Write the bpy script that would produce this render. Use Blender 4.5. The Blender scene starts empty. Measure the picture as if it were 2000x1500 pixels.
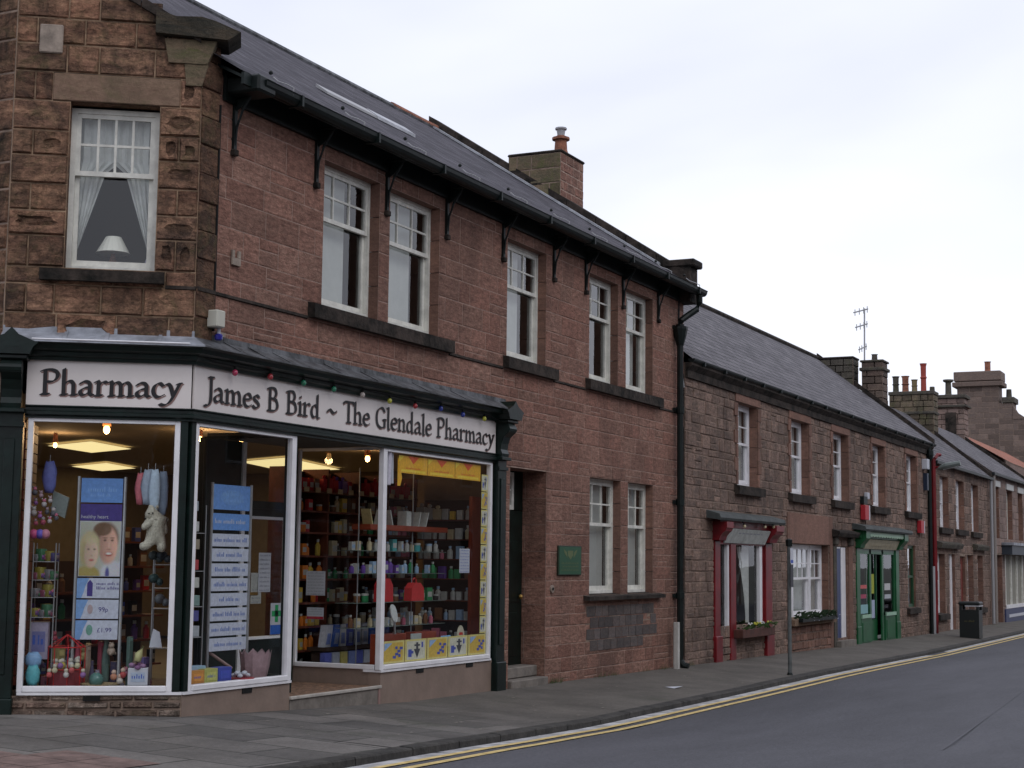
import bpy, bmesh, math, random
from mathutils import Vector, Matrix
sc = bpy.context.scene
C = sc.collection

# ------------------------------------------------------------------ camera
FPX, PITCH, ROLL, YAW, CAMH = 3110.0, .1109, .0116, .4517, 1.6
def cam_dir(x, y, z=1.0):
    cr, sr = math.cos(ROLL), math.sin(ROLL); cp, sp = math.cos(PITCH), math.sin(PITCH)
    X = cr*x + sr*y; Y = -sr*x + cr*y
    f = z*cp + Y*sp; up = z*sp - Y*cp
    return Vector((X*math.sin(YAW) + f*math.cos(YAW), -X*math.cos(YAW) + f*math.sin(YAW), up))
cam = bpy.data.objects.new('camera', bpy.data.cameras.new('camera'))
C.objects.link(cam); sc.camera = cam
ax, ay, az = cam_dir(1, 0, 0), -cam_dir(0, 1, 0), -cam_dir(0, 0, 1)
cam.matrix_world = Matrix(((ax.x, ay.x, az.x, 0), (ax.y, ay.y, az.y, 0), (ax.z, ay.z, az.z, CAMH), (0, 0, 0, 1)))
cam.data.sensor_width = 36; cam.data.lens = FPX/2000*36
cam.data.clip_start = .1; cam.data.clip_end = 3000

# ------------------------------------------------------------------ overcast sky and weak sun
SUN_EL, SUN_AZ = math.radians(48), math.radians(250)
w = bpy.data.worlds.new('World'); sc.world = w; w.use_nodes = True
nt = w.node_tree; N = nt.nodes; L = nt.links; N.clear()
wo = N.new('ShaderNodeOutputWorld'); bg = N.new('ShaderNodeBackground')
sky = N.new('ShaderNodeTexSky'); sky.sky_type = 'NISHITA'; sky.sun_disc = False
sky.sun_elevation = SUN_EL; sky.sun_rotation = SUN_AZ
skm = N.new('ShaderNodeVectorMath'); skm.operation = 'SCALE'; skm.inputs['Scale'].default_value = 1.0
tc = N.new('ShaderNodeTexCoord'); mp = N.new('ShaderNodeMapping'); mp.inputs['Scale'].default_value = (1.0, 1.0, 2.6)
n1 = N.new('ShaderNodeTexNoise'); n1.inputs['Scale'].default_value = 2.0; n1.inputs['Detail'].default_value = 4; n1.inputs['Roughness'].default_value = .5
n1.inputs['Distortion'].default_value = .3
rp = N.new('ShaderNodeValToRGB')
rp.color_ramp.elements[0].position = .38; rp.color_ramp.elements[0].color = (7.7, 8.05, 9.5, 1)
rp.color_ramp.elements[1].position = .62; rp.color_ramp.elements[1].color = (9.6, 9.85, 10.9, 1)
mx = N.new('ShaderNodeMix'); mx.data_type = 'RGBA'; mx.inputs['Factor'].default_value = .95
L.new(tc.outputs['Generated'], mp.inputs['Vector']); L.new(mp.outputs['Vector'], n1.inputs['Vector']); L.new(n1.outputs['Fac'], rp.inputs['Fac'])
L.new(sky.outputs['Color'], skm.inputs[0]); L.new(skm.outputs[0], mx.inputs[6]); L.new(rp.outputs['Color'], mx.inputs[7])
L.new(mx.outputs[2], bg.inputs['Color']); bg.inputs['Strength'].default_value = .1
L.new(bg.outputs[0], wo.inputs['Surface'])
sl = bpy.data.lights.new('sun', 'SUN'); sl.energy = .5; sl.angle = math.radians(25); sl.color = (1, .97, .92)
so = bpy.data.objects.new('sun', sl); C.objects.link(so)
sd = Vector((-.30, -.62, .72)); so.rotation_euler = sd.to_track_quat('Z', 'Y').to_euler(); so.location = (0, -10, 30)
sc.view_settings.view_transform = 'Standard'; sc.view_settings.look = 'None'
sc.view_settings.exposure = .12; sc.view_settings.gamma = 1

# ------------------------------------------------------------------ frames: s along a wall, d out of it, z up
class Frame:
    def __init__(f, o, u): f.o = Vector(o); f.u = Vector(u).normalized(); f.n = Vector((f.u.y, -f.u.x))
    def __call__(f, s, d, z): q = f.o + f.u*s + f.n*d; return (q.x, q.y, z)
YW = 8.61
MAIN = Frame((0, YW), (1, 0))
CHM = Frame((11.3, YW), (.5775, -.8168))       # chamfered corner face, s < 0 to the left
cl = CHM(-1.62, 0, 0)
SIDE = Frame((cl[0], cl[1]), (0, -1))          # side street wall, s < 0 going back
WORLD = Frame((0, 0), (1, 0))
def xy(x, y, z): return (x, y, z)
def at(u, v, fr=MAIN, d=0.0):                  # where a sight line meets a wall plane: (s, z)
    r = cam_dir((u-1000)/FPX, (v-750)/FPX)
    o = fr.o + fr.n*d
    det = r.x*(-fr.u.y) - r.y*(-fr.u.x)
    t = (o.x*(-fr.u.y) - o.y*(-fr.u.x))/det
    return (r.x*t - o.x)*fr.u.x + (r.y*t - o.y)*fr.u.y, CAMH + r.z*t
def lerp(x, pts):
    if x <= pts[0][0]: return pts[0][1]
    for (a, b), (c, d) in zip(pts, pts[1:]):
        if x <= c: return b + (d-b)*(x-a)/(c-a)
    return pts[-1][1]
GZ = [(-30, .55), (8, .34), (11.4, .24), (13.5, .15), (15.3, .08), (19, .05), (23.5, 0), (28.5, -.05), (35, -.13), (44, -.18), (60, -.26), (140, -.6)]
KY = [(-30, 5.6), (4, 5.9), (9.4, 6.08), (10.9, 6.14), (13, 6.31), (14.6, 6.46), (16.5, 6.53), (19.7, 6.6), (25.7, 6.84), (34.2, 6.98), (50.5, 7.2), (70, 7.3), (140, 7.4)]
gz = lambda x: lerp(x, GZ)
ky = lambda x: lerp(x, KY)
def pz(x, y):                                   # pavement height, falling towards the kerb
    k = ky(x); return gz(x) - .1*max(0, min(1, (YW-y)/(YW-k)))

# ------------------------------------------------------------------ materials
MATS = {}
def mat(name, col, rough=.6, metal=0, noise=0, nscale=8, bump=0, bscale=None, spec=.4, emit=None, col2=None, coat=0):
    if name in MATS: return MATS[name]
    m = bpy.data.materials.new(name); m.use_nodes = True; n = m.node_tree.nodes; l = m.node_tree.links
    b = n['Principled BSDF']; b.inputs['Base Color'].default_value = (*col, 1); b.inputs['Roughness'].default_value = rough
    b.inputs['Metallic'].default_value = metal; b.inputs['Specular IOR Level'].default_value = spec
    b.inputs['Coat Weight'].default_value = coat
    if emit: b.inputs['Emission Color'].default_value = (*emit[0], 1); b.inputs['Emission Strength'].default_value = emit[1]
    if noise or bump or col2:
        t = n.new('ShaderNodeTexCoord'); x = n.new('ShaderNodeTexNoise'); x.inputs['Scale'].default_value = nscale; x.inputs['Detail'].default_value = 6
        x.inputs['Roughness'].default_value = .65
        l.new(t.outputs['Object'], x.inputs['Vector'])
        if noise or col2:
            r = n.new('ShaderNodeValToRGB'); r.color_ramp.elements[0].position = .35; r.color_ramp.elements[1].position = .65
            a = [max(0, c*(1-noise)) for c in col]; c2 = col2 or [min(1, c*(1+noise)) for c in col]
            r.color_ramp.elements[0].color = (*a, 1); r.color_ramp.elements[1].color = (*c2, 1)
            l.new(x.outputs['Fac'], r.inputs['Fac']); l.new(r.outputs['Color'], b.inputs['Base Color'])
        if bump:
            y = n.new('ShaderNodeTexNoise'); y.inputs['Scale'].default_value = bscale or nscale*4; y.inputs['Detail'].default_value = 5
            l.new(t.outputs['Object'], y.inputs['Vector'])
            bp = n.new('ShaderNodeBump'); bp.inputs['Strength'].default_value = bump; bp.inputs['Distance'].default_value = .02
            l.new(y.outputs['Fac'], bp.inputs['Height']); l.new(bp.outputs[0], b.inputs['Normal'])
    MATS[name] = m; return m

def stone_mat(name, ca, cb, cc, stain=.5, stain_col=(.035, .03, .028), bumpy=.5, lichen=0, stainscale=.9, streak=6.0, holes=0, mott=.3, bvar=.55, drip=.45):
    """per-block tint (attribute 'tint': r blend, g value, b stain) plus grain, weather stains and pitting"""
    m = bpy.data.materials.new(name); m.use_nodes = True; n = m.node_tree.nodes; l = m.node_tree.links
    b = n['Principled BSDF']; b.inputs['Roughness'].default_value = .88; b.inputs['Specular IOR Level'].default_value = .25
    at_ = n.new('ShaderNodeAttribute'); at_.attribute_name = 'tint'; sp = n.new('ShaderNodeSeparateColor'); l.new(at_.outputs['Color'], sp.inputs[0])
    t = n.new('ShaderNodeTexCoord')
    def noise(scale, det=6, vs=(1, 1, 1), rough=.6, dist=0):
        mpn = n.new('ShaderNodeMapping'); mpn.inputs['Scale'].default_value = vs; l.new(t.outputs['Object'], mpn.inputs['Vector'])
        x = n.new('ShaderNodeTexNoise'); x.inputs['Scale'].default_value = scale; x.inputs['Detail'].default_value = det; x.inputs['Roughness'].default_value = rough
        x.inputs['Distortion'].default_value = dist
        l.new(mpn.outputs[0], x.inputs['Vector']); return x.outputs['Fac']
    def math_(op, a, bb, clamp=False):
        x = n.new('ShaderNodeMath'); x.operation = op; x.use_clamp = clamp
        for i, q in enumerate((a, bb)):
            if isinstance(q, (int, float)): x.inputs[i].default_value = q
            elif q is not None: l.new(q, x.inputs[i])
        return x.outputs[0]
    def mixc(f, a, bb):
        x = n.new('ShaderNodeMix'); x.data_type = 'RGBA'
        if isinstance(f, (int, float)): x.inputs['Factor'].default_value = f
        else: l.new(f, x.inputs['Factor'])
        for i, q in ((6, a), (7, bb)):
            if isinstance(q, tuple): x.inputs[i].default_value = (*q, 1)
            else: l.new(q, x.inputs[i])
        return x.outputs[2]
    def ramp(f, p0, p1):
        x = n.new('ShaderNodeMapRange'); x.inputs['From Min'].default_value = p0; x.inputs['From Max'].default_value = p1; l.new(f, x.inputs['Value']); return x.outputs[0]
    grain = noise(34, 8, (1, 1, 1), .75)
    bed = noise(streak, 5, (.5, .5, 3.5), .65, .4)
    base = mixc(sp.outputs[0], ca, cb)
    base = mixc(ramp(bed, .38, .68), base, cc)
    val = math_('ADD', math_('MULTIPLY', sp.outputs[1], bvar), 1-bvar*.5)
    val = math_('MULTIPLY', val, math_('ADD', math_('MULTIPLY', ramp(grain, .25, .75), .5), .75))
    mo = ramp(noise(13, 6, (.8, .8, 1.5), .8, .3), .30, .70); val = math_('MULTIPLY', val, math_('ADD', math_('MULTIPLY', mo, mott*1.5), 1-mott*.75))
    vm = n.new('ShaderNodeVectorMath'); vm.operation = 'SCALE'; l.new(base, vm.inputs[0]); l.new(val, vm.inputs['Scale'])
    st = math_('MULTIPLY', ramp(noise(stainscale, 6, (1, 1, .55), .7, .5), .46, .66), stain, True)
    st2 = math_('MULTIPLY', ramp(noise(7, 7, (1, 1, 1), .75, 1.0), .42, .7), sp.outputs[2], True)
    stt = math_('MAXIMUM', st, st2)
    st3 = math_('MULTIPLY', ramp(noise(1.0, 6, (2.6, 2.6, .22), .7, .3), .54, .72), drip, True)
    stt = math_('MAXIMUM', stt, st3)
    out = mixc(stt, vm.outputs[0], stain_col)
    if lichen: out = mixc(math_('MULTIPLY', ramp(noise(2.3, 7, (1, 1, 1), .75, 1.5), .52, .66), lichen, True), out, (.10, .105, .04))
    l.new(out, b.inputs['Base Color'])
    hh = math_('ADD', math_('MULTIPLY', grain, .5), math_('MULTIPLY', noise(9, 7, (1, 1, 1.6), .7, .8), 1.0))
    if holes:
        hn = ramp(noise(7, 6, (1, 1, 1.3), .7, .25), .38, .50); hh = math_('ADD', hh, math_('MULTIPLY', hn, holes))
    bp = n.new('ShaderNodeBump'); bp.inputs['Strength'].default_value = bumpy; bp.inputs['Distance'].default_value = .035
    l.new(hh, bp.inputs['Height']); l.new(bp.outputs[0], b.inputs['Normal'])
    MATS[name] = m; return m

RED = stone_mat('red_sandstone', (.278, .136, .100), (.305, .180, .135), (.190, .095, .071), .55, (.078, .048, .038), .7, stainscale=.5, streak=11, mott=.7, bvar=.32)
OLD = stone_mat('weathered_sandstone', (.225, .112, .070), (.15, .085, .060), (.34, .195, .12), 1.0, (.034, .025, .020), .9, lichen=.35, stainscale=1.5, streak=3.2, holes=.5, mott=1.0)
RUB = stone_mat('brown_rubble_stone', (.225, .150, .120), (.155, .112, .094), (.28, .185, .142), .65, (.070, .054, .047), .9, lichen=.12, stainscale=1.1, mott=.7)
DRS = stone_mat('dressed_pink_stone', (.26, .14, .10), (.225, .125, .095), (.19, .105, .08), .35, (.07, .05, .042), .4, stainscale=1.2)
LNT = stone_mat('pale_buff_stone', (.215, .145, .10), (.19, .125, .085), (.17, .105, .075), .6, (.08, .07, .045), .35, lichen=.3, stainscale=1.3)
SOOT = stone_mat('soot_grey_stone', (.085, .078, .078), (.105, .09, .086), (.13, .10, .09), .3, (.03, .028, .028), .4, stainscale=1.2)
BAS = stone_mat('eroded_base_stone', (.30, .20, .15), (.40, .33, .27), (.16, .10, .08), .75, (.035, .03, .022), 1.0, lichen=.35, stainscale=4, holes=1)
FAR = stone_mat('grey_brown_stone', (.225, .160, .138), (.19, .145, .128), (.25, .17, .14), .25, (.09, .07, .06), .4, stainscale=.4)
MORT = mat('lime_mortar', (.33, .235, .19), .95, noise=.35, nscale=6, bump=.4, bscale=40)
MORT3 = mat('tan_mortar', (.27, .185, .12), .95, noise=.5, nscale=5, bump=.4, bscale=40)
MORT2 = mat('grey_mortar', (.24, .175, .135), .95, noise=.35, nscale=6, bump=.4, bscale=40)
DARKSTONE = mat('blackened_stone', (.022, .021, .018), .92, noise=.5, nscale=5, bump=.8, bscale=18, col2=(.058, .045, .038), spec=.2)
GREENBLK = mat('dark_green_paint', (.0035, .0105, .0085), .38, noise=.45, nscale=5, bump=.08, spec=.32)
IRON = mat('dark_green_iron', (.0045, .0085, .008), .5, noise=.5, nscale=5, spec=.3)
CANOPY = mat('grey_canopy_felt', (.060, .068, .066), .7, noise=.3, nscale=4)
WHITE = mat('white_gloss_paint', (.77, .76, .78), .35, noise=.08, nscale=4)
WHITEOLD = mat('cream_window_paint', (.66, .65, .59), .5, noise=.16, nscale=7)
SIGNW = mat('pale_pink_signboard', (.72, .665, .64), .5, noise=.06, nscale=1.2, bump=.03)
INK = mat('black_lettering', (.012, .011, .013), .5)
INKSH = mat('brown_letter_shade', (.27, .17, .15), .6)
LEAD = mat('lead_flashing', (.27, .285, .32), .5, noise=.45, nscale=3.5, bump=.25, bscale=9, spec=.6)
LEADD = mat('dark_lead_flashing', (.075, .078, .084), .6, noise=.8, nscale=6, bump=.5, bscale=14, spec=.5)
LEADB = mat('bright_lead', (.36, .37, .40), .4, noise=.3, nscale=5)
RENDER = mat('painted_stall_riser', (.228, .168, .135), .75, noise=.12, nscale=3, bump=.12, bscale=30)
BLACK = mat('black_void', (.006, .006, .006), .9)
STEEL = mat('brushed_steel', (.42, .43, .44), .35, metal=.6, noise=.1)
GREYP = mat('grey_plastic', (.33, .33, .34), .5)
REDP = mat('dark_red_paint', (.155, .006, .010), .4, noise=.3, nscale=3)
GRNP = mat('bright_green_paint', (.008, .092, .030), .4, noise=.25, nscale=3)
BLUED = mat('blue_door_paint', (.015, .035, .13), .4, noise=.2)
CERAM = mat('terracotta', (.25, .10, .06), .8, noise=.4, nscale=9)
BRASS = mat('brass', (.5, .32, .1), .35, metal=1)

def glass_mat(name, tint=(.93, .95, .95), boost=1.0):
    m = bpy.data.materials.new(name); m.use_nodes = True; n = m.node_tree.nodes; l = m.node_tree.links; n.clear()
    o = n.new('ShaderNodeOutputMaterial'); mxs = n.new('ShaderNodeMixShader'); tr = n.new('ShaderNodeBsdfTransparent'); gl = n.new('ShaderNodeBsdfGlossy')
    lw = n.new('ShaderNodeLayerWeight'); lw.inputs['Blend'].default_value = .5
    pw = n.new('ShaderNodeMath'); pw.operation = 'POWER'; pw.inputs[1].default_value = 4.2; l.new(lw.outputs['Facing'], pw.inputs[0])
    fr = n.new('ShaderNodeMath'); fr.operation = 'MULTIPLY_ADD'; fr.inputs[1].default_value = .9; fr.inputs[2].default_value = .045; l.new(pw.outputs[0], fr.inputs[0]); tr.inputs['Color'].default_value = (*tint, 1); gl.inputs['Roughness'].default_value = .01
    mt = n.new('ShaderNodeMath'); mt.operation = 'MULTIPLY'; mt.inputs[1].default_value = boost; mt.use_clamp = True
    t = n.new('ShaderNodeTexCoord'); x = n.new('ShaderNodeTexNoise'); x.inputs['Scale'].default_value = 1.6; bp = n.new('ShaderNodeBump'); bp.inputs['Strength'].default_value = .15
    bp.inputs['Distance'].default_value = .01; l.new(t.outputs['Object'], x.inputs['Vector']); l.new(x.outputs['Fac'], bp.inputs['Height']); l.new(bp.outputs[0], gl.inputs['Normal'])
    l.new(fr.outputs[0], mt.inputs[0]); l.new(mt.outputs[0], mxs.inputs['Fac']); l.new(tr.outputs[0], mxs.inputs[1]); l.new(gl.outputs[0], mxs.inputs[2]); l.new(mxs.outputs[0], o.inputs['Surface'])
    MATS[name] = m; return m
GLASS = glass_mat('window_glass', boost=1.5)
SHOPG = glass_mat('shop_glass', boost=.7)

def slate_mat(name, col, col2, zscale=1.0):
    m = bpy.data.materials.new(name); m.use_nodes = True; n = m.node_tree.nodes; l = m.node_tree.links
    b = n['Principled BSDF']; b.inputs['Roughness'].default_value = .85; b.inputs['Specular IOR Level'].default_value = .22
    uv = n.new('ShaderNodeUVMap'); br = n.new('ShaderNodeTexBrick'); br.inputs['Scale'].default_value = 1
    br.inputs['Brick Width'].default_value = .27; br.inputs['Row Height'].default_value = .2; br.inputs['Mortar Size'].default_value = .012
    br.inputs['Color1'].default_value = (*col, 1); br.inputs['Color2'].default_value = (*col2, 1); br.inputs['Mortar'].default_value = (.015, .015, .017, 1)
    br.inputs['Bias'].default_value = 0; br.inputs['Mortar Smooth'].default_value = .3
    l.new(uv.outputs[0], br.inputs['Vector'])
    x = n.new('ShaderNodeTexNoise'); x.inputs['Scale'].default_value = 1.6; x.inputs['Detail'].default_value = 9; x.inputs['Roughness'].default_value = .85; l.new(uv.outputs[0], x.inputs['Vector'])
    mr = n.new('ShaderNodeMapRange'); mr.inputs['From Min'].default_value = .32; mr.inputs['From Max'].default_value = .68; mr.inputs['To Min'].default_value = .5; mr.inputs['To Max'].default_value = 1.4; l.new(x.outputs['Fac'], mr.inputs['Value'])
    vm = n.new('ShaderNodeVectorMath'); vm.operation = 'SCALE'; l.new(br.outputs['Color'], vm.inputs[0]); l.new(mr.outputs[0], vm.inputs['Scale']); l.new(vm.outputs[0], b.inputs['Base Color'])
    # each slate tilts: saw-tooth height down the slope
    sx = n.new('ShaderNodeSeparateXYZ'); l.new(uv.outputs[0], sx.inputs[0])
    md = n.new('ShaderNodeMath'); md.operation = 'FRACT'; dv = n.new('ShaderNodeMath'); dv.operation = 'DIVIDE'; dv.inputs[1].default_value = .2
    l.new(sx.outputs['Y'], dv.inputs[0]); l.new(dv.outputs[0], md.inputs[0])
    ad = n.new('ShaderNodeMath'); ad.operation = 'MULTIPLY_ADD'; l.new(br.outputs['Fac'], ad.inputs[0]); ad.inputs[1].default_value = -.6
    inv = n.new('ShaderNodeMath'); inv.operation = 'SUBTRACT'; inv.inputs[0].default_value = 1; l.new(md.outputs[0], inv.inputs[1]); l.new(inv.outputs[0], ad.inputs[2])
    bp = n.new('ShaderNodeBump'); bp.inputs['Strength'].default_value = .9; bp.inputs['Distance'].default_value = .02
    l.new(ad.outputs[0], bp.inputs['Height']); l.new(bp.outputs[0], b.inputs['Normal'])
    MATS[name] = m; return m
SLATE = slate_mat('purple_grey_slate', (.045, .041, .053), (.095, .087, .104))
SLATE2 = slate_mat('grey_slate', (.105, .098, .108), (.165, .155, .166))
PANTILE = mat('orange_pantile', (.27, .095, .055), .8, noise=.35, nscale=2, bump=.6, bscale=8)

# ------------------------------------------------------------------ mesh builder
class MB:
    def __init__(m): m.v = []; m.f = []; m.mi = []; m.mats = []; m.tint = []; m.uv = []; m.any_t = False; m.any_uv = False
    def mid(m, material):
        if material not in m.mats: m.mats.append(material)
        return m.mats.index(material)
    def face(m, pts, material, tint=None, uv=None):
        i = len(m.v); m.v += [tuple(p) for p in pts]; m.f.append(tuple(range(i, i+len(pts)))); m.mi.append(m.mid(material))
        m.tint.append(tint or (.5, .5, 0)); m.uv.append(uv)
        if uv: m.any_uv = True
    def mesh(m, vs, fs, material, tint=None):
        i = len(m.v); m.v += [tuple(p) for p in vs]
        for f in fs: m.f.append(tuple(i+k for k in f)); m.mi.append(m.mid(material)); m.tint.append(tint or (.5, .5, 0)); m.uv.append(None)
    def box(m, fr, s0, s1, d0, d1, z0, z1, material, tint=None, bev=0):
        P = fr if callable(fr) else xy
        s0, s1 = sorted((s0, s1)); d0, d1 = sorted((d0, d1)); z0, z1 = sorted((z0, z1))
        if bev and min(s1-s0, d1-d0, z1-z0) > 2.2*bev:
            vs = []; idx = {}
            for a in (0, 1):
                for b in (0, 1):
                    for c in (0, 1):
                        for k in range(3):
                            e = [(s0, s1)[a], (d0, d1)[b], (z0, z1)[c]]; sg = [1-2*a, 1-2*b, 1-2*c]
                            for j in range(3):
                                if j != k: e[j] += sg[j]*bev
                            idx[(a, b, c, k)] = len(vs); vs.append(P(*e))
            fs = []
            for k in range(3):
                o = [j for j in range(3) if j != k]
                for side in (0, 1):
                    q = []
                    for p, r in ((0, 0), (1, 0), (1, 1), (0, 1)):
                        t = [0, 0, 0]; t[k] = side; t[o[0]] = p; t[o[1]] = r; q.append(idx[(*t, k)])
                    fs.append(q)
                for p in (0, 1):
                    for r in (0, 1):
                        t0 = [0, 0, 0]; t0[o[0]] = p; t0[o[1]] = r; t1 = list(t0); t1[k] = 1
                        fs.append([idx[(*t0, o[0])], idx[(*t1, o[0])], idx[(*t1, o[1])], idx[(*t0, o[1])]])
            for a in (0, 1):
                for b in (0, 1):
                    for c in (0, 1): fs.append([idx[(a, b, c, 0)], idx[(a, b, c, 1)], idx[(a, b, c, 2)]])
            m.mesh(vs, fs, material, tint); return m
        vs = [P(s, d, z) for z in (z0, z1) for d in (d0, d1) for s in (s0, s1)]
        m.mesh(vs, [(0, 1, 3, 2), (4, 6, 7, 5), (0, 4, 5, 1), (2, 3, 7, 6), (0, 2, 6, 4), (1, 5, 7, 3)], material, tint); return m
    def prism(m, fr, poly, a0, a1, material, axis='s', tint=None):
        """poly in the two other axes, swept along one: axis 's' -> (d,z), 'd' -> (s,z), 'z' -> (s,d)"""
        P = fr if callable(fr) else xy
        def q(t, p): return {'s': (t, p[0], p[1]), 'd': (p[0], t, p[1]), 'z': (p[0], p[1], t)}[axis]
        n = len(poly); vs = [P(*q(a0, p)) for p in poly] + [P(*q(a1, p)) for p in poly]
        m.mesh(vs, [tuple(range(n)), tuple(range(2*n-1, n-1, -1))] + [(i, (i+1) % n, n+(i+1) % n, n+i) for i in range(n)], material, tint); return m
    def tube(m, pts, r, material, n=8, r2=None, cap=True):
        pts = [Vector(p) for p in pts]; rings = []; K = len(pts); vs = []
        for i, p in enumerate(pts):
            t = (pts[min(i+1, K-1)] - pts[max(i-1, 0)]).normalized()
            a = t.cross(Vector((0, 0, 1)) if abs(t.z) < .9 else Vector((1, 0, 0))).normalized(); b = t.cross(a)
            rr = r if r2 is None else r + (r2-r)*i/(K-1)
            if isinstance(r, (list, tuple)): rr = r[i]
            vs += [p + a*math.cos(2*math.pi*k/n)*rr + b*math.sin(2*math.pi*k/n)*rr for k in range(n)]
        fs = [(i*n+k, i*n+(k+1) % n, (i+1)*n+(k+1) % n, (i+1)*n+k) for i in range(K-1) for k in range(n)]
        if cap: fs += [tuple(range(n-1, -1, -1)), tuple((K-1)*n+k for k in range(n))]
        m.mesh(vs, fs, material); return m
    def lathe(m, c, prof, material, n=12):
        vs = []; K = len(prof)
        for r, z in prof: vs += [(c[0]+r*math.cos(2*math.pi*k/n), c[1]+r*math.sin(2*math.pi*k/n), c[2]+z) for k in range(n)]
        fs = [(i*n+k, i*n+(k+1) % n, (i+1)*n+(k+1) % n, (i+1)*n+k) for i in range(K-1) for k in range(n)]
        fs += [tuple(range(n-1, -1, -1)), tuple((K-1)*n+k for k in range(n))]
        m.mesh(vs, fs, material); return m
    def ball(m, c, r, material, sq=(1, 1, 1), n=10):
        vs = []; fs = []; R = n//2+1
        for i in range(R+1):
            a = math.pi*i/R
            for k in range(n):
                b = 2*math.pi*k/n; vs.append((c[0]+r*sq[0]*math.sin(a)*math.cos(b), c[1]+r*sq[1]*math.sin(a)*math.sin(b), c[2]+r*sq[2]*math.cos(a)))
        for i in range(R):
            for k in range(n): fs.append((i*n+k, i*n+(k+1) % n, (i+1)*n+(k+1) % n, (i+1)*n+k))
        m.mesh(vs, fs, material); return m
    def build(m, name, parent=None, smooth=False):
        me = bpy.data.meshes.new(name); me.from_pydata(m.v, [], m.f)
        for mt_ in m.mats: me.materials.append(mt_)
        me.polygons.foreach_set('material_index', m.mi)
        ca = me.color_attributes.new('tint', 'FLOAT_COLOR', 'CORNER'); arr = []
        for f, t in zip(m.f, m.tint): arr += [t[0], t[1], t[2], 1]*len(f)
        ca.data.foreach_set('color', arr)
        if m.any_uv:
            uv = me.uv_layers.new(name='UVMap'); k = 0
            for f, u in zip(m.f, m.uv):
                for j in range(len(f)): uv.data[k].uv = u[j] if u else (0, 0); k += 1
        me.update(); me.validate(clean_customdata=False)
        bm = bmesh.new(); bm.from_mesh(me); bmesh.ops.recalc_face_normals(bm, faces=bm.faces); bm.to_mesh(me); bm.free()
        if smooth: me.polygons.foreach_set('use_smooth', [True]*len(me.polygons))
        o = bpy.data.objects.new(name, me); C.objects.link(o)
        if parent:
            o.parent = parent
            q = parent; loc = Vector()
            while q: loc += q.location; q = q.parent
            me.transform(Matrix.Translation(-loc))
        return o

def thing(name, label, cat, loc, group=None):
    o = bpy.data.objects.new(name, None); C.objects.link(o); o.location = loc; o.empty_display_size = .2
    o['label'] = label; o['category'] = cat
    if group: o['group'] = group
    return o
def tag(o, label, cat, group=None):
    o['label'] = label; o['category'] = cat
    if group: o['group'] = group
    return o
def struct(o): o['kind'] = 'structure'; return o

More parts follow.
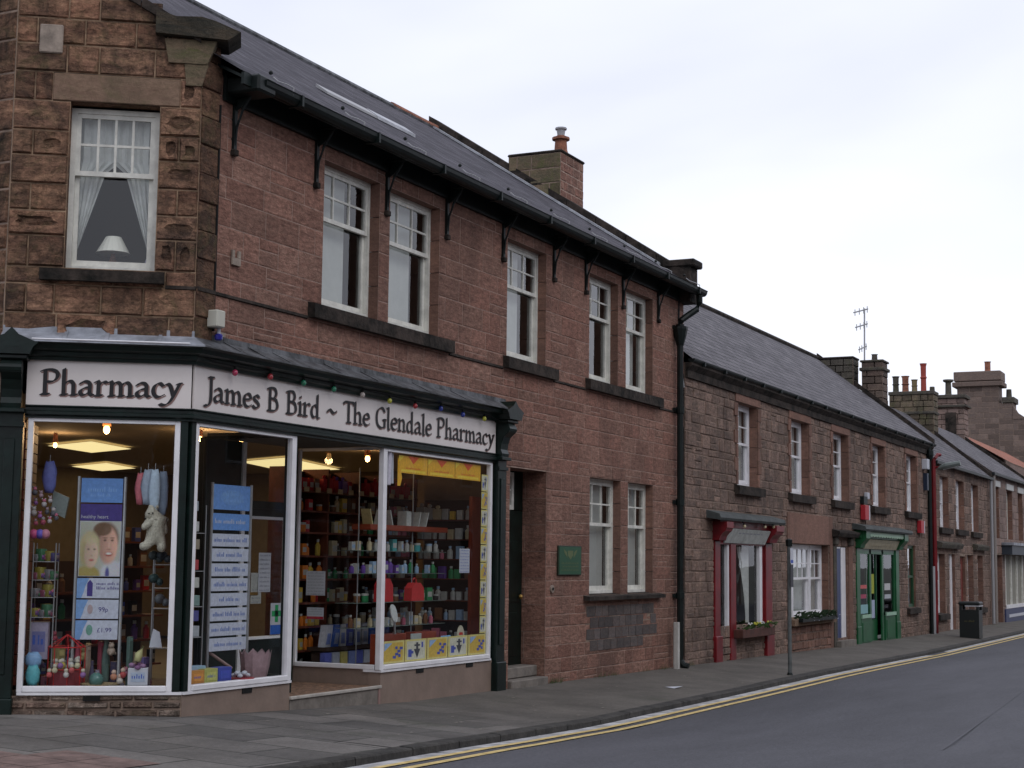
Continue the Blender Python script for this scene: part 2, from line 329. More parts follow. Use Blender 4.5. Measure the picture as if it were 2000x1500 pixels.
# ------------------------------------------------------------------ coursed stone walls
def stone_wall(mb, fr, s0, s1, z0, z1, ops, rnd, m_stone, m_mort, ch=.27, bl=(.28, .75), marks=(), top=None, gap=.009, proud=(.004, .014),
               stain=(.0, .25), snap=True, darkp=.0, vary=.0, split=0, quoins=(), erode=0):
    """a mortar sheet with openings and proud, individually sized and tinted blocks laid in courses over it"""
    ss = sorted({s0, s1, *[o[0] for o in ops if s0 < o[0] < s1], *[o[1] for o in ops if s0 < o[1] < s1]})
    zs = sorted({z0, z1, *[o[2] for o in ops if z0 < o[2] < z1], *[o[3] for o in ops if z0 < o[3] < z1]})
    inop = lambda s, z: any(o[0] < s < o[1] and o[2] < z < o[3] for o in ops)
    for a, b in zip(ss, ss[1:]):
        for c, d in zip(zs, zs[1:]):
            if inop((a+b)/2, (c+d)/2): continue
            if top and d > top(a) - .02:
                za, zb = min(d, top(a)), min(d, top(b))
                if max(za, zb) <= c: continue
                mb.face([fr(a, 0, c), fr(b, 0, c), fr(b, 0, max(c, zb)), fr(a, 0, max(c, za))], m_mort)
            else: mb.face([fr(a, 0, c), fr(b, 0, c), fr(b, 0, d), fr(a, 0, d)], m_mort)
    keys = sorted({z0, z1, *[z for z in marks if z0 < z < z1]})
    rows = []
    for a, b in zip(keys, keys[1:]):
        k = max(1, round((b-a)/ch)); cuts = [a+(b-a)*i/k for i in range(k+1)]
        for i in range(1, k): cuts[i] += rnd.uniform(-vary, vary)*ch
        rows += list(zip(cuts, cuts[1:]))
    for ri, (a, b) in enumerate(rows):
        zc = (a+b)/2
        cuts = []; segs = [(s0, s1)]
        for o in ops:
            if o[2] < zc < o[3]:
                ns = []
                for (p, q) in segs:
                    if o[1] <= p or o[0] >= q: ns.append((p, q)); continue
                    if o[0] > p: ns.append((p, o[0]))
                    if o[1] < q: ns.append((o[1], q))
                segs = ns
        for p, q in segs:
            x = p; first = True
            while x < q - .01:
                wd = rnd.uniform(*bl)
                if first: wd = (bl[0] if ri % 2 else bl[1])*.8; first = False
                e = x + wd
                if q - e < bl[0]*.7: e = q
                subs = [(x, e, a, b)]
                if split and e-x > .3 and rnd.random() < split:
                    mz = a + (b-a)*rnd.uniform(.4, .6); subs = [(x, e, a, mz), (x, e, mz, b)]
                for (xa, xb, za, zb) in subs:
                    if top and zb > max(top(xa), top(xb)) - .02:
                        if za > min(top(xa), top(xb)) - .12: continue
                        ta, tb = min(zb, top(xa)-.02), min(zb, top(xb)-.02)
                    else: ta = tb = zb
                    g = gap; d = rnd.uniform(*proud); t = (rnd.random(), rnd.random(), rnd.uniform(*stain) if rnd.random() > darkp else rnd.uniform(.55, .95))
                    h = min(.012, (zb-za)*.2)
                    A = [(xa+g, za+g), (xb-g, za+g), (xb-g, tb-g), (xa+g, ta-g)]
                    B = [(A[0][0]+h, A[0][1]+h), (A[1][0]-h, A[1][1]+h), (A[2][0]-h, A[2][1]-h), (A[3][0]+h, A[3][1]-h)]
                    B = [(u+rnd.uniform(-.003, .003), v+rnd.uniform(-.003, .003)) for u, v in B]
                    if erode and min(xb-xa, tb-za) > .14 and rnd.random() < (erode(xa) if callable(erode) else erode):
                        K = 12; cx, cz = (xa+xb)/2+rnd.uniform(-.02, .02), (za+tb)/2+rnd.uniform(-.015, .015); hx, hz = (B[1][0]-B[0][0])/2, (B[2][1]-B[1][1])/2; R = []; I = []; J = []
                        fx, fz = rnd.uniform(.55, .85), rnd.uniform(.5, .8)
                        for qq in range(K):
                            an = 2*math.pi*(qq+.5)/K; c_, s_ = math.cos(an), math.sin(an); e_ = 1/max(abs(c_), abs(s_)); R.append(((xa+xb)/2+hx*c_*e_, (za+tb)/2+hz*s_*e_))
                            w1 = rnd.uniform(.72, 1.12); I.append((cx+hx*fx*c_*w1*min(e_, 1.15), cz+hz*fz*s_*w1*min(e_, 1.15))); J.append((cx+(I[-1][0]-cx)*.78, cz+(I[-1][1]-cz)*.74))
                        vs = [fr(s, .001, z) for s, z in A] + [fr(s, d, z) for s, z in B] + [fr(s, d, z) for s, z in R] + [fr(s, d-.002, z) for s, z in I] + [fr(s, max(.002, d-rnd.uniform(.012, .03)), z) for s, z in J]
                        mb.mesh(vs, [(0, 1, 5, 4), (1, 2, 6, 5), (2, 3, 7, 6), (3, 0, 4, 7)] + [(8+qq, 8+(qq+1) % K, 8+K+(qq+1) % K, 8+K+qq) for qq in range(K)], m_stone, (t[0], min(1.2, t[1]+.25), t[2]*.3))
                        for qq, cnr in ((1, 6), (4, 7), (7, 4), (10, 5)): mb.face([vs[8+qq], vs[8+(qq+1) % K], vs[cnr]], m_stone, (t[0], t[1], t[2]*.3))
                        n0 = 8+K
                        mb.mesh(vs[n0:], [(qq, (qq+1) % K, K+(qq+1) % K, K+qq) for qq in range(K)] + [tuple(range(K, 2*K))], m_stone, (t[0], -.15, .6))
                        continue
                    vs = [fr(s, .001, z) for s, z in A] + [fr(s, d+rnd.uniform(-.002, .002), z) for s, z in B]
                    mb.mesh(vs, [(4, 5, 6, 7), (0, 1, 5, 4), (1, 2, 6, 5), (2, 3, 7, 6), (3, 0, 4, 7)], m_stone, t)
                x = e
def reveals(par, fr, o, depth, m, tint=(.5, .35, .1)):
    a, b, c, d = o; mb = MB()
    n = max(1, round((d-c)/.36))
    for i in range(n):
        za, zb = c+(d-c)*i/n, c+(d-c)*(i+1)/n; t = (random.random(), random.random()*.8, random.uniform(0, .35))
        mb.face([fr(b, 0, za+.004), fr(b, -depth, za+.004), fr(b, -depth, zb-.004), fr(b, 0, zb-.004)], m, t)
        mb.face([fr(a, 0, za), fr(a, 0, zb), fr(a, -depth, zb), fr(a, -depth, za)], m, t)
    mb.face([fr(a, 0, d), fr(b, 0, d), fr(b, -depth, d), fr(a, -depth, d)], m, tint)
    mb.face([fr(a, 0, c), fr(a, -depth, c), fr(b, -depth, c), fr(b, 0, c)], m, tint)
    return mb.build('window_reveal', par)

# ------------------------------------------------------------------ windows
CURT = mat('net_curtain', (.60, .61, .59), .9, noise=.12, nscale=5)
BLIND = mat('grey_vertical_blind', (.46, .47, .44), .8, noise=.07, nscale=3)
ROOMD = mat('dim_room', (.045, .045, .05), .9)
def sash(parent, fr, a, b, z0, z1, rec, nx=3, ny=2, rail=.5, paint=None, cover=.62, style='blind', bars=True, fw=.055, light=(1,)):
    """box sash window: part 'window' with glass and curtain as sub-parts"""
    paint = paint or WHITEOLD
    F = MB(); d = -rec
    F.box(fr, a, a+fw, d-.09, d, z0, z1, paint); F.box(fr, b-fw, b, d-.09, d, z0, z1, paint)
    F.box(fr, a+fw, b-fw, d-.09, d, z1-fw, z1, paint); F.box(fr, a+fw, b-fw, d-.09, d+.012, z0, z0+fw*.9, paint)
    zr = z0 + (z1-z0)*rail; ia, ib = a+fw, b-fw
    # upper sash (outer)
    st = .04
    F.box(fr, ia, ia+st, d-.045, d-.012, zr+.02, z1-fw, paint); F.box(fr, ib-st, ib, d-.045, d-.012, zr+.02, z1-fw, paint)
    F.box(fr, ia, ib, d-.048, d-.008, zr-.022, zr+.022, paint); F.box(fr, ia+st, ib-st, d-.045, d-.012, z1-fw-st, z1-fw, paint)
    # lower sash (inner)
    F.box(fr, ia, ia+st, d-.085, d-.05, z0+fw*.9, zr-.022, paint); F.box(fr, ib-st, ib, d-.085, d-.05, z0+fw*.9, zr-.022, paint)
    F.box(fr, ia+st, ib-st, d-.085, d-.05, z0+fw*.9, z0+fw*.9+.06, paint)
    if bars:
        ua, ub, uz0, uz1 = ia+st, ib-st, zr+.022, z1-fw-st
        for i in range(1, nx): x = ua+(ub-ua)*i/nx; F.box(fr, x-.011, x+.011, d-.04, d-.016, uz0, uz1, paint)
        for j in range(1, ny): z = uz0+(uz1-uz0)*j/ny; F.box(fr, ua, ub, d-.038, d-.018, z-.011, z+.011, paint)
    w_ = F.build('window', parent)
    G = MB(); G.face([fr(ia, d-.03, zr), fr(ib, d-.03, zr), fr(ib, d-.03, z1-fw), fr(ia, d-.03, z1-fw)], GLASS)
    G.face([fr(ia, d-.068, z0+fw), fr(ib, d-.068, z0+fw), fr(ib, d-.068, zr), fr(ia, d-.068, zr)], GLASS); G.build('pane', w_)
    K = MB()
    if style == 'blind':
        n = max(5, int((ib-ia)*cover/.07))
        for i in range(n):
            x0 = ia + (ib-ia)*cover*i/n; x1 = ia + (ib-ia)*cover*(i+.94)/n
            K.face([fr(x0, d-.15, z0), fr(x1, d-.135, z0), fr(x1, d-.135, z1), fr(x0, d-.15, z1)], BLIND)
        K.build('blind', w_)
    elif style == 'net':
        n = 26; pts = []
        for i in range(n+1): x = ia+(ib-ia)*cover*i/n; pts.append((x, d-.15-.02*math.sin(i*2.1)))
        for (x0, e0), (x1, e1) in zip(pts, pts[1:]): K.face([fr(x0, e0, z0), fr(x1, e1, z0), fr(x1, e1, z1), fr(x0, e0, z1)], CURT)
        K.build('curtain', w_)
    return w_
def sill(parent, fr, a, b, z0, z1, proj=.09, m=None, name='sill'):
    S = MB(); S.prism(fr, [(-.12, z0+.01), (proj, z0), (proj, z1-.02), (-.12, z1+.02)], a, b, m or DARKSTONE); return S.build(name, parent)

def roof_quad(mb, pts, m, s_dir=0):
    """slope polygon with slate UVs (metres along eaves, metres up slope)"""
    p0 = Vector(pts[0]); e = (Vector(pts[1])-p0).normalized(); nrm = e.cross(Vector(pts[-1])-p0).normalized(); up = nrm.cross(e)
    mb.face(pts, m, uv=[((Vector(p)-p0).dot(e), (Vector(p)-p0).dot(up)) for p in pts])

# ================================================================== ground, pavement, road
def strip(name, material, y0f, y1f, zf, xs, nn=1):
    m = MB()
    for a, b in zip(xs, xs[1:]):
        for k in range(nn):
            def pt(x, t): y = y0f(x)+(y1f(x)-y0f(x))*t; return (x, y, zf(x, y))
            m.face([pt(a, k/nn), pt(b, k/nn), pt(b, (k+1)/nn), pt(a, (k+1)/nn)], material)
    return struct(m.build(name))
def paving_mat():
    m = bpy.data.materials.new('paving_slabs'); m.use_nodes = True; n = m.node_tree.nodes; l = m.node_tree.links
    b = n['Principled BSDF']; b.inputs['Roughness'].default_value = .8; b.inputs['Specular IOR Level'].default_value = .3
    t = n.new('ShaderNodeTexCoord'); br = n.new('ShaderNodeTexBrick'); br.inputs['Scale'].default_value = 1; br.inputs['Brick Width'].default_value = .9; br.inputs['Row Height'].default_value = .6
    br.inputs['Mortar Size'].default_value = .018; br.inputs['Mortar Smooth'].default_value = .5; br.inputs['Color1'].default_value = (.095, .089, .083, 1); br.inputs['Color2'].default_value = (.165, .152, .140, 1); br.inputs['Mortar'].default_value = (.055, .053, .048, 1)
    mp_ = n.new('ShaderNodeMapping'); mp_.inputs['Rotation'].default_value = (0, 0, math.radians(90)); l.new(t.outputs['Object'], mp_.inputs['Vector']); l.new(mp_.outputs[0], br.inputs['Vector'])
    def noise(s, d=7, r=.7):
        x = n.new('ShaderNodeTexNoise'); x.inputs['Scale'].default_value = s; x.inputs['Detail'].default_value = d; x.inputs['Roughness'].default_value = r; l.new(t.outputs['Object'], x.inputs['Vector']); return x.outputs['Fac']
    # the slabs give way to tarmac along the street
    sx = n.new('ShaderNodeSeparateXYZ'); l.new(t.outputs['Object'], sx.inputs[0]); mr = n.new('ShaderNodeMapRange'); mr.inputs['From Min'].default_value = 13; mr.inputs['From Max'].default_value = 16; l.new(sx.outputs['X'], mr.inputs['Value'])
    mx_ = n.new('ShaderNodeMix'); mx_.data_type = 'RGBA'; l.new(mr.outputs[0], mx_.inputs['Factor']); l.new(br.outputs['Color'], mx_.inputs[6]); mx_.inputs[7].default_value = (.112, .101, .088, 1)
    g = n.new('ShaderNodeMapRange'); g.inputs['From Min'].default_value = .3; g.inputs['From Max'].default_value = .7; g.inputs['To Min'].default_value = .62; g.inputs['To Max'].default_value = 1.25; l.new(noise(1.1), g.inputs['Value'])
    g2 = n.new('ShaderNodeMapRange'); g2.inputs['From Min'].default_value = .25; g2.inputs['From Max'].default_value = .75; g2.inputs['To Min'].default_value = .6; g2.inputs['To Max'].default_value = 1.45; l.new(noise(28, 6, .9), g2.inputs['Value'])
    mu = n.new('ShaderNodeMath'); mu.operation = 'MULTIPLY'; l.new(g.outputs[0], mu.inputs[0]); l.new(g2.outputs[0], mu.inputs[1])
    vm = n.new('ShaderNodeVectorMath'); vm.operation = 'SCALE'; l.new(mx_.outputs[2], vm.inputs[0]); l.new(mu.outputs[0], vm.inputs['Scale'])
    ms = n.new('ShaderNodeMapRange'); ms.inputs['From Min'].default_value = .56; ms.inputs['From Max'].default_value = .7; ms.inputs['To Max'].default_value = .65; l.new(noise(.9, 7, .8), ms.inputs['Value'])
    m2 = n.new('ShaderNodeMix'); m2.data_type = 'RGBA'; l.new(ms.outputs[0], m2.inputs['Factor']); l.new(vm.outputs[0], m2.inputs[6]); m2.inputs[7].default_value = (.06, .065, .045, 1); l.new(m2.outputs[2], b.inputs['Base Color'])
    bp = n.new('ShaderNodeBump'); bp.inputs['Strength'].default_value = .5; bp.inputs['Distance'].default_value = .015
    l.new(vm.outputs[0], bp.inputs['Height']); l.new(bp.outputs[0], b.inputs['Normal']); return m
def asphalt_mat():
    m = bpy.data.materials.new('asphalt'); m.use_nodes = True; n = m.node_tree.nodes; l = m.node_tree.links
    b = n['Principled BSDF']; b.inputs['Roughness'].default_value = .82; b.inputs['Specular IOR Level'].default_value = .3
    t = n.new('ShaderNodeTexCoord')
    def noise(s, d=7, r=.7, vs=(1, 1, 1)):
        q = n.new('ShaderNodeMapping'); q.inputs['Scale'].default_value = vs; l.new(t.outputs['Object'], q.inputs['Vector'])
        x = n.new('ShaderNodeTexNoise'); x.inputs['Scale'].default_value = s; x.inputs['Detail'].default_value = d; x.inputs['Roughness'].default_value = r; l.new(q.outputs[0], x.inputs['Vector']); return x.outputs['Fac']
    a = n.new('ShaderNodeMapRange'); a.inputs['From Min'].default_value = .3; a.inputs['From Max'].default_value = .7; a.inputs['To Min'].default_value = .72; a.inputs['To Max'].default_value = 1.2; l.new(noise(.6, 7, .75, (.2, 1, 1)), a.inputs['Value'])
    c = n.new('ShaderNodeMapRange'); c.inputs['From Min'].default_value = .25; c.inputs['From Max'].default_value = .75; c.inputs['To Min'].default_value = .4; c.inputs['To Max'].default_value = 1.65; g = noise(34, 6, .9); l.new(g, c.inputs['Value'])
    mu = n.new('ShaderNodeMath'); mu.operation = 'MULTIPLY'; l.new(a.outputs[0], mu.inputs[0]); l.new(c.outputs[0], mu.inputs[1])
    vm = n.new('ShaderNodeVectorMath'); vm.operation = 'SCALE'; vm.inputs[0].default_value = (.084, .084, .095); l.new(mu.outputs[0], vm.inputs['Scale']); l.new(vm.outputs[0], b.inputs['Base Color'])
    bp = n.new('ShaderNodeBump'); bp.inputs['Strength'].default_value = .45; bp.inputs['Distance'].default_value = .012; l.new(g, bp.inputs['Height']); l.new(bp.outputs[0], b.inputs['Normal']); return m
PAVE, ASPH = paving_mat(), asphalt_mat()
KERBM = mat('kerb_stone', (.040, .037, .033), .85, noise=.45, nscale=5, bump=.5, bscale=25)
CHAN = mat('pale_gutter_channel', (.40, .395, .40), .8, noise=.45, nscale=4, bump=.3, bscale=25)
YEL = mat('worn_yellow_paint', (.56, .41, .15), .7, noise=.2, nscale=9, bump=.2, bscale=50, col2=(.76, .58, .25))
GRD = mat('bare_ground', (.10, .10, .085), .95, noise=.3, nscale=.2)
xs = [-30, -10, 0, 4, 8, 9.4, 10.9, 11.4, 13, 13.5, 14.6, 15.3, 16.5, 19, 19.7, 23.5, 25.7, 28.5, 34.2, 40, 44, 50.5, 60, 70, 100, 140]
rz = lambda x: pz(x, ky(x)) - .065
g = MB(); g.face([(-900, -900, -1.2), (1600, -900, -1.2), (1600, 1500, -1.2), (-900, 1500, -1.2)], GRD); struct(g.build('ground'))
strip('pavement', PAVE, lambda x: ky(x)+.13, lambda x: max(YW, ky(x))+.35, pz, [x for x in xs if x >= 10.9], 5)
m = MB(); bx = [x for x in xs if x <= 10.9]      # around the corner
for a, b in zip(bx, bx[1:]):
    for k in range(40):
        f = lambda x, t: (x, ky(x)+.13+(26-ky(x))*t*t, gz(x)-.1+.1*min(1, (26-ky(x))*t*t/2.2))
        m.face([f(a, k/40), f(b, k/40), f(b, (k+1)/40), f(a, (k+1)/40)], PAVE)
struct(m.build('corner_pavement'))
m = MB(); kx = []; x = -12.0                      # kerb, one stone after another
while x < 120: kx.append(x); x += .92
for a, b in zip(kx, kx[1:]):
    dz = random.uniform(-.003, .003); p = []
    b -= .012
    for q in (a, b): p.append([(q, ky(q), rz(q)-.05), (q, ky(q)+.002, rz(q)+.055+dz), (q, ky(q)+.014, pz(q, ky(q))+dz+.003), (q, ky(q)+.135, pz(q, ky(q)+.13)+dz+.003)])
    for i in range(3): m.face([p[0][i], p[1][i], p[1][i+1], p[0][i+1]], KERBM)
struct(m.build('kerb'))
strip('road', ASPH, lambda x: ky(x)+.06, lambda x: -9.5+0*x, lambda x, y: rz(x) + .05*math.sin(min(1, max(0, (ky(x)-y)/8))*math.pi), xs, 10)
off = lambda o: (lambda x: ky(x)-o)
rzz = lambda h: (lambda x, y: rz(x) + .05*math.sin(min(1, max(0, (ky(x)-y)/8))*math.pi) + h)
fx = [-30+i*1.0 for i in range(171)]
strip('gutter_channel', CHAN, off(.0), off(.15), rzz(.004), fx)
strip('road_marking', YEL, off(.165), off(.245), rzz(.008), fx)
strip('road_marking', YEL, off(.365), off(.45), rzz(.008), fx)
m = MB()                                          # tarmac joint seen at the lower right
JO = mat('tarmac_joint', (.100, .100, .112), .9)
pp = [(14.5, 2.78), (18, 3.02), (22, 3.28), (30, 3.8), (44, 4.7)]
for (a, b), (c, d) in zip(pp, pp[1:]): m.face([(a, b, rzz(.004)(a, b)), (c, d, rzz(.004)(c, d)), (c, d+.014, rzz(.004)(c, d)), (a, b+.014, rzz(.004)(a, b))], JO)
struct(m.build('road_joint'))

m = MB(); PINKP = mat('pink_tactile_paving', (.17, .115, .10), .85, noise=.3, nscale=6, bump=.4, bscale=30); r_ = random.Random(5)
for i in range(4):
    for j in range(3):
        x0, y0 = 7.02+i*.405, 6.72+j*.405
        if i+j > 4: continue
        f_ = lambda x, y: (x, y, gz(x) - .1 + .1*min(1, max(0, (y-ky(x)-.13)/2.2)) + .006)
        m.face([f_(x0, y0), f_(x0+.395, y0), f_(x0+.395, y0+.395), f_(x0, y0+.395)], PINKP)
struct(m.build('tactile_paving'))
m = MB(); SPK = mat('pavement_litter_speck', (.24, .22, .18), .9, noise=.5, nscale=20)
for k in range(150):
    x = r_.uniform(11, 40); y = ky(x)+.2+r_.random()*(YW-ky(x)-.35); q = pz(x, y)+.008; e = r_.uniform(.008, .028); a = r_.uniform(0, 3)
    m.face([(x+e*math.cos(a+t)*r_.uniform(.6, 1.2), y+e*math.sin(a+t)*r_.uniform(.6, 1.2), q) for t in (0, 1.2, 2.5, 3.8, 5)], SPK if k % 3 else GRD)
o = m.build('pavement_specks'); o['kind'] = 'stuff'

# ================================================================== long red sandstone building
rnd = random.Random(7)
XA, XB = 11.3, 24.05
bld = thing('sandstone_building', 'long two-storey red sandstone building with paired white sash windows above the corner shop', 'building', (17.6, YW, .05))
UP = [(13.35, 14.45), (14.67, 15.8), (17.58, 18.74), (20.19, 21.25), (21.56, 22.66)]
DN = [(20.24, 21.38), (21.66, 22.68)]
DOOR = (17.72, 18.8, .02, 2.76)
ops = [(a, b, 4.13, 5.62) for a, b in UP] + [(a, b, 1.15, 2.77) for a, b in DN] + [DOOR, (XA, 17.6, -.3, 3.42)]
m = MB()
stone_wall(m, MAIN, XA, XB, -.3, 6.0, ops, rnd, RED, MORT, ch=.215, bl=(.2, .62), marks=(0, .35, 1.15, 2.77, 3.42, 3.96, 4.13, 5.3, 5.62), proud=(.002, .008), gap=.004, stain=(0, .22), vary=.18, split=.2)
m.build('wall', bld)
for o in [(a, b, 4.13, 5.62) for a, b in UP] + [(a, b, 1.15, 2.77) for a, b in DN]: reveals(bld, MAIN, o, .12, DRS)
# closed body behind the front
SHELL = mat('plain_rear_wall', (.2, .15, .13), .9)
m = MB()
m.box(xy, XA+.4, XB-.01, 17.6, 17.9, -.3, 6, SHELL); m.prism(xy, [(YW+.3, -.3), (17.9, -.3), (17.9, 6), (13.06, 9.0), (YW+.3, 6.05)], XB-.3, XB-.005, SHELL, 's')
m.build('rear_wall', bld)
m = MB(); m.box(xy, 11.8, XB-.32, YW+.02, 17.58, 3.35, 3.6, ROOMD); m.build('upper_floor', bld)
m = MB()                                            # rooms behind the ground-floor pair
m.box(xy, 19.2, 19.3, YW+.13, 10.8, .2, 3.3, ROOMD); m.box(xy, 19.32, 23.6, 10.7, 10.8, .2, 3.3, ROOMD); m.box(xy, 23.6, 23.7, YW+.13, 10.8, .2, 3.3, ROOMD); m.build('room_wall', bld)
for i, (a, b) in enumerate(UP):
    sash(bld, MAIN, a-.02, b+.02, 4.14, 5.63, .12, nx=3, rail=.62, cover=(.74, .80, .72, .30, .86)[i], light=(1,))
for a, b in DN: sash(bld, MAIN, a-.02, b+.02, 1.16, 2.78, .12, nx=3, rail=.6, cover=.97)
sill(bld, MAIN, 13.1, 16.05, 3.97, 4.13, .09); sill(bld, MAIN, 17.47, 18.98, 3.97, 4.13, .09); sill(bld, MAIN, 20.05, 22.92, 3.97, 4.13, .09)
sill(bld, MAIN, 20.03, 22.98, 1.08, 1.15, .10)
for a, b in ((11.56, 13.09), (16.06, 17.46), (18.99, 20.04), (22.93, 23.95)):
    m = MB(); m.prism(MAIN, [(0, 3.95), (.022, 3.958), (.016, 3.985), (0, 3.99)], a, b, DARKSTONE); m.build('string_course', bld)
m = MB()                                            # sooty masonry patch beneath the ground window
m.face([MAIN(20.12, .0035, .40), MAIN(22.72, .0035, .40), MAIN(22.72, .0035, 1.01), MAIN(20.12, .0035, 1.01)], MORT2)
for r in range(4):
    x = 20.14 + (.12 if r % 2 else 0)
    while x < 22.7 - .25*(r > 2):
        wd = rnd.uniform(.2, .32); z = 1.0 - r*.155
        if rnd.random() < .93: m.box(MAIN, x, x+wd-.014, .004, .0105, z-.142, z, SOOT, (rnd.random(), rnd.random(), rnd.random()*.5), bev=.002)
        x += wd
m.build('blackened_stone_patch', bld)
# roof: slope of .65 from the gutter, stone skew on the far gable
RS = .65; Y0, Z0 = 8.33, 5.985
rz_ = lambda y: Z0 + RS*(y-Y0)
roof = MB(); ch_ = lambda y: 11.3 - .5775*(y-YW)/.8168
roof_quad(roof, [(11.5, Y0, Z0), (XB, Y0, Z0), (XB, 13.06, rz_(13.06)), (ch_(13.06)+.05, 13.06, rz_(13.06)), (ch_(YW)+.05, YW, rz_(YW))], SLATE)
roof_quad(roof, [(XB, 17.9, 6.0), (8.0, 17.9, 6.0), (8.0, 13.06, rz_(13.06)), (XB, 13.06, rz_(13.06))], SLATE)
rf = roof.build('roof', bld)
m = MB(); m.tube([(8.4, 13.05, rz_(13.05)+.0), (XB-.3, 13.05, rz_(13.05)+.0)], .06, LEADD, n=8); m.tube([(22.2, 13.05, rz_(13.05)+.02), (XB-.3, 13.05, rz_(13.05)+.02)], .062, CERAM, n=8); m.build('ridge', rf)
m = MB(); m.box(xy, 11.5, XB, Y0-.03, Y0+.0, Z0-.13, Z0-.02, IRON); m.prism(xy, [(Y0, Z0-.04), (YW+.05, Z0+.13), (YW+.05, Z0+.10), (Y0, Z0-.07)], 11.5, XB-.01, IRON, 's'); m.build('soffit', rf)
m = MB()                                            # rooflight frames lying in the slates
def onroof(x, y, h=.03): return (x, y, rz_(y)+h)
for (xa, xb, ya, yb) in ((15.7, 17.4, 9.86, 10.02),):
    m.prism(xy, [(ya, rz_(ya)+.01), (yb, rz_(yb)+.01), (yb, rz_(yb)+.06), (ya, rz_(ya)+.05)], xa+.75, xb, LEADB, 's'); m.prism(xy, [(ya, rz_(ya)+.01), (yb, rz_(yb)+.01), (yb, rz_(yb)+.05), (ya, rz_(ya)+.04)], xa-.4, xa+.74, GREYP, 's')
m.build('rooflight', rf)
sk = MB()                                           # raised skew (gable coping) and its lead
for i in range(9):
    ya, yb = 8.45+i*.53, 8.45+(i+1)*.53-.012
    sk.prism(xy, [(ya, rz_(ya)-.1), (yb, rz_(yb)-.1), (yb, rz_(yb)+.17), (ya, rz_(ya)+.17)], XB-.28, XB+.1, DARKSTONE, 's')
sk.box(xy, XB-.3, XB+.12, 8.32, 8.82, 6.32, 6.44, DARKSTONE, bev=.02); sk.box(xy, XB-.27, XB+.08, 8.40, 8.78, 5.75, 6.32, DARKSTONE)
sk.build('skew_coping', rf)
m = MB(); m.prism(xy, [(8.9, rz_(8.9)+.012), (13.0, rz_(13.0)+.012), (13.0, rz_(13.0)+.05), (8.9, rz_(8.9)+.05)], XB-.52, XB-.285, LEADB, 's'); m.build('lead_soaker', rf)
MOSS = stone_mat('mossy_chimney_stone', (.14, .11, .065), (.11, .095, .06), (.17, .12, .08), .5, (.045, .05, .03), .6, lichen=.95, stainscale=2)
chim = MB(); stone_wall(chim, Frame((23.78, 11.65), (0, -1)), 0, .97, 7.4, 8.42, [], rnd, MOSS, MORT2, ch=.26, bl=(.2, .5))
stone_wall(chim, Frame((23.78, 10.68), (1, 0)), 0, .95, 7.0, 8.42, [], rnd, RED, MORT, ch=.15, bl=(.16, .3))
chim.box(xy, 23.79, 24.72, 10.69, 11.64, 6.9, 8.42, RED); chim.box(xy, 23.76, 24.75, 10.65, 11.67, 8.42, 8.47, DARKSTONE, bev=.02)
ch0 = chim.build('chimney', bld)
m = MB(); m.lathe((24.05, 10.8, 8.47), [(.13, 0), (.11, .06), (.10, .22), (.15, .23), (.15, .27), (.09, .28), (.08, .30)], CERAM, 12)
m.lathe((24.05, 10.8, 8.77), [(.06, 0), (.075, .1), (.1, .11), (.1, .14)], GREYP, 10); m.build('chimney_pot', ch0)
# gutter with stays, brackets, downpipe
m = MB(); n_ = 7; gc = (8.27, 5.93)
prof = [(gc[0]+.07*math.cos(math.pi*(1+i/n_)), gc[1]+.08*math.sin(math.pi*(1+i/n_))) for i in range(n_+1)] + [(gc[0]+.078, gc[1]+.012), (gc[0]-.078, gc[1]+.012)]
m.prism(xy, prof, 11.72, XB+.0, IRON, 's')
for i in range(9): x = 12.3+i*1.42; m.box(xy, x-.016, x+.016, gc[0]-.082, gc[0]+.082, gc[1]-.088, gc[1]+.016, IRON)
gut = m.build('gutter', bld)
for i in range(10):
    x = 12.15+i*1.28; m = MB(); z = gc[1]
    m.tube([(x, 8.21, z-.02), (x, 8.2, z+.05), (x-.01, 8.27, z+.09), (x-.02, 8.36, rz_(8.36)+.05), (x-.02, 8.42, rz_(8.42)+.06)], .007, GREYP, n=6); m.ball((x-.02, 8.45, rz_(8.45)+.09), .022, IRON, n=6); m.build('gutter_stay', gut)
m = MB(); m.box(xy, 11.62, 11.9, 8.22, 8.62, 5.82, 5.98, IRON, bev=.02); m.build('gutter_end_box', gut)
BRK = [11.78, 13.17, 14.57, 15.94, 17.42, 18.95, 20.02, 21.4, 22.86]
for x in BRK:
    m = MB(); m.box(MAIN, x-.022, x+.022, .0, .035, 5.34, 5.95, IRON); m.box(MAIN, x-.035, x+.035, 0, .055, 5.28, 5.34, DARKSTONE, bev=.008)
    m.tube([MAIN(x, .03, 5.38), MAIN(x, .045, 5.55), MAIN(x, .10, 5.70), MAIN(x, .20, 5.84)], .013, IRON, n=6)
    m.tube([MAIN(x, .0, 5.88), MAIN(x, .32, 5.88)], .014, IRON, n=6)
    m.prism(MAIN, [(.03, 5.70), (.10, 5.74), (.22, 5.86), (.03, 5.88)], x-.006, x+.006, IRON); m.build('eaves_bracket', bld)
m = MB(); m.box(MAIN, XA+.3, XB-.3, .002, .045, 5.76, 6.0, IRON); m.build('eaves_shade_board', bld)  # dark board added on the wall to deepen the shade under the eaves
m = MB(); px_ = 23.62
m.tube([(23.85, 8.27, 5.85), (23.86, 8.27, 5.74), (23.84, 8.31, 5.62), (23.74, 8.42, 5.52), (px_, 8.50, 5.42), (px_, 8.51, 5.3)], .052, IRON, n=10)
m.tube([(px_, 8.51, 5.3), (px_, 8.51, .06)], .052, IRON, n=10)
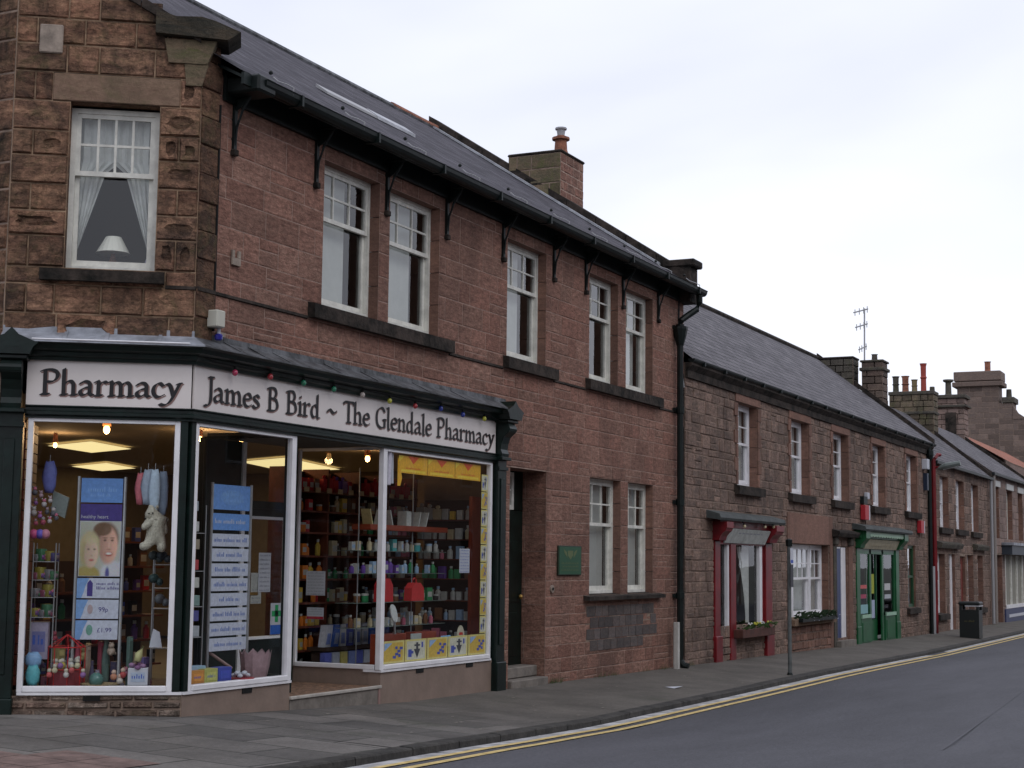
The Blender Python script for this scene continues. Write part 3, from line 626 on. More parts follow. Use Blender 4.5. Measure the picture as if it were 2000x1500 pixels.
for z in (5.26, 3.95, 2.5, 1.05): m.tube([(px_, 8.51, z), (px_, 8.51, z+.1)], .068, IRON, n=10); m.box(xy, px_-.1, px_+.1, 8.56, 8.61, z+.02, z+.08, IRON)
m.lathe((px_, 8.51, 5.02), [(.055, 0), (.1, .16), (.12, .26), (.12, .3)], IRON, 10)
m.tube([(px_, 8.51, .1), (px_+.01, 8.46, .03), (px_+.02, 8.38, .01)], .055, IRON, n=10)
m.build('downpipe', bld)
# thin black strip on the wall beside the pipe, and a small grey pipe
m = MB(); m.box(MAIN, 23.78, 23.84, .0, .012, 4.9, 5.75, BLACK); m.tube([MAIN(23.9, .03, 5.0), MAIN(23.9, .03, 4.55), MAIN(23.98, .03, 4.4)], .02, GREYP, n=6); m.build('overflow_pipe', bld)
# recessed doorway with dark green door, fanlight, steps
a, b, c, d = DOOR
m = MB(); dep = .34
nrow = 8
for i in range(nrow):
    za, zb = c+(d-c)*i/nrow, c+(d-c)*(i+1)/nrow; e = a + 0
    for (p, q) in ((0, .3 if i % 2 else .38), (.3 if i % 2 else .38, dep)):
        col = rnd.random(); t = (col, rnd.random()*.9, rnd.uniform(.1, .7))
        m.face([MAIN(b, -p-.004, za+.004), MAIN(b, -q+.004, za+.004), MAIN(b, -q+.004, zb-.004), MAIN(b, -p-.004, zb-.004)], RED, t)
m.face([MAIN(b+.004, 0, c), MAIN(b+.004, -dep, c), MAIN(b+.004, -dep, d), MAIN(b+.004, 0, d)], MORT)
m.face([MAIN(a, 0, c), MAIN(a, 0, d), MAIN(a, -dep, d), MAIN(a, -dep, c)], RED, (.5, .4, .2)); m.face([MAIN(a, 0, d), MAIN(b, 0, d), MAIN(b, -dep, d), MAIN(a, -dep, d)], RED, (.5, .2, .3))
m.build('door_recess', bld)
m = MB(); m.box(MAIN, a, b, -dep-.06, -dep, .28, 2.25, GREENBLK)
for (z0_, z1_) in ((.4, .95), (1.08, 1.85)):
    for (p, q) in ((a+.14, a+.50), (a+.58, a+.94)): m.box(MAIN, p, q, -dep-.01, -dep+.012, z0_, z1_, GREENBLK, bev=.005)
dr = m.build('door', bld)
m = MB(); m.ball(MAIN(a+.95, -dep+.05, 1.15), .032, BRASS); m.build('handle', dr)
m = MB(); 
fz0, fz1, fe = 2.26, 2.74, .80
m.box(MAIN, a, a+fe, -dep-.05, -dep+.01, fz0, fz0+.06, WHITEOLD); m.box(MAIN, a, a+fe, -dep-.05, -dep+.01, fz1-.05, fz1, WHITEOLD); m.box(MAIN, a, a+.05, -dep-.05, -dep+.01, fz0+.06, fz1-.05, WHITEOLD); m.box(MAIN, a+fe-.06, a+fe, -dep-.05, -dep+.01, fz0+.06, fz1-.05, WHITEOLD); m.box(MAIN, a+.05, a+fe-.06, -dep-.04, -dep, 2.50, 2.525, WHITEOLD)
for q_ in (.27, .5): m.box(MAIN, a+q_, a+q_+.025, -dep-.04, -dep, fz0+.06, fz1-.05, WHITEOLD)
m.box(MAIN, a+fe+.01, b, -dep-.05, -dep, fz0, 2.76, GREENBLK)
fl = m.build('fanlight', bld); m = MB(); m.face([MAIN(a+.05, -dep-.02, 2.3), MAIN(a+.75, -dep-.02, 2.3), MAIN(a+.75, -dep-.02, 2.69), MAIN(a+.05, -dep-.02, 2.69)], GLASS); m.box(MAIN, a, b, -dep-.3, -dep-.25, 1.9, 2.8, BLACK); m.build('pane', fl)
STEP = mat('worn_step_stone', (.17, .15, .13), .85, noise=.25, nscale=5, bump=.4, bscale=20)
for (p, q, r_, z0_, z1_) in ((a+.005, b-.01, .06, -.1, .145), (a+.005, b-.01, -.10, .15, .285)):
    m = MB(); m.box(MAIN, p, q, -dep-.04, r_, z0_, z1_, STEP, bev=.012); m.build('step', bld)

# ================================================================== chamfered corner building
cor = thing('corner_building', 'weathered dark sandstone gabled corner block with one tall curtained window over the shop', 'building', CHM(-.8, 0, .25))
WN = (-1.135, -.36, 4.11, 5.60)
topf = lambda s: 6.2 + .56*(-s)
m = MB()
stone_wall(m, CHM, -1.62, 0, 3.42, 7.3, [WN, (-1.29, -.19, 5.60, 5.86)], rnd, OLD, MORT3, ch=.26, bl=(.22, .55), marks=(3.96, 4.11, 5.60, 5.86), top=topf, proud=(.012, .032), gap=.006, stain=(.0, .45), darkp=.28, vary=.12, erode=lambda s: .5 if s > -.4 else .07)
stone_wall(m, CHM, -1.62, 0, -.2, .42, [], rnd, BAS, MORT2, ch=.06, bl=(.10, .40), proud=(.002, .035), stain=(.0, .7), vary=.35, darkp=.25)
stone_wall(m, SIDE, -9, 0, -.2, 8.2, [], rnd, OLD, MORT2, ch=.27, bl=(.3, .7), marks=(3.42, 3.96, 5.6), proud=(.006, .025), stain=(.3, .8), vary=.1)
m.build('wall', cor)
m = MB()                                             # eroded quoins turning onto the main front
z = 3.46; k = 0
while z < 6.1:
    hgt = .26; wq = .24; pr = .012 + .012*(k % 2)
    m.box(MAIN, XA-.002, XA+wq+.02*(k % 2), .002, pr+.006, z+.006, z+hgt-.006, OLD, (.3, rnd.uniform(-.4, .1), rnd.uniform(.55, .95)), bev=.008); z += hgt; k += 1
m.build('quoin', cor)
m = MB(); m.box(CHM, -1.29, -.19, -.12, .012, 5.605, 5.855, LNT, (.5, .7, .05), bev=.008); m.build('lintel', cor)
reveals(cor, CHM, WN, .13, OLD)
wn = sash(cor, CHM, WN[0], WN[1], WN[2], WN[3]-.02, .13, nx=4, ny=2, rail=.6, style='none', fw=.045, paint=WHITEOLD)
m = MB(); ia, ib = WN[0]+.05, WN[1]-.05              # tied-back net curtains
zc = 5.03
for side in (0, 1):
    n = 14; cols = []
    for j in range(13):
        t = j/12; z = 5.55 - (5.55-4.30)*t
        wd = .34*(1-t)**.75*(1 if t < .95 else .6) + .025 if z < 5.05 else .34 - (.0 if z > 5.05 else 0)
        if z >= 5.05: wd = .37
        else: wd = .235*((z-4.28)/.77)**1.0 + .02
        row = []
        for i in range(n+1):
            s_ = (ia + wd*i/n) if side == 0 else (ib - wd*i/n)
            row.append(CHM(s_, -.26 - .018*math.sin(i*1.9+t*2), z))
        cols.append(row)
    for r0, r1 in zip(cols, cols[1:]):
        for i in range(n): m.face([r0[i], r0[i+1], r1[i+1], r1[i]], CURT)
m.build('curtain', wn)
# room behind
m = MB(); RW = mat('blue_grey_room_wall', (.10, .11, .13), .9)
q = lambda s, d, z: CHM(s, d, z)
m.box(CHM, -1.5, -.1, -2.2, -2.1, 3.7, 6.1, RW); m.box(CHM, -1.55, -1.5, -2.1, -.14, 3.7, 6.1, RW); m.box(CHM, -.1, -.05, -2.1, -.14, 3.7, 6.1, RW); m.box(CHM, -1.5, -.1, -2.1, -.14, 3.62, 3.7, RW); m.box(CHM, -1.5, -.1, -2.1, -.14, 6.1, 6.15, RW)
m.build('room', cor)
sill(cor, CHM, -1.33, -.27, 3.985, 4.105, .10)
m = MB(); m.prism(CHM, [(0, 3.95), (.02, 3.955), (.015, 3.985), (0, 3.99)], -.26, .0, DARKSTONE); m.prism(MAIN, [(0, 3.945), (.04, 3.95), (.036, 3.985), (0, 3.99)], XA, XA+.25, DARKSTONE); m.build('string_course', cor)
m = MB(); PL = mat('pale_inset_stone', (.27, .22, .18), .85, noise=.3, nscale=8, bump=.5, bscale=20)
m.box(CHM, -1.42, -1.22, .0, .05, 6.02, 6.28, PL, bev=.01); m.build('inset_stone', cor)
m = MB()                                             # raking coping and kneeler
for i in range(6):
    s1 = -.02 - i*.27; s0 = s1 - .26
    m.prism(CHM, [(s0, topf(s0)-.02), (s1, topf(s1)-.02), (s1, topf(s1)+.07), (s0, topf(s0)+.07)], -.3, .07, DARKSTONE, 'd')
cp = m.build('coping', cor)
KN = stone_mat('dark_mossy_kneeler', (.055, .047, .036), (.04, .04, .033), (.085, .065, .045), .8, (.014, .016, .012), .9, lichen=.55, stainscale=2.5)
m = MB()
m.prism(CHM, [(-.42, 6.25), (.22, 6.22), (.33, 6.30), (.10, 6.39), (-.02, 6.42), (-.24, 6.41), (-.42, 6.46)], -.34, .10, KN, 'd')
m.prism(CHM, [(-.30, 6.0), (.04, 6.0), (.12, 6.218), (-.34, 6.218)], -.3, .045, MOSS, 'd')
m.prism(CHM, [(-.14, 5.80), (.0, 5.80), (.05, 5.996), (-.16, 5.996)], -.25, .036, MOSS, 'd'); m.build('kneeler', cp)
m = MB(); m.box(xy, 10.4, 11.9, 13.2, 17.5, -.2, 6.2, SHELL); m.build('rear_wall', cor)

# ================================================================== lettering: broad-nib strokes
def hull(p):
    p = sorted(set((round(a, 5), round(b, 5)) for a, b in p))
    def half(q):
        h = []
        for a in q:
            while len(h) > 1 and (h[-1][0]-h[-2][0])*(a[1]-h[-2][1]) - (h[-1][1]-h[-2][1])*(a[0]-h[-2][0]) <= 0: h.pop()
            h.append(a)
        return h
    lo = half(p); up = half(p[::-1]); return lo[:-1] + up[:-1]
def smooth(p, k=4):
    if len(p) < 3: return p
    q = [p[0]] + p + [p[-1]]; out = []
    for i in range(1, len(q)-2):
        for j in range(k):
            t = j/k; a, b, c, d = q[i-1], q[i], q[i+1], q[i+2]
            out.append(tuple(.5*((2*b[n]) + (-a[n]+c[n])*t + (2*a[n]-5*b[n]+4*c[n]-d[n])*t*t + (-a[n]+3*b[n]-3*c[n]+d[n])*t**3) for n in (0, 1)))
    out.append(p[-1]); return out
GL = {
 'P': (.64, [[(.15, .03), (.15, .95)], [(.03, .93), (.16, .97), (.36, .98), (.52, .90), (.56, .74), (.48, .58), (.34, .51), (.2, .52)], [(.04, .03), (.27, .03)]]),
 'h': (.60, [[(.13, .03), (.13, 1.02)], [(.14, .42), (.24, .54), (.36, .56), (.44, .46), (.45, .3), (.45, .03)], [(.04, .03), (.23, .03)], [(.37, .03), (.55, .03)]]),
 'a': (.55, [[(.09, .47), (.18, .56), (.32, .55), (.40, .44), (.40, .1), (.50, .03)], [(.39, .34), (.22, .31), (.09, .2), (.10, .07), (.22, .03), (.39, .16)]]),
 'r': (.44, [[(.03, .54), (.13, .56), (.13, .03)], [(.14, .40), (.22, .52), (.33, .57), (.40, .52)], [(.04, .03), (.24, .03)]]),
 'm': (.90, [[(.03, .54), (.13, .56), (.13, .03)], [(.14, .42), (.24, .54), (.35, .56), (.43, .46), (.44, .3), (.44, .03)], [(.45, .42), (.55, .54), (.66, .56), (.74, .46), (.75, .3), (.75, .03)], [(.05, .03), (.22, .03)], [(.36, .03), (.53, .03)], [(.67, .03), (.85, .03)]]),
 'c': (.48, [[(.41, .46), (.30, .57), (.15, .5), (.08, .3), (.13, .1), (.27, .03), (.42, .11)]]),
 'y': (.55, [[(.05, .55), (.16, .50), (.28, .08)], [(.50, .58), (.42, .4), (.28, .06), (.14, -.18), (-.02, -.28), (-.16, -.24)], [(.42, .56), (.54, .57)]]),
 'J': (.36, [[(.26, .95), (.26, .2), (.22, -.04), (.10, -.18), (-.03, -.17)], [(.15, .96), (.37, .96)]]),
 'e': (.49, [[(.10, .31), (.26, .33), (.42, .37), (.38, .52), (.26, .57), (.13, .5), (.07, .3), (.13, .1), (.27, .03), (.43, .11)]]),
 's': (.42, [[(.35, .48), (.24, .56), (.11, .5), (.12, .38), (.26, .28), (.35, .17), (.27, .05), (.14, .03), (.04, .11)]]),
 'B': (.66, [[(.15, .03), (.15, .95)], [(.03, .94), (.2, .98), (.40, .96), (.48, .8), (.42, .62), (.28, .54), (.17, .54)], [(.28, .54), (.46, .5), (.56, .3), (.5, .1), (.32, .02), (.04, .03)]]),
 'i': (.27, [[(.03, .54), (.13, .56), (.13, .03)], [(.13, .78), (.14, .82)], [(.04, .03), (.23, .03)]]),
 'd': (.58, [[(.41, .44), (.30, .56), (.15, .5), (.08, .28), (.13, .08), (.25, .03), (.41, .16)], [(.42, 1.02), (.42, .08), (.53, .03)]]),
 '~': (.70, [[(.08, .36), (.16, .47), (.26, .47), (.40, .36), (.52, .35), (.60, .44)]]),
 'T': (.60, [[(.03, .86), (.05, .95), (.32, .96), (.58, .96), (.62, .87)], [(.31, .96), (.31, .03)], [(.2, .03), (.43, .03)]]),
 'G': (.74, [[(.60, .80), (.46, .96), (.27, .94), (.12, .76), (.08, .48), (.14, .18), (.32, .03), (.50, .05), (.60, .14)], [(.61, .42), (.61, .06)], [(.5, .42), (.70, .42)]]),
 'l': (.27, [[(.13, 1.02), (.13, .06), (.22, .03)], [(.03, 1.0), (.13, 1.02)]]),
 'n': (.60, [[(.03, .54), (.13, .56), (.13, .03)], [(.14, .42), (.24, .54), (.36, .56), (.44, .46), (.45, .3), (.45, .03)], [(.04, .03), (.23, .03)], [(.37, .03), (.55, .03)]]),
 ' ': (.36, []),
}
def letters(fr, text, s0, s1, base, cap, d, material, ox=0, oz=0, parent=None, nib=(.135, .035), ang=18, name='lettering'):
    tot = sum(GL[c][0] for c in text); k = (s1-s0)/tot; m = MB(); x = 0; j = 0
    ca, sa = math.cos(math.radians(ang)), math.sin(math.radians(ang)); w, h = nib[0]/2, nib[1]/2
    cor_ = [(ca*a*w - sa*b*h, sa*a*w + ca*b*h) for a, b in ((-1, -1), (1, -1), (1, 1), (-1, 1))]
    for c in text:
        for st in GL[c][1]:
            q = smooth(st)
            for (a, b), (e, f) in zip(q, q[1:]):
                hl = hull([(x+a+u, b+v) for u, v in cor_] + [(x+e+u, f+v) for u, v in cor_]); j += 1
                dd = d + (j % 23)*.00012
                m.face([fr(s0+u*k+ox, dd, base+v*cap+oz) for u, v in hl], material)
        x += GL[c][0]
    return m.build(name, parent)
def scribble(m, fr, s0, s1, z, h, d, material, rnd, dens=1.0):
    """word-like runs of small strokes where the photo's print is too small to read"""
    x = s0
    while x < s1-.3*h:
        wl = rnd.uniform(2, 6)*h*.7
        e = min(s1, x+wl)
        while x < e:
            t = rnd.uniform(.25, .5)*h; hh = h*rnd.choice((.6, .6, .65, 1))
            m.face([fr(x, d, z), fr(x+t*.55, d, z), fr(x+t*.55, d, z+hh), fr(x, d, z+hh)], material); x += t*1.15
        x += h*.5
def text_obj(txt, fr, s, d, z, size, material, parent, name='lettering', align='LEFT', bold=0):
    cu = bpy.data.curves.new('t', 'FONT'); cu.body = txt; cu.size = size; cu.align_x = align; cu.offset = bold
    o = bpy.data.objects.new('t', cu); C.objects.link(o); dg = bpy.context.evaluated_depsgraph_get(); dg.update()
    me = bpy.data.meshes.new_from_object(o.evaluated_get(dg)); bpy.data.objects.remove(o)
    m = MB(); vs = [fr(s+v.co.x, d, z+v.co.y) for v in me.vertices]; m.mesh(vs, [tuple(p.vertices) for p in me.polygons], material); return m.build(name, parent)

# ================================================================== pharmacy shopfront wrapping the corner
shop = thing('shopfront', 'dark green and white pharmacy shopfront wrapping the street corner under a long pale fascia', 'shopfront', (13.9, YW, .15))
KM = .516
def mpr(mb, fr, prof, s0, s1, material, k0=0, k1=0):
    n = len(prof); vs = [fr(s0-k0*d, d, z) for d, z in prof] + [fr(s1+k1*d, d, z) for d, z in prof]
    mb.mesh(vs, [tuple(range(n)), tuple(range(2*n-1, n-1, -1))] + [(i, (i+1) % n, n+(i+1) % n, n+i) for i in range(n)], material)
CORN = [(0, 3.285), (.055, 3.285), (.06, 3.31), (.085, 3.325), (.09, 3.355), (.15, 3.375), (.165, 3.41), (.20, 3.425), (.20, 3.44), (0, 3.44)]
FL = [(0, 3.442), (.215, 3.425), (.215, 3.437), (.015, 3.535), (.012, 3.585), (0, 3.585)]
LOWM = [(0, 2.785), (.03, 2.785), (.03, 2.80), (.055, 2.815), (.055, 2.84), (.035, 2.85), (.035, 2.875), (.05, 2.885), (.05, 2.895), (0, 2.895)]
m = MB(); mpr(m, CHM, CORN, -1.44, 0, GREENBLK, 0, KM); mpr(m, MAIN, CORN, 11.3, 17.28, GREENBLK, KM, 0); m.build('cornice', shop)
m = MB(); mpr(m, CHM, FL, -1.62, 0, LEAD, 0, KM); m.tube([CHM(-1.35, .21, 3.447), CHM(-.9, .215, 3.447), CHM(-.02, .215, 3.447)], .008, WHITE, n=5); m.build('lead_flashing', shop)
m = MB(); mpr(m, MAIN, FL, 11.3, 17.55, LEADD, KM, 0); m.build('lead_flashing', shop)
for i, x in enumerate((11.72, 12.1, 12.5, 13.4, 14.1, 15.2, 16.1)): m = MB(); mpr(m, MAIN, [(.012, 3.54), (.215, 3.439), (.215, 3.446), (.016, 3.545), (.016, 3.58), (.012, 3.58)], x, x+.03, LEADD); m.build('flashing_lap', shop)
for s in (-1.1, -.75, -.3): m = MB(); mpr(m, CHM, [(.012, 3.54), (.215, 3.439), (.215, 3.446), (.016, 3.545), (.016, 3.58), (.012, 3.58)], s, s+.03, LEAD); m.build('flashing_lap', shop)
m = MB(); mpr(m, CHM, LOWM, -1.40, 0, GREENBLK, 0, KM); mpr(m, MAIN, LOWM, 11.3, 17.28, GREENBLK, KM, 0); m.build('fascia_moulding', shop)
BRD = [(0, 2.895), (.022, 2.895), (.022, 3.285), (0, 3.285)]
m = MB(); mpr(m, CHM, BRD, -1.40, -.004, SIGNW, 0, 0); s1_ = m.build('fascia_board', shop)
m = MB(); mpr(m, MAIN, BRD, 11.308, 17.265, SIGNW, 0, 0); s2_ = m.build('fascia_board', shop)
def lett(txt, fr, s0, s1, base, cap, par):
    letters(fr, txt, s0, s1, base, cap, .0235, INKSH, .010, -.011, par, nib=(.14, .04), ang=32, name='letter_shade')
    letters(fr, txt, s0, s1, base, cap, .0275, INK, 0, 0, par, nib=(.14, .028), ang=32)
lett('Pharmacy', CHM, -1.285, -.09, 2.985, .225, s1_)
lett('James B Bird ~ The Glendale Pharmacy', MAIN, 11.46, 17.21, 2.985, .225, s2_)
# windows
fw = .048
def pane_frame(fr, a, b, z0, z1, d0=-.05, d1=.012, l=fw, r=fw, t=.03, bt=.05, material=WHITE, glass=True, name='shop_window'):
    m = MB(); m.box(fr, a, a+l, d0, d1, z0, z1, material, bev=.004); m.box(fr, b-r, b, d0, d1, z0, z1, material, bev=.004)
    m.box(fr, a+l, b-r, d0, d1, z1-t, z1, material); m.box(fr, a+l, b-r, d0, d1+.018, z0, z0+bt, material, bev=.006); o = m.build(name, shop)
    if glass: g = MB(); g.face([fr(a+l, -.02, z0+bt), fr(b-r, -.02, z0+bt), fr(b-r, -.02, z1-t), fr(a+l, -.02, z1-t)], SHOPG); g.build('pane', o)
    return o
pane_frame(CHM, -1.375, -.085, .45, 2.785)
pane_frame(MAIN, 11.37, 12.965, .45, 2.785, r=.075)
pane_frame(MAIN, 14.63, 17.22, .45, 2.785, l=.075)
RET = Frame((14.66, YW+1.10), (0, -1))           # right side of the lobby, faces the street's left
pane_frame(RET, .0, 1.06, .45, 2.80, d0=-.04, d1=0, l=.035, r=.03, name='lobby_window')
RTL = Frame((12.955, YW), (0, 1))
pane_frame(RTL, .06, 1.06, .45, 2.80, d0=-.04, d1=0, l=.035, r=.035, material=GREENBLK, name='lobby_window')
m = MB(); m.box(CHM, -.082, -.02, -.05, .012, .45, 2.785, GREENBLK); m.box(MAIN, 11.31, 11.368, -.05, .012, .45, 2.785, GREENBLK)
m.build('corner_post', shop)
m = MB(); m.box(MAIN, 12.968, 12.99, -.10, -.0, .33, 2.785, GREENBLK); m.build('lobby_post', shop)
for fr_, a, b in ((CHM, -1.37, .0), (MAIN, 11.302, 12.96), (MAIN, 14.64, 17.22)): m = MB(); m.box(fr_, a, b, -.2, .022, .425, .449, WHITE); m.build('window_cill', shop)
for a, b in ((11.302, 12.955), (14.655, 17.28)):
    m = MB(); m.box(MAIN, a, b, -.15, .004, -.2, .424, RENDER); o = m.build('stall_riser', shop)
m = MB(); m.box(RET, .0, 1.08, -.1, -.002, .1, .449, RENDER); m.build('stall_riser', shop)
m = MB(); m.box(RTL, .152, 1.08, -.1, -.002, .1, .449, RENDER); m.build('stall_riser', shop)
for s_, e_ in ((12.18, 12.33), (15.42, 15.58), (16.6, 16.77)):
    m = MB(); m.box(MAIN, s_, e_, .0045, .012, .375, .42, BLACK); m.build('air_vent', shop)
m = MB(); m.box(CHM, -.82, -.68, .012, .03, .375, .42, BLACK); m.build('air_vent', shop)
# lobby floor, step, soffit, door
TER = mat('speckled_lobby_tile', (.19, .115, .075), .75, noise=.75, nscale=26)
m = MB(); m.box(MAIN, 12.96, 14.65, -1.08, -.005, .1, .285, TER); m.build('lobby_floor', shop)
m = MB(); m.box(MAIN, 12.957, 14.652, -.004, .03, .262, .295, mat('pale_step_nosing', (.40, .37, .33), .7, noise=.15), bev=.006); m.box(MAIN, 12.957, 14.652, -.003, .012, -.1, .26, STEP); m.box(MAIN, 14.6, 14.64, .013, .02, .1, .26, INKSH); m.build('lobby_step', shop)
m = MB(); m.box(MAIN, 12.99, 14.65, -1.08, -.051, 2.80, 2.84, mat('lobby_soffit', (.10, .095, .08), .8)); m.build('lobby_soffit', shop)
DK = Frame((0, YW+1.10), (1, 0))
m = MB(); m.box(DK, 12.97, 13.62, -.05, 0, .285, 2.80, GREENBLK)
m.box(DK, 13.62, 13.68, -.05, .02, .285, 2.80, WHITE); m.box(DK, 14.58, 14.64, -.05, .02, .285, 2.80, GREENBLK); m.box(DK, 13.68, 14.58, -.05, .015, 2.12, 2.2, GREENBLK); m.build('door_frame', shop)
m = MB(); m.box(DK, 13.70, 14.57, -.04, -.005, .30, .76, GREENBLK); m.box(DK, 13.70, 14.57, -.04, -.005, 2.04, 2.12, GREENBLK); m.box(DK, 13.70, 13.78, -.04, -.005, .76, 2.04, GREENBLK); m.box(DK, 14.47, 14.57, -.04, -.005, .76, 2.04, GREENBLK)
for bx_ in ((13.78, 14.47, .76, .79), (13.78, 14.47, 2.01, 2.04), (13.78, 13.80, .79, 2.01), (14.45, 14.47, .79, 2.01)): m.box(DK, bx_[0], bx_[1], -.03, .005, bx_[2], bx_[3], WHITE)
dr = m.build('door', shop); m = MB(); m.face([DK(13.8, -.02, .79), DK(14.45, -.02, .79), DK(14.45, -.02, 2.01), DK(13.8, -.02, 2.01)], SHOPG); m.build('pane', dr)
m = MB(); m.box(DK, 13.81, 13.95, .006, .02, 1.22, 1.25, BRASS); m.build('handle', dr)
# pilasters with consoles
def pilaster(fr, a, b, base, cap=True):
    m = MB(); m.box(fr, a, b, -.05, .06, .40, 2.84, GREENBLK, bev=.004); m.box(fr, a-.012, b+.012, -.05, .085, base-.2, .40, GREENBLK, bev=.01); m.box(fr, a+.06, b-.06, .06, .072, .6, 2.6, GREENBLK, bev=.005)
    m.box(fr, a-.01, b+.01, -.05, .08, 2.70, 2.74, GREENBLK); p = m.build('pilaster', shop)
    m = MB(); pr = [(0, 2.86), (.09, 2.86), (.10, 2.90), (.08, 2.95), (.09, 3.02), (.12, 3.10), (.19, 3.16), (.20, 3.22), (.17, 3.27), (0, 3.27)]
    m.prism(fr, pr, a+.02, b-.02, GREENBLK)
    m.tube([fr(a+.015, .15, 3.2), fr(b-.015, .15, 3.2)], .055, GREENBLK, n=12)
    m.box(fr, a-.015, b+.015, 0, .12, 2.82, 2.858, GREENBLK, bev=.006); m.box(fr, a-.03, b+.03, 0, .2, 3.272, 3.31, GREENBLK, bev=.008)
    m.build('console', p)
    m = MB(); mid = (a+b)/2; w = (b-a)/2
    m.prism(fr, [(mid-w-.05, 3.312), (mid+w+.05, 3.312), (mid+w+.08, 3.38), (mid+w+.12, 3.41), (mid+w*.55, 3.48), (mid, 3.54), (mid-w*.55, 3.48), (mid-w-.12, 3.41), (mid-w-.08, 3.38)], -.02, .235, GREENBLK, 'd'); m.build('console_cap', p)
pilaster(MAIN, 17.27, 17.50, .05); pilaster(CHM, -1.62, -1.41, .28)

# ================================================================== inside the pharmacy
WALLI = mat('shop_cream_wall', (.16, .115, .08), .8, noise=.1); CEIL = mat('shop_ceiling', (.34, .28, .21), .85); WOOD = mat('red_brown_wood', (.13, .032, .016), .5, noise=.3, nscale=6)
FLOORI = mat('shop_floor', (.06, .045, .035), .7); DECK = mat('display_deck', (.12, .08, .055), .7, noise=.3)
inner = thing('shop_interior', 'dim brown pharmacy room seen through the shop windows', 'room', (15, 12, .3))
m = MB()
poly = [(11.36, 8.66), (17.6, 8.66), (17.6, 9.75), (19.1, 9.75), (19.1, 10.9), (22, 10.9), (22, 17.4), (10.45, 17.4), (10.45, 9.96)]
m.face([(x, y, .24) for x, y in poly], FLOORI); m.build('floor', inner)
m = MB(); m.face([(x, y, 3.0) for x, y in poly], CEIL); m.build('ceiling', inner)
m = MB()
for i in range(1, len(poly)-1):
    (a, b), (c, d) = poly[i], poly[i+1]; m.face([(a, b, .28), (c, d, .28), (c, d, 3.0), (a, b, 3.0)], WALLI)
m.face([CHM(-1.38, -.06, 2.79), CHM(0, -.06, 2.79), CHM(0, -.06, 3.0), CHM(-1.38, -.06, 3.0)], WALLI); m.face([(11.33, 8.67, 2.79), (17.6, 8.67, 2.79), (17.6, 8.67, 3.0), (11.33, 8.67, 3.0)], WALLI)
m.build('wall', inner)
m = MB(); m.prism(xy, [(11.36, 8.68), (12.93, 8.68), (12.93, 9.5), (11.6, 9.9), (10.50, 9.92)], .30, .452, DECK, 'z'); m.build('window_deck', inner)
m = MB(); m.prism(xy, [(14.69, 8.68), (17.58, 8.68), (17.58, 9.35), (14.69, 9.35)], .30, .452, DECK, 'z'); m.build('window_deck', inner)
SLATW = mat('slatted_red_panel', (.16, .03, .016), .5, noise=.35, nscale=3)
m = MB()
for i in range(26): m.box(CHM, -.10, -.04, -.9, -.06, .5+i*.088, .5+i*.088+.078, SLATW)
m.build('slatwall_panel', inner)
m = MB()
for i in range(26): m.box(CHM, -1.46, -1.40, -.9, -.1, .5+i*.088, .5+i*.088+.078, SLATW)
m.build('slatwall_panel', inner)
LAMPY = mat('lit_diffuser', (.9, .8, .5), .5, emit=((1.0, .80, .38), .95))
def ceil_panel(p, lab):
    m = MB(); m.face([(x, y, 2.975) for x, y in p], LAMPY); cx = sum(x for x, y in p)/4; cy = sum(y for x, y in p)/4
    t = thing('ceiling_light', lab, 'ceiling light', (cx, cy, 2.98), 'lit ceiling panels'); m.build('diffuser', t)
    f = MB(); q = [(cx+(x-cx)*1.05, cy+(y-cy)*1.05) for x, y in p]
    for i in range(4):
        j = (i+1) % 4; f.face([(*p[i], 2.972), (*p[j], 2.972), (*q[j], 2.972), (*q[i], 2.972)], WHITE)
    f.build('frame', t)
ceil_panel([(14.95, 12.85), (16.2, 13.25), (16.65, 14.3), (15.4, 13.95)], 'yellow lit ceiling panel nearest the corner window, with a warm bulb beside it')
ceil_panel([(18.5, 15.6), (19.8, 16.1), (20.3, 17.2), (19.1, 16.8)], 'smaller lit ceiling panel just above the tall display stand with the portrait')
ceil_panel([(18.2, 12.25), (20.9, 13.05), (21.3, 14.3), (18.8, 13.45)], 'long lit ceiling panel seen above the shop lobby')
BULB = mat('hot_bulb', (1, .8, .5), .4, emit=((1.0, .55, .18), 7)); BULBG = mat('warm_glow_ring', (.6, .2, .05), .4, emit=((1.0, .28, .06), 1.2))
for i, (x, y, z, r, lab) in enumerate(((12.6, 10.64, 2.87, .034, 'bright pear-shaped bulb hanging high in the corner window'), (14.05, 12.6, 2.86, .024, 'small bulb at the left end of the ceiling panel in the corner window'), (14.22, 10.7, 2.90, .024, 'small bulb beside the green corner post'), (14.92, 10.65, 2.90, .03, 'warm bulb above the tall stand of white cards'), (17.45, 10.5, 2.88, .032, 'round bulb glowing through the lobby glass'))):
    t = thing('spot_lamp', lab, 'lamp', (x, y, 2.99), 'warm spot lamps in the shop'); m = MB(); m.ball((x, y, z), r, BULB, (1, 1, 1.3), n=12); m.build('bulb', t, True)
    m = MB(); m.lathe((x, y, z), [(r*1.3, r*1.1), (r*1.1, .1), (.02, 2.995-z)], BULBG if i == 0 else CERAM, 10); m.build('lamp_holder', t)
    pl = bpy.data.lights.new('spot_lamp_light', 'POINT'); pl.energy = 7; pl.color = (1, .62, .3); pl.shadow_soft_size = .05; po = bpy.data.objects.new('bulb_light', pl); C.objects.link(po); po.location = (x, y, z-r*1.6); 
for k_, (x, y) in enumerate(((15.8, 13.6), (19.8, 13.2))):
    pl = bpy.data.lights.new('panel_light', 'AREA'); pl.energy = 42; pl.size = 1.1; pl.color = (1, .74, .42); po = bpy.data.objects.new('panel_light', pl); C.objects.link(po); po.location = (x, y, 2.95)

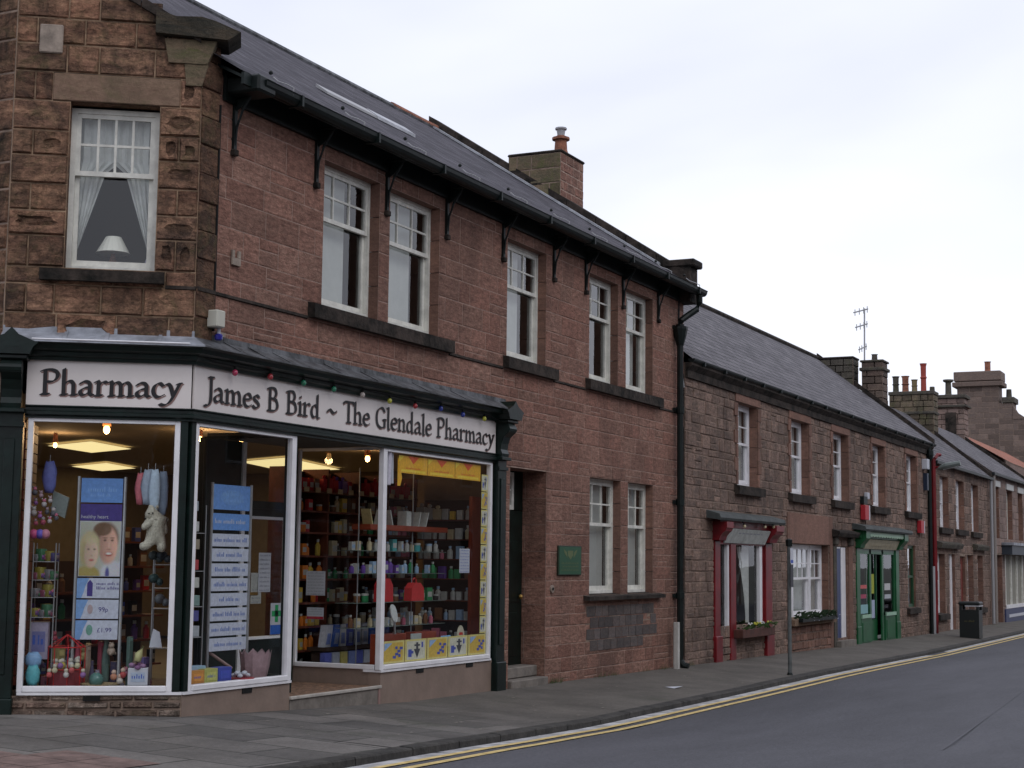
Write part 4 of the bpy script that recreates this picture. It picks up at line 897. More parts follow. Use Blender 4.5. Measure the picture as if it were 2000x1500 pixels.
# ------------------------------------------------------------------ shelving full of goods
PAL = {}
def pcol(c, rough=.5):
    k = tuple(round(x, 3) for x in c)
    if k not in PAL: PAL[k] = mat('print_'+str(len(PAL)), k, rough, noise=.12, nscale=30)
    return PAL[k]
COLN = {'yellow': (.62, .42, .06), 'orange': (.65, .18, .02), 'red': (.45, .02, .03), 'white': (.42, .42, .39), 'green': (.03, .22, .08), 'blue': (.05, .08, .35), 'purple': (.12, .05, .28), 'brown': (.16, .07, .03), 'pale blue': (.28, .40, .55), 'pink': (.55, .15, .22), 'cream': (.5, .42, .26), 'black': (.02, .02, .02), 'teal': (.06, .30, .30)}
PROTO = {}
def product(kind, color, loc, sc_, rz_a, where, group):
    key = (kind, color)
    if key not in PROTO:
        m = MB(); c = pcol(COLN[color]); lb = pcol(COLN['white'] if color != 'white' else COLN['pale blue'])
        if kind == 'box':
            m.box(xy, -.035, .035, -.025, .025, 0, .11, c, bev=.002); a = m; l = MB(); l.box(xy, -.028, .028, -.0265, -.0252, .03, .075, lb)
            nm, pn = 'packet', 'printed_label'
        elif kind == 'bottle':
            m.lathe((0, 0, 0), [(.026, 0), (.028, .01), (.028, .075), (.012, .092), (.012, .1)], c, 10); l = MB(); l.lathe((0, 0, .1), [(.015, 0), (.015, .022)], lb, 10); nm, pn = 'bottle', 'cap'
        elif kind == 'tub':
            m.lathe((0, 0, 0), [(.032, 0), (.036, .01), (.036, .06)], c, 12); l = MB(); l.lathe((0, 0, .06), [(.038, 0), (.038, .018), (.03, .02)], lb, 12); nm, pn = 'tub', 'lid'
        elif kind == 'gift':
            m.prism(xy, [(-.04, 0), (.04, 0), (.055, .05), (.05, .12), (-.05, .12), (-.055, .05)], -.03, .03, c, 'd'); l = MB(); l.ball((0, 0, .14), .028, c, (1, .6, .8), 8); nm, pn = 'gift_bag', 'bow'
        o = m.build(nm); p = l.build(pn, o); C.objects.unlink(o); C.objects.unlink(p); PROTO[key] = (o, p, nm)
    o, p, nm = PROTO[key]
    a = o.copy(); b = p.copy(); C.objects.link(a); C.objects.link(b); b.parent = a
    a.location = loc; a.rotation_euler = (0, 0, rz_a); a.scale = sc_
    a['label'] = 'small %s %s on %s' % (color, nm.replace('_', ' '), where); a['category'] = nm.replace('_', ' '); a['group'] = group
    return a
rp_ = random.Random(21)
SH = thing('shelving_unit', 'tall wooden shelving packed with small goods, seen through the lobby glass', 'shelving', (16.1, 9.9, .3))
zsh = [.34, .60, .86, 1.12, 1.38, 1.64, 1.90, 2.14, 2.36]
for x in (14.78, 15.45, 16.12, 16.8, 17.5): m = MB(); m.box(xy, x-.015, x+.015, 9.80, 10.15, .29, 2.62, WOOD); m.build('upright', SH)
for z in zsh: m = MB(); m.box(xy, 14.8, 17.5, 9.78, 10.12, z-.02, z, WOOD); m.build('shelf', SH)
BK = mat('dark_shelf_back', (.05, .028, .02), .8)
m = MB(); m.box(xy, 14.8, 17.5, 10.13, 10.16, .3, 2.6, BK); m.build('back_panel', SH)
zone = [(['yellow', 'orange', 'orange', 'orange', 'yellow', 'red'], 14.85, 15.42), (['green', 'cream', 'yellow', 'brown', 'cream', 'black'], 15.5, 16.08), (['cream', 'green', 'brown', 'white', 'brown', 'black'], 16.18, 16.76), (['white', 'pale blue', 'pink', 'cream', 'white', 'purple'], 16.86, 17.46)]
for zi, z in enumerate(zsh):
    for cols, xa, xb in zone:
        x = xa+.03
        while x < xb:
            if zi == 8: k, c, s_ = rp_.choice((('gift', 'red', 1.35), ('box', 'red', 1.3), ('gift', 'red', 1.2), ('gift', 'purple', 1.2), ('box', 'brown', 1.3)))
            else: k = rp_.choice(('box', 'bottle', 'tub', 'box', 'bottle')); c = rp_.choice(cols); s_ = rp_.uniform(.85, 1.55)
            if rp_.random() < .92: product(k, c, (x, 9.86+rp_.uniform(-.02, .04), z+.001), (s_*rp_.uniform(.8, 1.1), 1, min(s_, 1.55)), rp_.uniform(-.15, .15), '%s shelf of the shelving behind the lobby glass' % ('top' if zi == 8 else 'upper' if zi > 5 else 'middle' if zi > 2 else 'lower'), 'small goods packed on the wooden shelving')
            x += .075*s_ + rp_.uniform(.005, .05)
m = MB()
for i in range(11): m.box(xy, 14.9+i*.235, 15.0+i*.235, 9.770, 9.776, 2.345, 2.40, pcol((.5, .38, .22)))
m.build('price_ticket', SH)
for gi, (gx0, gx1, gy, nm) in enumerate(((11.5, 13.4, 11.3, 'low dark gondola of goods deep in the shop behind the corner window'), (13.9, 14.7, 11.6, 'dark gondola of goods seen through the window left of the lobby'), (10.9, 12.2, 13.4, 'rear gondola of goods at the back of the shop'))):
    G_ = thing('gondola_shelf', nm, 'shelving', ((gx0+gx1)/2, gy, .3)); top_ = (1.55, 1.9, 2.2)[gi]
    m = MB(); m.box(xy, gx0, gx1, gy+.2, gy+.25, .24, top_, BK); m.build('back_panel', G_)
    z = .42
    while z < top_-.1:
        m = MB(); m.box(xy, gx0, gx1, gy-.1, gy+.2, z-.02, z, WOOD); m.build('shelf', G_); x = gx0+.06
        while x < gx1-.04:
            s_ = rp_.uniform(1, 1.7)
            if rp_.random() < .8 and gi < 2: product(rp_.choice(('box', 'bottle', 'box')), rp_.choice(('red', 'brown', 'white', 'purple', 'green', 'yellow', 'blue', 'black')), (x, gy, z+.001), (s_, 1, s_), 0, ('the low gondola behind the corner window', 'the gondola left of the lobby', 'the rear gondola')[gi], 'goods on the dark gondolas')
            x += .1*s_+rp_.uniform(.01, .1)
        z += .27
# glazed rack in the right-hand window
RK = thing('display_rack', 'glass-shelved rack with red-brown wooden bands in the right-hand window', 'rack', (16, 9.2, .46))
for x in (15.0, 16.2): m = MB(); m.tube([(x, 9.12, .46), (x, 9.12, 2.6)], .007, STEEL, n=6); m.build('post', RK)
CAB = mat('varnished_red_wood', (.24, .04, .016), .35, noise=.2, nscale=4, coat=.3)
m = MB(); m.box(xy, 15.15, 16.95, 9.06, 9.3, 1.93, 1.99, CAB); m.build('wood_shelf', RK)
GS = mat('frosted_glass_shelf', (.16, .20, .18), .15)
for z in (.86, 1.13, 1.45, 1.70): m = MB(); m.box(xy, 14.9, 17.0, 9.1, 9.34, z-.006, z, GS); m.build('glass_shelf', RK)
m = MB(); m.box(xy, 17.27, 17.50, 8.90, 8.94, .46, 2.38, CAB); m.build('cabinet_side', RK)
for a, b in ((14.97, 15.5), (15.72, 16.2)): m = MB(); m.box(xy, a, b, 8.78, 8.93, .454, .80, CAB, bev=.006); m.build('plinth', RK)
for z, cols, kk in ((.86, ['white', 'brown', 'cream', 'pink', 'white'], ('bottle', 'box', 'tub')), (1.13, ['black', 'white', 'green', 'brown'], ('tub', 'box')), (1.45, ['white', 'purple', 'white', 'pale blue', 'green', 'purple'], ('box', 'box', 'bottle')), (1.70, ['white', 'white', 'teal', 'cream'], ('box', 'bottle', 'tub'))):
    x = 15.0
    while x < 16.95:
        s_ = rp_.uniform(.8, 1.35)
        if rp_.random() < .85: product(rp_.choice(kk), rp_.choice(cols), (x, 9.2, z+.001), (s_, 1, s_), rp_.uniform(-.3, .3), 'a glass shelf in the right-hand window', 'goods on the glass shelves of the right-hand window')
        x += .085*s_+rp_.uniform(.01, .07)
for i, x in enumerate((15.25, 15.48, 15.70, 16.02, 16.3, 16.47)):      # leaning books and cards on the wooden shelf
    m = MB(); lean = (-.05, .06, -.06, 0, .05, .07)[i]; wd = .02 if lean else .11; c = pcol((.5, .42, .2) if i == 0 else (.52, .54, .5))
    m.prism(xy, [(x, 1.991), (x+wd, 1.991), (x+wd+lean, 2.16), (x+lean, 2.16)], 9.1, 9.22, c, 'd')
    o = m.build('book'); tag(o, ('yellow-edged book leaning at the left end of the wooden shelf', 'grey book leaning right on the wooden shelf, second from the left', 'thin grey book leaning left on the wooden shelf', 'square pale book standing upright on the wooden shelf', 'slim book leaning right beside the square book', 'last leaning book at the right end of the wooden shelf')[i], 'book', 'books on the wooden shelf of the right-hand window')
m = MB(); 
SW = thing('wall_shelving', 'narrow wooden wall shelves of pale packets at the right end of the shop', 'shelving', (17.5, 9.35, .46))
for z in (.62, .88, 1.12, 1.38, 1.62, 1.86, 2.10): m = MB(); m.box(xy, 17.32, 17.58, 8.97, 9.7, z-.012, z, WOOD); m.build('shelf', SW)
m = MB(); m.box(xy, 17.575, 17.59, 8.95, 9.72, .46, 2.35, BK); m.build('back_panel', SW)
for zi, z in enumerate((.62, .88, 1.12, 1.38, 1.62, 1.86, 2.10)):
    y = 9.0
    while y < 9.66:
        s_ = rp_.uniform(.9, 1.45); cs = [['white', 'pink', 'black'], ['white', 'brown', 'pale blue'], ['white', 'black'], ['green', 'brown', 'purple'], ['white', 'pale blue', 'pink'], ['cream', 'white'], ['cream', 'yellow', 'white']][zi]
        product('gift' if zi == 6 and y > 9.4 else rp_.choice(('box', 'box', 'bottle')), rp_.choice(cs), (17.37, y, z+.001), (s_, 1, s_), 1.57+rp_.uniform(-.2, .2), 'the narrow wall shelves at the right end of the shop', 'packets on the right-hand wall shelves'); y += .08*s_+rp_.uniform(.0, .03)
def bagshape(c, wd, hg, col, nm, lab, cat, dep=.1):
    m = MB(); x, y, z = c; m.prism(xy, [(x-wd/2, z), (x+wd/2, z), (x+wd*.46, z+hg*.6), (x+wd*.2, z+hg*.85), (x-wd*.2, z+hg*.85), (x-wd*.46, z+hg*.6)], y-dep/2, y+dep/2, col, 'd')
    o = m.build(nm); tag(o, lab, cat)
    m = MB(); m.tube([(x-wd*.15, y, z+hg*.8), (x-wd*.12, y, z+hg), (x, y, z+hg*1.08), (x+wd*.12, y, z+hg), (x+wd*.15, y, z+hg*.8)], .008, col, n=6); m.build('carry_strap', o); return o
bagshape((15.36, 9.0, 1.14), .26, .30, pcol((.42, .015, .02)), 'handbag', 'red handbag standing at the left of the right-hand window', 'bag')
bagshape((16.05, 9.0, 1.14), .30, .24, pcol((.48, .03, .03)), 'handbag', 'brighter red handbag with a tall handle in the middle of the right-hand window', 'bag')
m = MB(); m.lathe((15.05, 8.88, .86), [(.0, 0), (.055, .0), (.06, .01)], WHITE, 14); 
sm_, zm_ = at(770, 1198, MAIN, -.13); m = MB(); vs = [(sm_+.095*math.cos(a), 8.74+.01*math.cos(a), zm_+.085*math.sin(a)+.05*math.cos(a)*-1) for a in [i*math.pi/8 for i in range(16)]]
m.mesh(vs + [(x, y+.012, z) for x, y, z in vs], [tuple(range(16)), tuple(range(31, 15, -1))] + [(i, (i+1) % 16, 16+(i+1) % 16, 16+i) for i in range(16)], pcol((.6, .62, .6)))
o = m.build('hand_mirror', None); tag(o, 'round white-rimmed mirror on the wooden plinth', 'mirror'); m = MB(); m.tube([(sm_+.02, 8.75, zm_-.07), (sm_+.06, 8.76, .801)], .012, STEEL); m.build('handle', o)

def flat(name, fr, s0, s1, z0, z1, d, material, lab, cat, prints=(), group=None, th=.003):
    m = MB(); m.box(fr, s0, s1, d-th, d, z0, z1, material); o = m.build(name); tag(o, lab, cat, group)
    if prints:
        p = MB(); r = random.Random(len(lab))
        for (kind, a, b, c, e, mt_) in prints:
            if kind == 'r': p.face([fr(a, d+.0012, c), fr(b, d+.0012, c), fr(b, d+.0012, e), fr(a, d+.0012, e)], mt_)
            else: scribble(p, fr, a, b, c, e, d+.0015, mt_, r)
        p.build('print', o)
    return o
PAPER = mat('white_paper', (.52, .53, .58), .8); PBLUE = pcol((.05, .10, .42)); PGREY = pcol((.25, .26, .3))
def lines(s0, s1, z0, z1, n, mt_=PGREY): return [('s', s0+.02, s1-.02, z1-(z1-z0)*(i+.8)/n, (z1-z0)/n*.45, mt_) for i in range(n)]
flat('notice', RET, .13, .37, 1.21, 1.47, -.032, PAPER, 'white printed notice taped inside the lobby glass', 'notice', lines(.13, .37, 1.21, 1.47, 8))
flat('notice', RET, .15, .36, .955, 1.08, -.032, PAPER, 'small card with a red foot low on the lobby glass', 'notice', lines(.15, .36, 1.0, 1.08, 3) + [('r', .15, .36, .957, .985, pcol((.45, .02, .04)))])
flat('notice', MAIN, 16.47, 16.72, 1.46, 1.74, -.03, PAPER, 'white handwritten notice on the right-hand window glass', 'notice', lines(16.47, 16.72, 1.46, 1.74, 8, PBLUE))
flat('notice', DK, 13.95, 14.17, 1.25, 1.66, .02, PAPER, 'tall white notice on the shop door', 'notice', lines(13.95, 14.17, 1.25, 1.66, 9))
flat('notice', DK, 13.83, 14.02, 1.13, 1.45, .012, pcol((.42, .43, .40)), 'grey notice half hidden behind the tall one on the shop door', 'notice', lines(13.83, 14.02, 1.13, 1.3, 4))
flat('pharmacy_poster', DK, 14.2, 14.42, .80, 1.13, .015, PAPER, 'poster with a green pharmacy cross and blue foot on the shop door', 'poster', [('r', 14.2, 14.42, .802, .9, pcol((.02, .12, .5))), ('r', 14.28, 14.34, .93, 1.11, pcol((.01, .35, .10))), ('r', 14.22, 14.40, .99, 1.05, pcol((.01, .35, .10)))])
# yellow printed border along the glass and orange banner
YT = mat('yellow_border_print', (.66, .57, .20), .6, noise=.1, nscale=12); YB = pcol((.06, .09, .40)); YK = pcol((.05, .05, .06)); YS = pcol((.30, .45, .70)); YW_ = pcol((.62, .60, .48)); YO = pcol((.62, .42, .07))
bd = thing('window_border_print', 'yellow and blue square-tile border print on the right-hand shop window glass', 'window sticker', (17.1, YW+.03, .5))
rb = random.Random(4)
def tile(a, b, c, d, k):
    m = MB(); D = -.026; m.box(MAIN, a, b, D-.002, D, c, d, YT); w_, h_ = b-a, d-c
    def P(u, v, du, dv, mt_, e=.001): m.face([MAIN(a+w_*u, D+e, c+h_*v), MAIN(a+w_*(u+du), D+e, c+h_*v), MAIN(a+w_*(u+du), D+e, c+h_*(v+dv)), MAIN(a+w_*u, D+e, c+h_*(v+dv))], mt_)
    P(.08, .08, .84, .84, YW_ if k % 2 else YO)
    if k % 2: 
        m.face([MAIN(a+w_*.4, D+.002, c+h_*.55), MAIN(a+w_*.55, D+.002, c+h_*.12), MAIN(a+w_*.7, D+.002, c+h_*.55)], YK); P(.5, .55, .1, .3, YK, .002); P(.42, .68, .26, .08, YK, .0022)
        P(.14, .2, .16, .35, YB, .002); P(.2, .35, .18, .12, YB, .0022); P(.75, .6, .08, .25, YB, .002)
    else:
        m.face([MAIN(a+w_*.1, D+.002, c+h_*.9), MAIN(a+w_*.1, D+.002, c+h_*.55), MAIN(a+w_*.45, D+.002, c+h_*.9)], YS)
        for q in range(4): P(.48+.1*q, .2+.13*q, .14, .12, YB, .002+.0002*q)
        P(.58, .62, .1, .12, YB, .003); P(.72, .25, .1, .14, YB, .0032)
    m.build('printed_tile', bd)
for k in range(5): w_ = (17.0-14.72)/4.6; a = 14.72+w_*k; tile(a+.008, min(17.16, a+w_-.008), .505, .505+.235 - .0, k)
z = .75; k = 1
while z < 2.62:
    tile(17.0, 17.165, z, min(z+.20, 2.74), k); z += .21; k += 1
bn = thing('banner', 'orange and yellow printed banner hung across the top of the right-hand window', 'banner', (16, YW+.03, 2.6))
OR, ORR, ORY = pcol((.80, .42, .02)), pcol((.72, .10, .02)), pcol((.85, .62, .05))
for i in range(3):
    a = 15.02+i*.655; m = MB(); m.box(MAIN, a, a+.645, -.032, -.03, 2.545, 2.735, OR)
    m.face([MAIN(a+.2, -.029, 2.733), MAIN(a+.32, -.029, 2.65), MAIN(a+.45, -.029, 2.733)], ORR); m.face([MAIN(a, -.029, 2.733), MAIN(a+.0, -.029, 2.66), MAIN(a+.12, -.029, 2.733)], ORY); m.face([MAIN(a+.05, -.029, 2.56), MAIN(a+.6, -.029, 2.56), MAIN(a+.6, -.029, 2.585), MAIN(a+.05, -.029, 2.585)], ORY)
    scribble(m, MAIN, a+.15, a+.5, 2.595, .022, -.0285, ORR, rb); m.build('banner_panel', bn)
m = MB(); m.prism(MAIN, [(15.0, 2.73), (15.0, 2.40), (15.06, 2.40), (15.10, 2.49), (15.06, 2.60)], -.034, -.033, OR, 'd'); m.build('banner_tail', bn)
m = MB(); m.tube([MAIN(14.80, -.06, 2.40), MAIN(14.82, -.06, 2.77)], .05, pcol((.50, .48, .55)), n=12); m.tube([MAIN(14.91, -.07, 2.42), MAIN(14.9, -.07, 2.75)], .035, PAPER, n=10); o = m.build('paper_roll'); tag(o, 'white roll of paper behind the post at the top left of the right-hand window', 'paper roll')

# ------------------------------------------------------------------ display stands
def portrait(fr, a, b, d, z0, z1, par):
    """the printed photograph on the stand: two smiling people, as a fine grid of printed tones"""
    W, H = 44, 56; r = random.Random(2)
    def ell(u, v, cu, cv, ru, rv, soft=.12): q = math.hypot((u-cu)/ru, (v-cv)/rv); return max(0, min(1, (1+soft-q)/(2*soft)))
    def mixr(c, t, f): return [x+(y-x)*f for x, y in zip(c, t)]
    def tone(u, v):
        c = [.50, .50, .44]; c = mixr(c, [.38, .40, .30], ell(u, v, .1, .3, .3, .6, .5))
        c = mixr(c, [.20, .12, .08], ell(u, v, .62, .70, .33, .30)); c = mixr(c, [.62, .62, .66], ell(u, v, .86, .02, .34, .26)); c = mixr(c, [.10, .10, .30], ell(u, v, .70, .04, .05, .12, .3)); c = mixr(c, [.40, .32, .10], ell(u, v, .22, .02, .3, .17))
        f = ell(u, v, .70, .56, .235, .34); sh = .62+.75*max(0, min(1, (u-.45)/.45)); c = mixr(c, [.62*sh, .36*sh, .27*sh], f)
        c = mixr(c, [.16, .09, .05], ell(u, v, .55, .86, .22, .12)*.9)
        for cu in (.62, .80): c = mixr(c, [.08, .04, .03], ell(u, v, cu, .655, .035, .018, .5)*.9); c = mixr(c, [.20, .10, .06], ell(u, v, cu, .70, .055, .014, .5)*.7)
        c = mixr(c, [.75, .48, .38], ell(u, v, .725, .56, .022, .07, .6)*.7); c = mixr(c, [.35, .15, .11], ell(u, v, .72, .49, .05, .014, .6)*.7); c = mixr(c, [.42, .10, .08], ell(u, v, .72, .405, .095, .045, .3)); c = mixr(c, [.80, .76, .70], ell(u, v, .72, .415, .07, .022, .4))
        c = mixr(c, [.52, .44, .26], ell(u, v, .25, .50, .25, .33)); c = mixr(c, [.40, .33, .16], ell(u, v, .12, .40, .09, .25, .4)*.8)
        f = ell(u, v, .29, .42, .17, .27); sh = .8+.4*max(0, min(1, (u-.12)/.3)); c = mixr(c, [.62*sh, .45*sh, .34*sh], f)
        for cu in (.22, .37): c = mixr(c, [.10, .07, .06], ell(u, v, cu, .49, .03, .015, .5)*.9)
        c = mixr(c, [.42, .28, .20], ell(u, v, .30, .37, .03, .012, .6)*.7); c = mixr(c, [.50, .16, .14], ell(u, v, .30, .29, .06, .022, .4)); c = mixr(c, [.60, .55, .3], ell(u, v, .3, .66, .16, .07, .5)*.6)
        return [x*r.uniform(.93, 1.07) for x in c]
    m = MB(); PM = print_mat(); grid = [[fr(a+(b-a)*i/W, d, z0+(z1-z0)*j/H) for i in range(W+1)] for j in range(H+1)]
    for j in range(H):
        for i in range(W): m.face([grid[j][i], grid[j][i+1], grid[j+1][i+1], grid[j+1][i]], PM, tuple(tone((i+.5)/W, (j+.5)/H)))
    return m.build('photo_print', par)
def print_mat():
    if 'photo_print' in MATS: return MATS['photo_print']
    m = mat('photo_print', (.5, .5, .5), .6); n = m.node_tree.nodes; x = n.new('ShaderNodeAttribute'); x.attribute_name = 'tint'; m.node_tree.links.new(x.outputs['Color'], n['Principled BSDF'].inputs['Base Color']); return m
def stand(fr, s0, s1, d, z0, z1, lab, cards):
    c = fr((s0+s1)/2, d, z0); t = thing('display_stand', lab, 'display stand', c)
    for s in (s0, s1):
        m = MB(); m.tube([fr(s, d, z0), fr(s, d, z1)], .0145, STEEL, n=8); m.lathe(fr(s, d, z0), [(.05, 0), (.05, .01), (.02, .02)], STEEL, 10); m.build('post', t)
    r = random.Random(len(lab))
    for (za, zb, mt_, pr) in cards:
        m = MB(); m.box(fr, s0+.02, s1-.02, d-.006, d+.003, za, zb, mt_, bev=.001); o = m.build('card', t); p = MB(); w_ = s1-s0
        for q in pr:
            k = q[0]
            if k == 's': scribble(p, fr, s0+w_*q[1], s0+w_*q[2], za+(zb-za)*q[3], (zb-za)*q[4], d+.0045, q[5], r)
            elif k == 'p': p.face([fr(s0+w_*u, d+q[3], za+(zb-za)*v) for u, v in q[1]], q[2])
            elif k == 'e':
                _, cu, cv, ru, rv, mt2, e = q; p.face([fr(s0+w_*(cu+ru*math.cos(a*math.pi/9)), d+e, za+(zb-za)*(cv+rv*math.sin(a*math.pi/9))) for a in range(18)], mt2)
            elif k == 'photo': portrait(fr, s0+.025, s1-.025, d+.0045, za+.005, zb-.005, o)
            elif k == 't': text_obj(q[1], fr, s0+w_*q[2], d+.0045, za+(zb-za)*q[3], (zb-za)*q[4], q[5], o)
        if p.v: p.build('print', o)
    return t
CB = pcol((.14, .30, .66)); CBL = pcol((.24, .42, .74)); CW = pcol((.55, .58, .68)); NAVY = pcol((.06, .04, .22)); INKB = pcol((.10, .18, .50)); TINT = pcol((.20, .36, .66))
SKIN = pcol((.56, .38, .27)); SKIN2 = pcol((.50, .27, .19)); HAIRB = pcol((.50, .42, .25)); HAIRD = pcol((.13, .075, .045)); CLO = pcol((.55, .52, .60)); LIP = pcol((.35, .10, .08)); EYE = pcol((.05, .04, .04)); BGP = pcol((.45, .44, .36)); SKINS = pcol((.42, .26, .18))
photo = [('p', [(.04, 0), (.96, 0), (.96, 1), (.04, 1)], BGP, .0034), ('e', .66, .62, .28, .40, HAIRD, .0037), ('e', .72, .52, .235, .33, SKIN2, .0040), ('e', .74, .66, .10, .12, pcol((.50, .46, .42)), .0039),
         ('e', .27, .44, .23, .37, HAIRB, .0042), ('e', .31, .37, .17, .27, SKIN, .0045), ('p', [(.04, 0), (.48, 0), (.36, .17), (.12, .15)], pcol((.42, .30, .10)), .0047), ('p', [(.6, 0), (.96, 0), (.96, .26), (.80, .16)], CLO, .0048), ('p', [(.46, 0), (.62, 0), (.62, .2), (.5, .14)], CLO, .0046),
         ('e', .25, .43, .022, .017, EYE, .005), ('e', .39, .44, .022, .017, EYE, .005), ('e', .33, .24, .05, .013, LIP, .005), ('e', .32, .33, .018, .035, SKINS, .0049),
         ('e', .63, .63, .022, .017, EYE, .005), ('e', .79, .65, .022, .017, EYE, .005), ('e', .71, .38, .065, .02, CW, .005), ('e', .71, .50, .02, .045, SKINS, .0049)]
wave = ('p', [(.04, 0), (.14, 0), (.19, .3), (.22, .6), (.30, 1), (.04, 1)], TINT, .0036)
D1 = -.35
stand(CHM, -.962, -.563, D1, .46, 2.305, 'tall chrome display stand with blue header, portrait photo and price cards in the corner window',
 [(2.075, 2.29, CB, [('s', .2, .8, .45, .2, CBL), ('s', .25, .7, .25, .12, CBL)]), (1.915, 2.062, NAVY, [('t', 'healthy heart', .07, .14, .30, PAPER)]), (1.425, 1.912, CW, [('photo',)]),
  (1.235, 1.41, CW, [wave, ('p', [(.26, .1), (.38, .1), (.38, .75), (.32, .92), (.26, .75)], NAVY, .0042), ('s', .46, .95, .66, .16, NAVY), ('s', .46, .95, .44, .16, NAVY)]),
  (1.055, 1.222, CW, [wave, ('e', .34, .5, .06, .25, pcol((.45, .35, .36)), .004), ('t', '99p', .52, .38, .34, NAVY)]),
  (.875, 1.042, CW, [wave, ('e', .34, .5, .07, .28, pcol((.16, .35, .28)), .004), ('t', '£1.99', .5, .38, .34, NAVY)])])
cards2 = [(2.05, 2.285, CB, [('s', .25, .55, .55, .2, CBL), ('s', .3, .8, .32, .12, CBL), ('e', .5, .5, .3, .3, pcol((.17, .34, .68)), .0034)]), (1.86, 2.015, CB, [('s', .08, .92, .4, .28, CW)])]
z = 1.825
for i, (a, b) in enumerate(((.08, .92), (.15, .85), (.12, .88), (.1, .9), (.25, .75), (.1, .9), (.08, .92), (.15, .85))):
    cards2.append((z-.118, z, CW, [('s', a, b, .36, .36, INKB)])); z -= .138
stand(MAIN, 12.12, 12.74, -.35, .46, 2.30, 'tall chrome display stand of stacked white advice cards in the window left of the lobby', cards2)

# ------------------------------------------------------------------ toys and gifts in the windows
def soft(name, verts, edges, rad, material, lab=None, cat=None, parent=None, lv=2, group=None):
    me = bpy.data.meshes.new(name); me.from_pydata(verts, edges, []); o = bpy.data.objects.new(name, me); C.objects.link(o); me.materials.append(material)
    s = o.modifiers.new('skin', 'SKIN'); 
    for v, r in zip(me.skin_vertices[0].data if me.skin_vertices else [], rad): v.radius = (r, r)
    if not me.skin_vertices:
        pass
    s.use_smooth_shade = True; sub = o.modifiers.new('sub', 'SUBSURF'); sub.levels = lv; sub.render_levels = lv
    if lab: tag(o, lab, cat, group)
    if parent: o.parent = parent; o.matrix_parent_inverse = Matrix.Translation(-parent.location)
    return o
def skinned(name, verts, edges, rad, material):
    """grow a tapering body over the skeleton and keep it as a plain mesh"""
    me = bpy.data.meshes.new(name); bm = bmesh.new(); lay = bm.verts.layers.skin.verify(); vs = [bm.verts.new(v) for v in verts]
    for v, r in zip(vs, rad): v[lay].radius = (r, r)
    vs[0][lay].use_root = True
    for a, b in edges: bm.edges.new((vs[a], vs[b]))
    bm.to_mesh(me); bm.free(); o = bpy.data.objects.new(name, me); C.objects.link(o)
    s = o.modifiers.new('skin', 'SKIN'); s.use_smooth_shade = True; sub = o.modifiers.new('sub', 'SUBSURF'); sub.levels = 2
    dg = bpy.context.evaluated_depsgraph_get(); dg.update(); n = bpy.data.meshes.new_from_object(o.evaluated_get(dg)); bpy.data.objects.remove(o)
    n.materials.clear(); n.materials.append(material); n.name = name; q = bpy.data.objects.new(name, n); C.objects.link(q); return q
FUR = mat('cream_plush', (.52, .49, .40), .95, noise=.12, nscale=30, bump=.8, bscale=70, spec=.1)
def A(u, v, fr=CHM, d=-.22): s, z = at(u, v, fr, d); return Vector(fr(s, d, z))
def Ap(u, v, d, fr=CHM): s, z = at(u, v, fr, d); return fr(s, d, z)
dB = -.20
bear_v = [Ap(303, 1028, dB), Ap(308, 1008, dB+.01), Ap(296, 1000, dB+.03), Ap(284, 1011, dB+.06), Ap(302, 1050, dB), Ap(313, 1015, dB-.02), Ap(320, 1032, dB-.03), Ap(322, 1046, dB-.02),
          Ap(292, 1020, dB+.06), Ap(281, 1030, dB+.08), Ap(276, 1030, dB+.08), Ap(293, 1060, dB+.03), Ap(283, 1068, dB+.06), Ap(272, 1067, dB+.08), Ap(314, 1057, dB), Ap(317, 1070, dB+.02), Ap(311, 1075, dB+.05)]
bear = skinned('plush_bear', bear_v, [(0, 1), (1, 2), (2, 3), (0, 4), (1, 5), (5, 6), (6, 7), (1, 8), (8, 9), (9, 10), (4, 11), (11, 12), (12, 13), (4, 14), (14, 15), (15, 16)],
               [.082, .064, .072, .034, .080, .045, .038, .03, .038, .032, .026, .052, .044, .036, .052, .046, .038], FUR)
tag(bear, 'cream plush polar bear hanging with one paw raised beside the display stand', 'soft toy')
for k, (u, v) in enumerate(((294, 990), (306, 990))): m = MB(); m.ball(Ap(u, v, dB+.02), .02, FUR, n=8); m.build('ear', bear, True)
m = MB()
for u, v, r in ((291, 1003, .007), (298, 1002, .007), (284, 1013, .010)): m.ball(Ap(u, v, dB+.10), r, BLACK, n=6)
m.build('eyes_and_nose', bear)
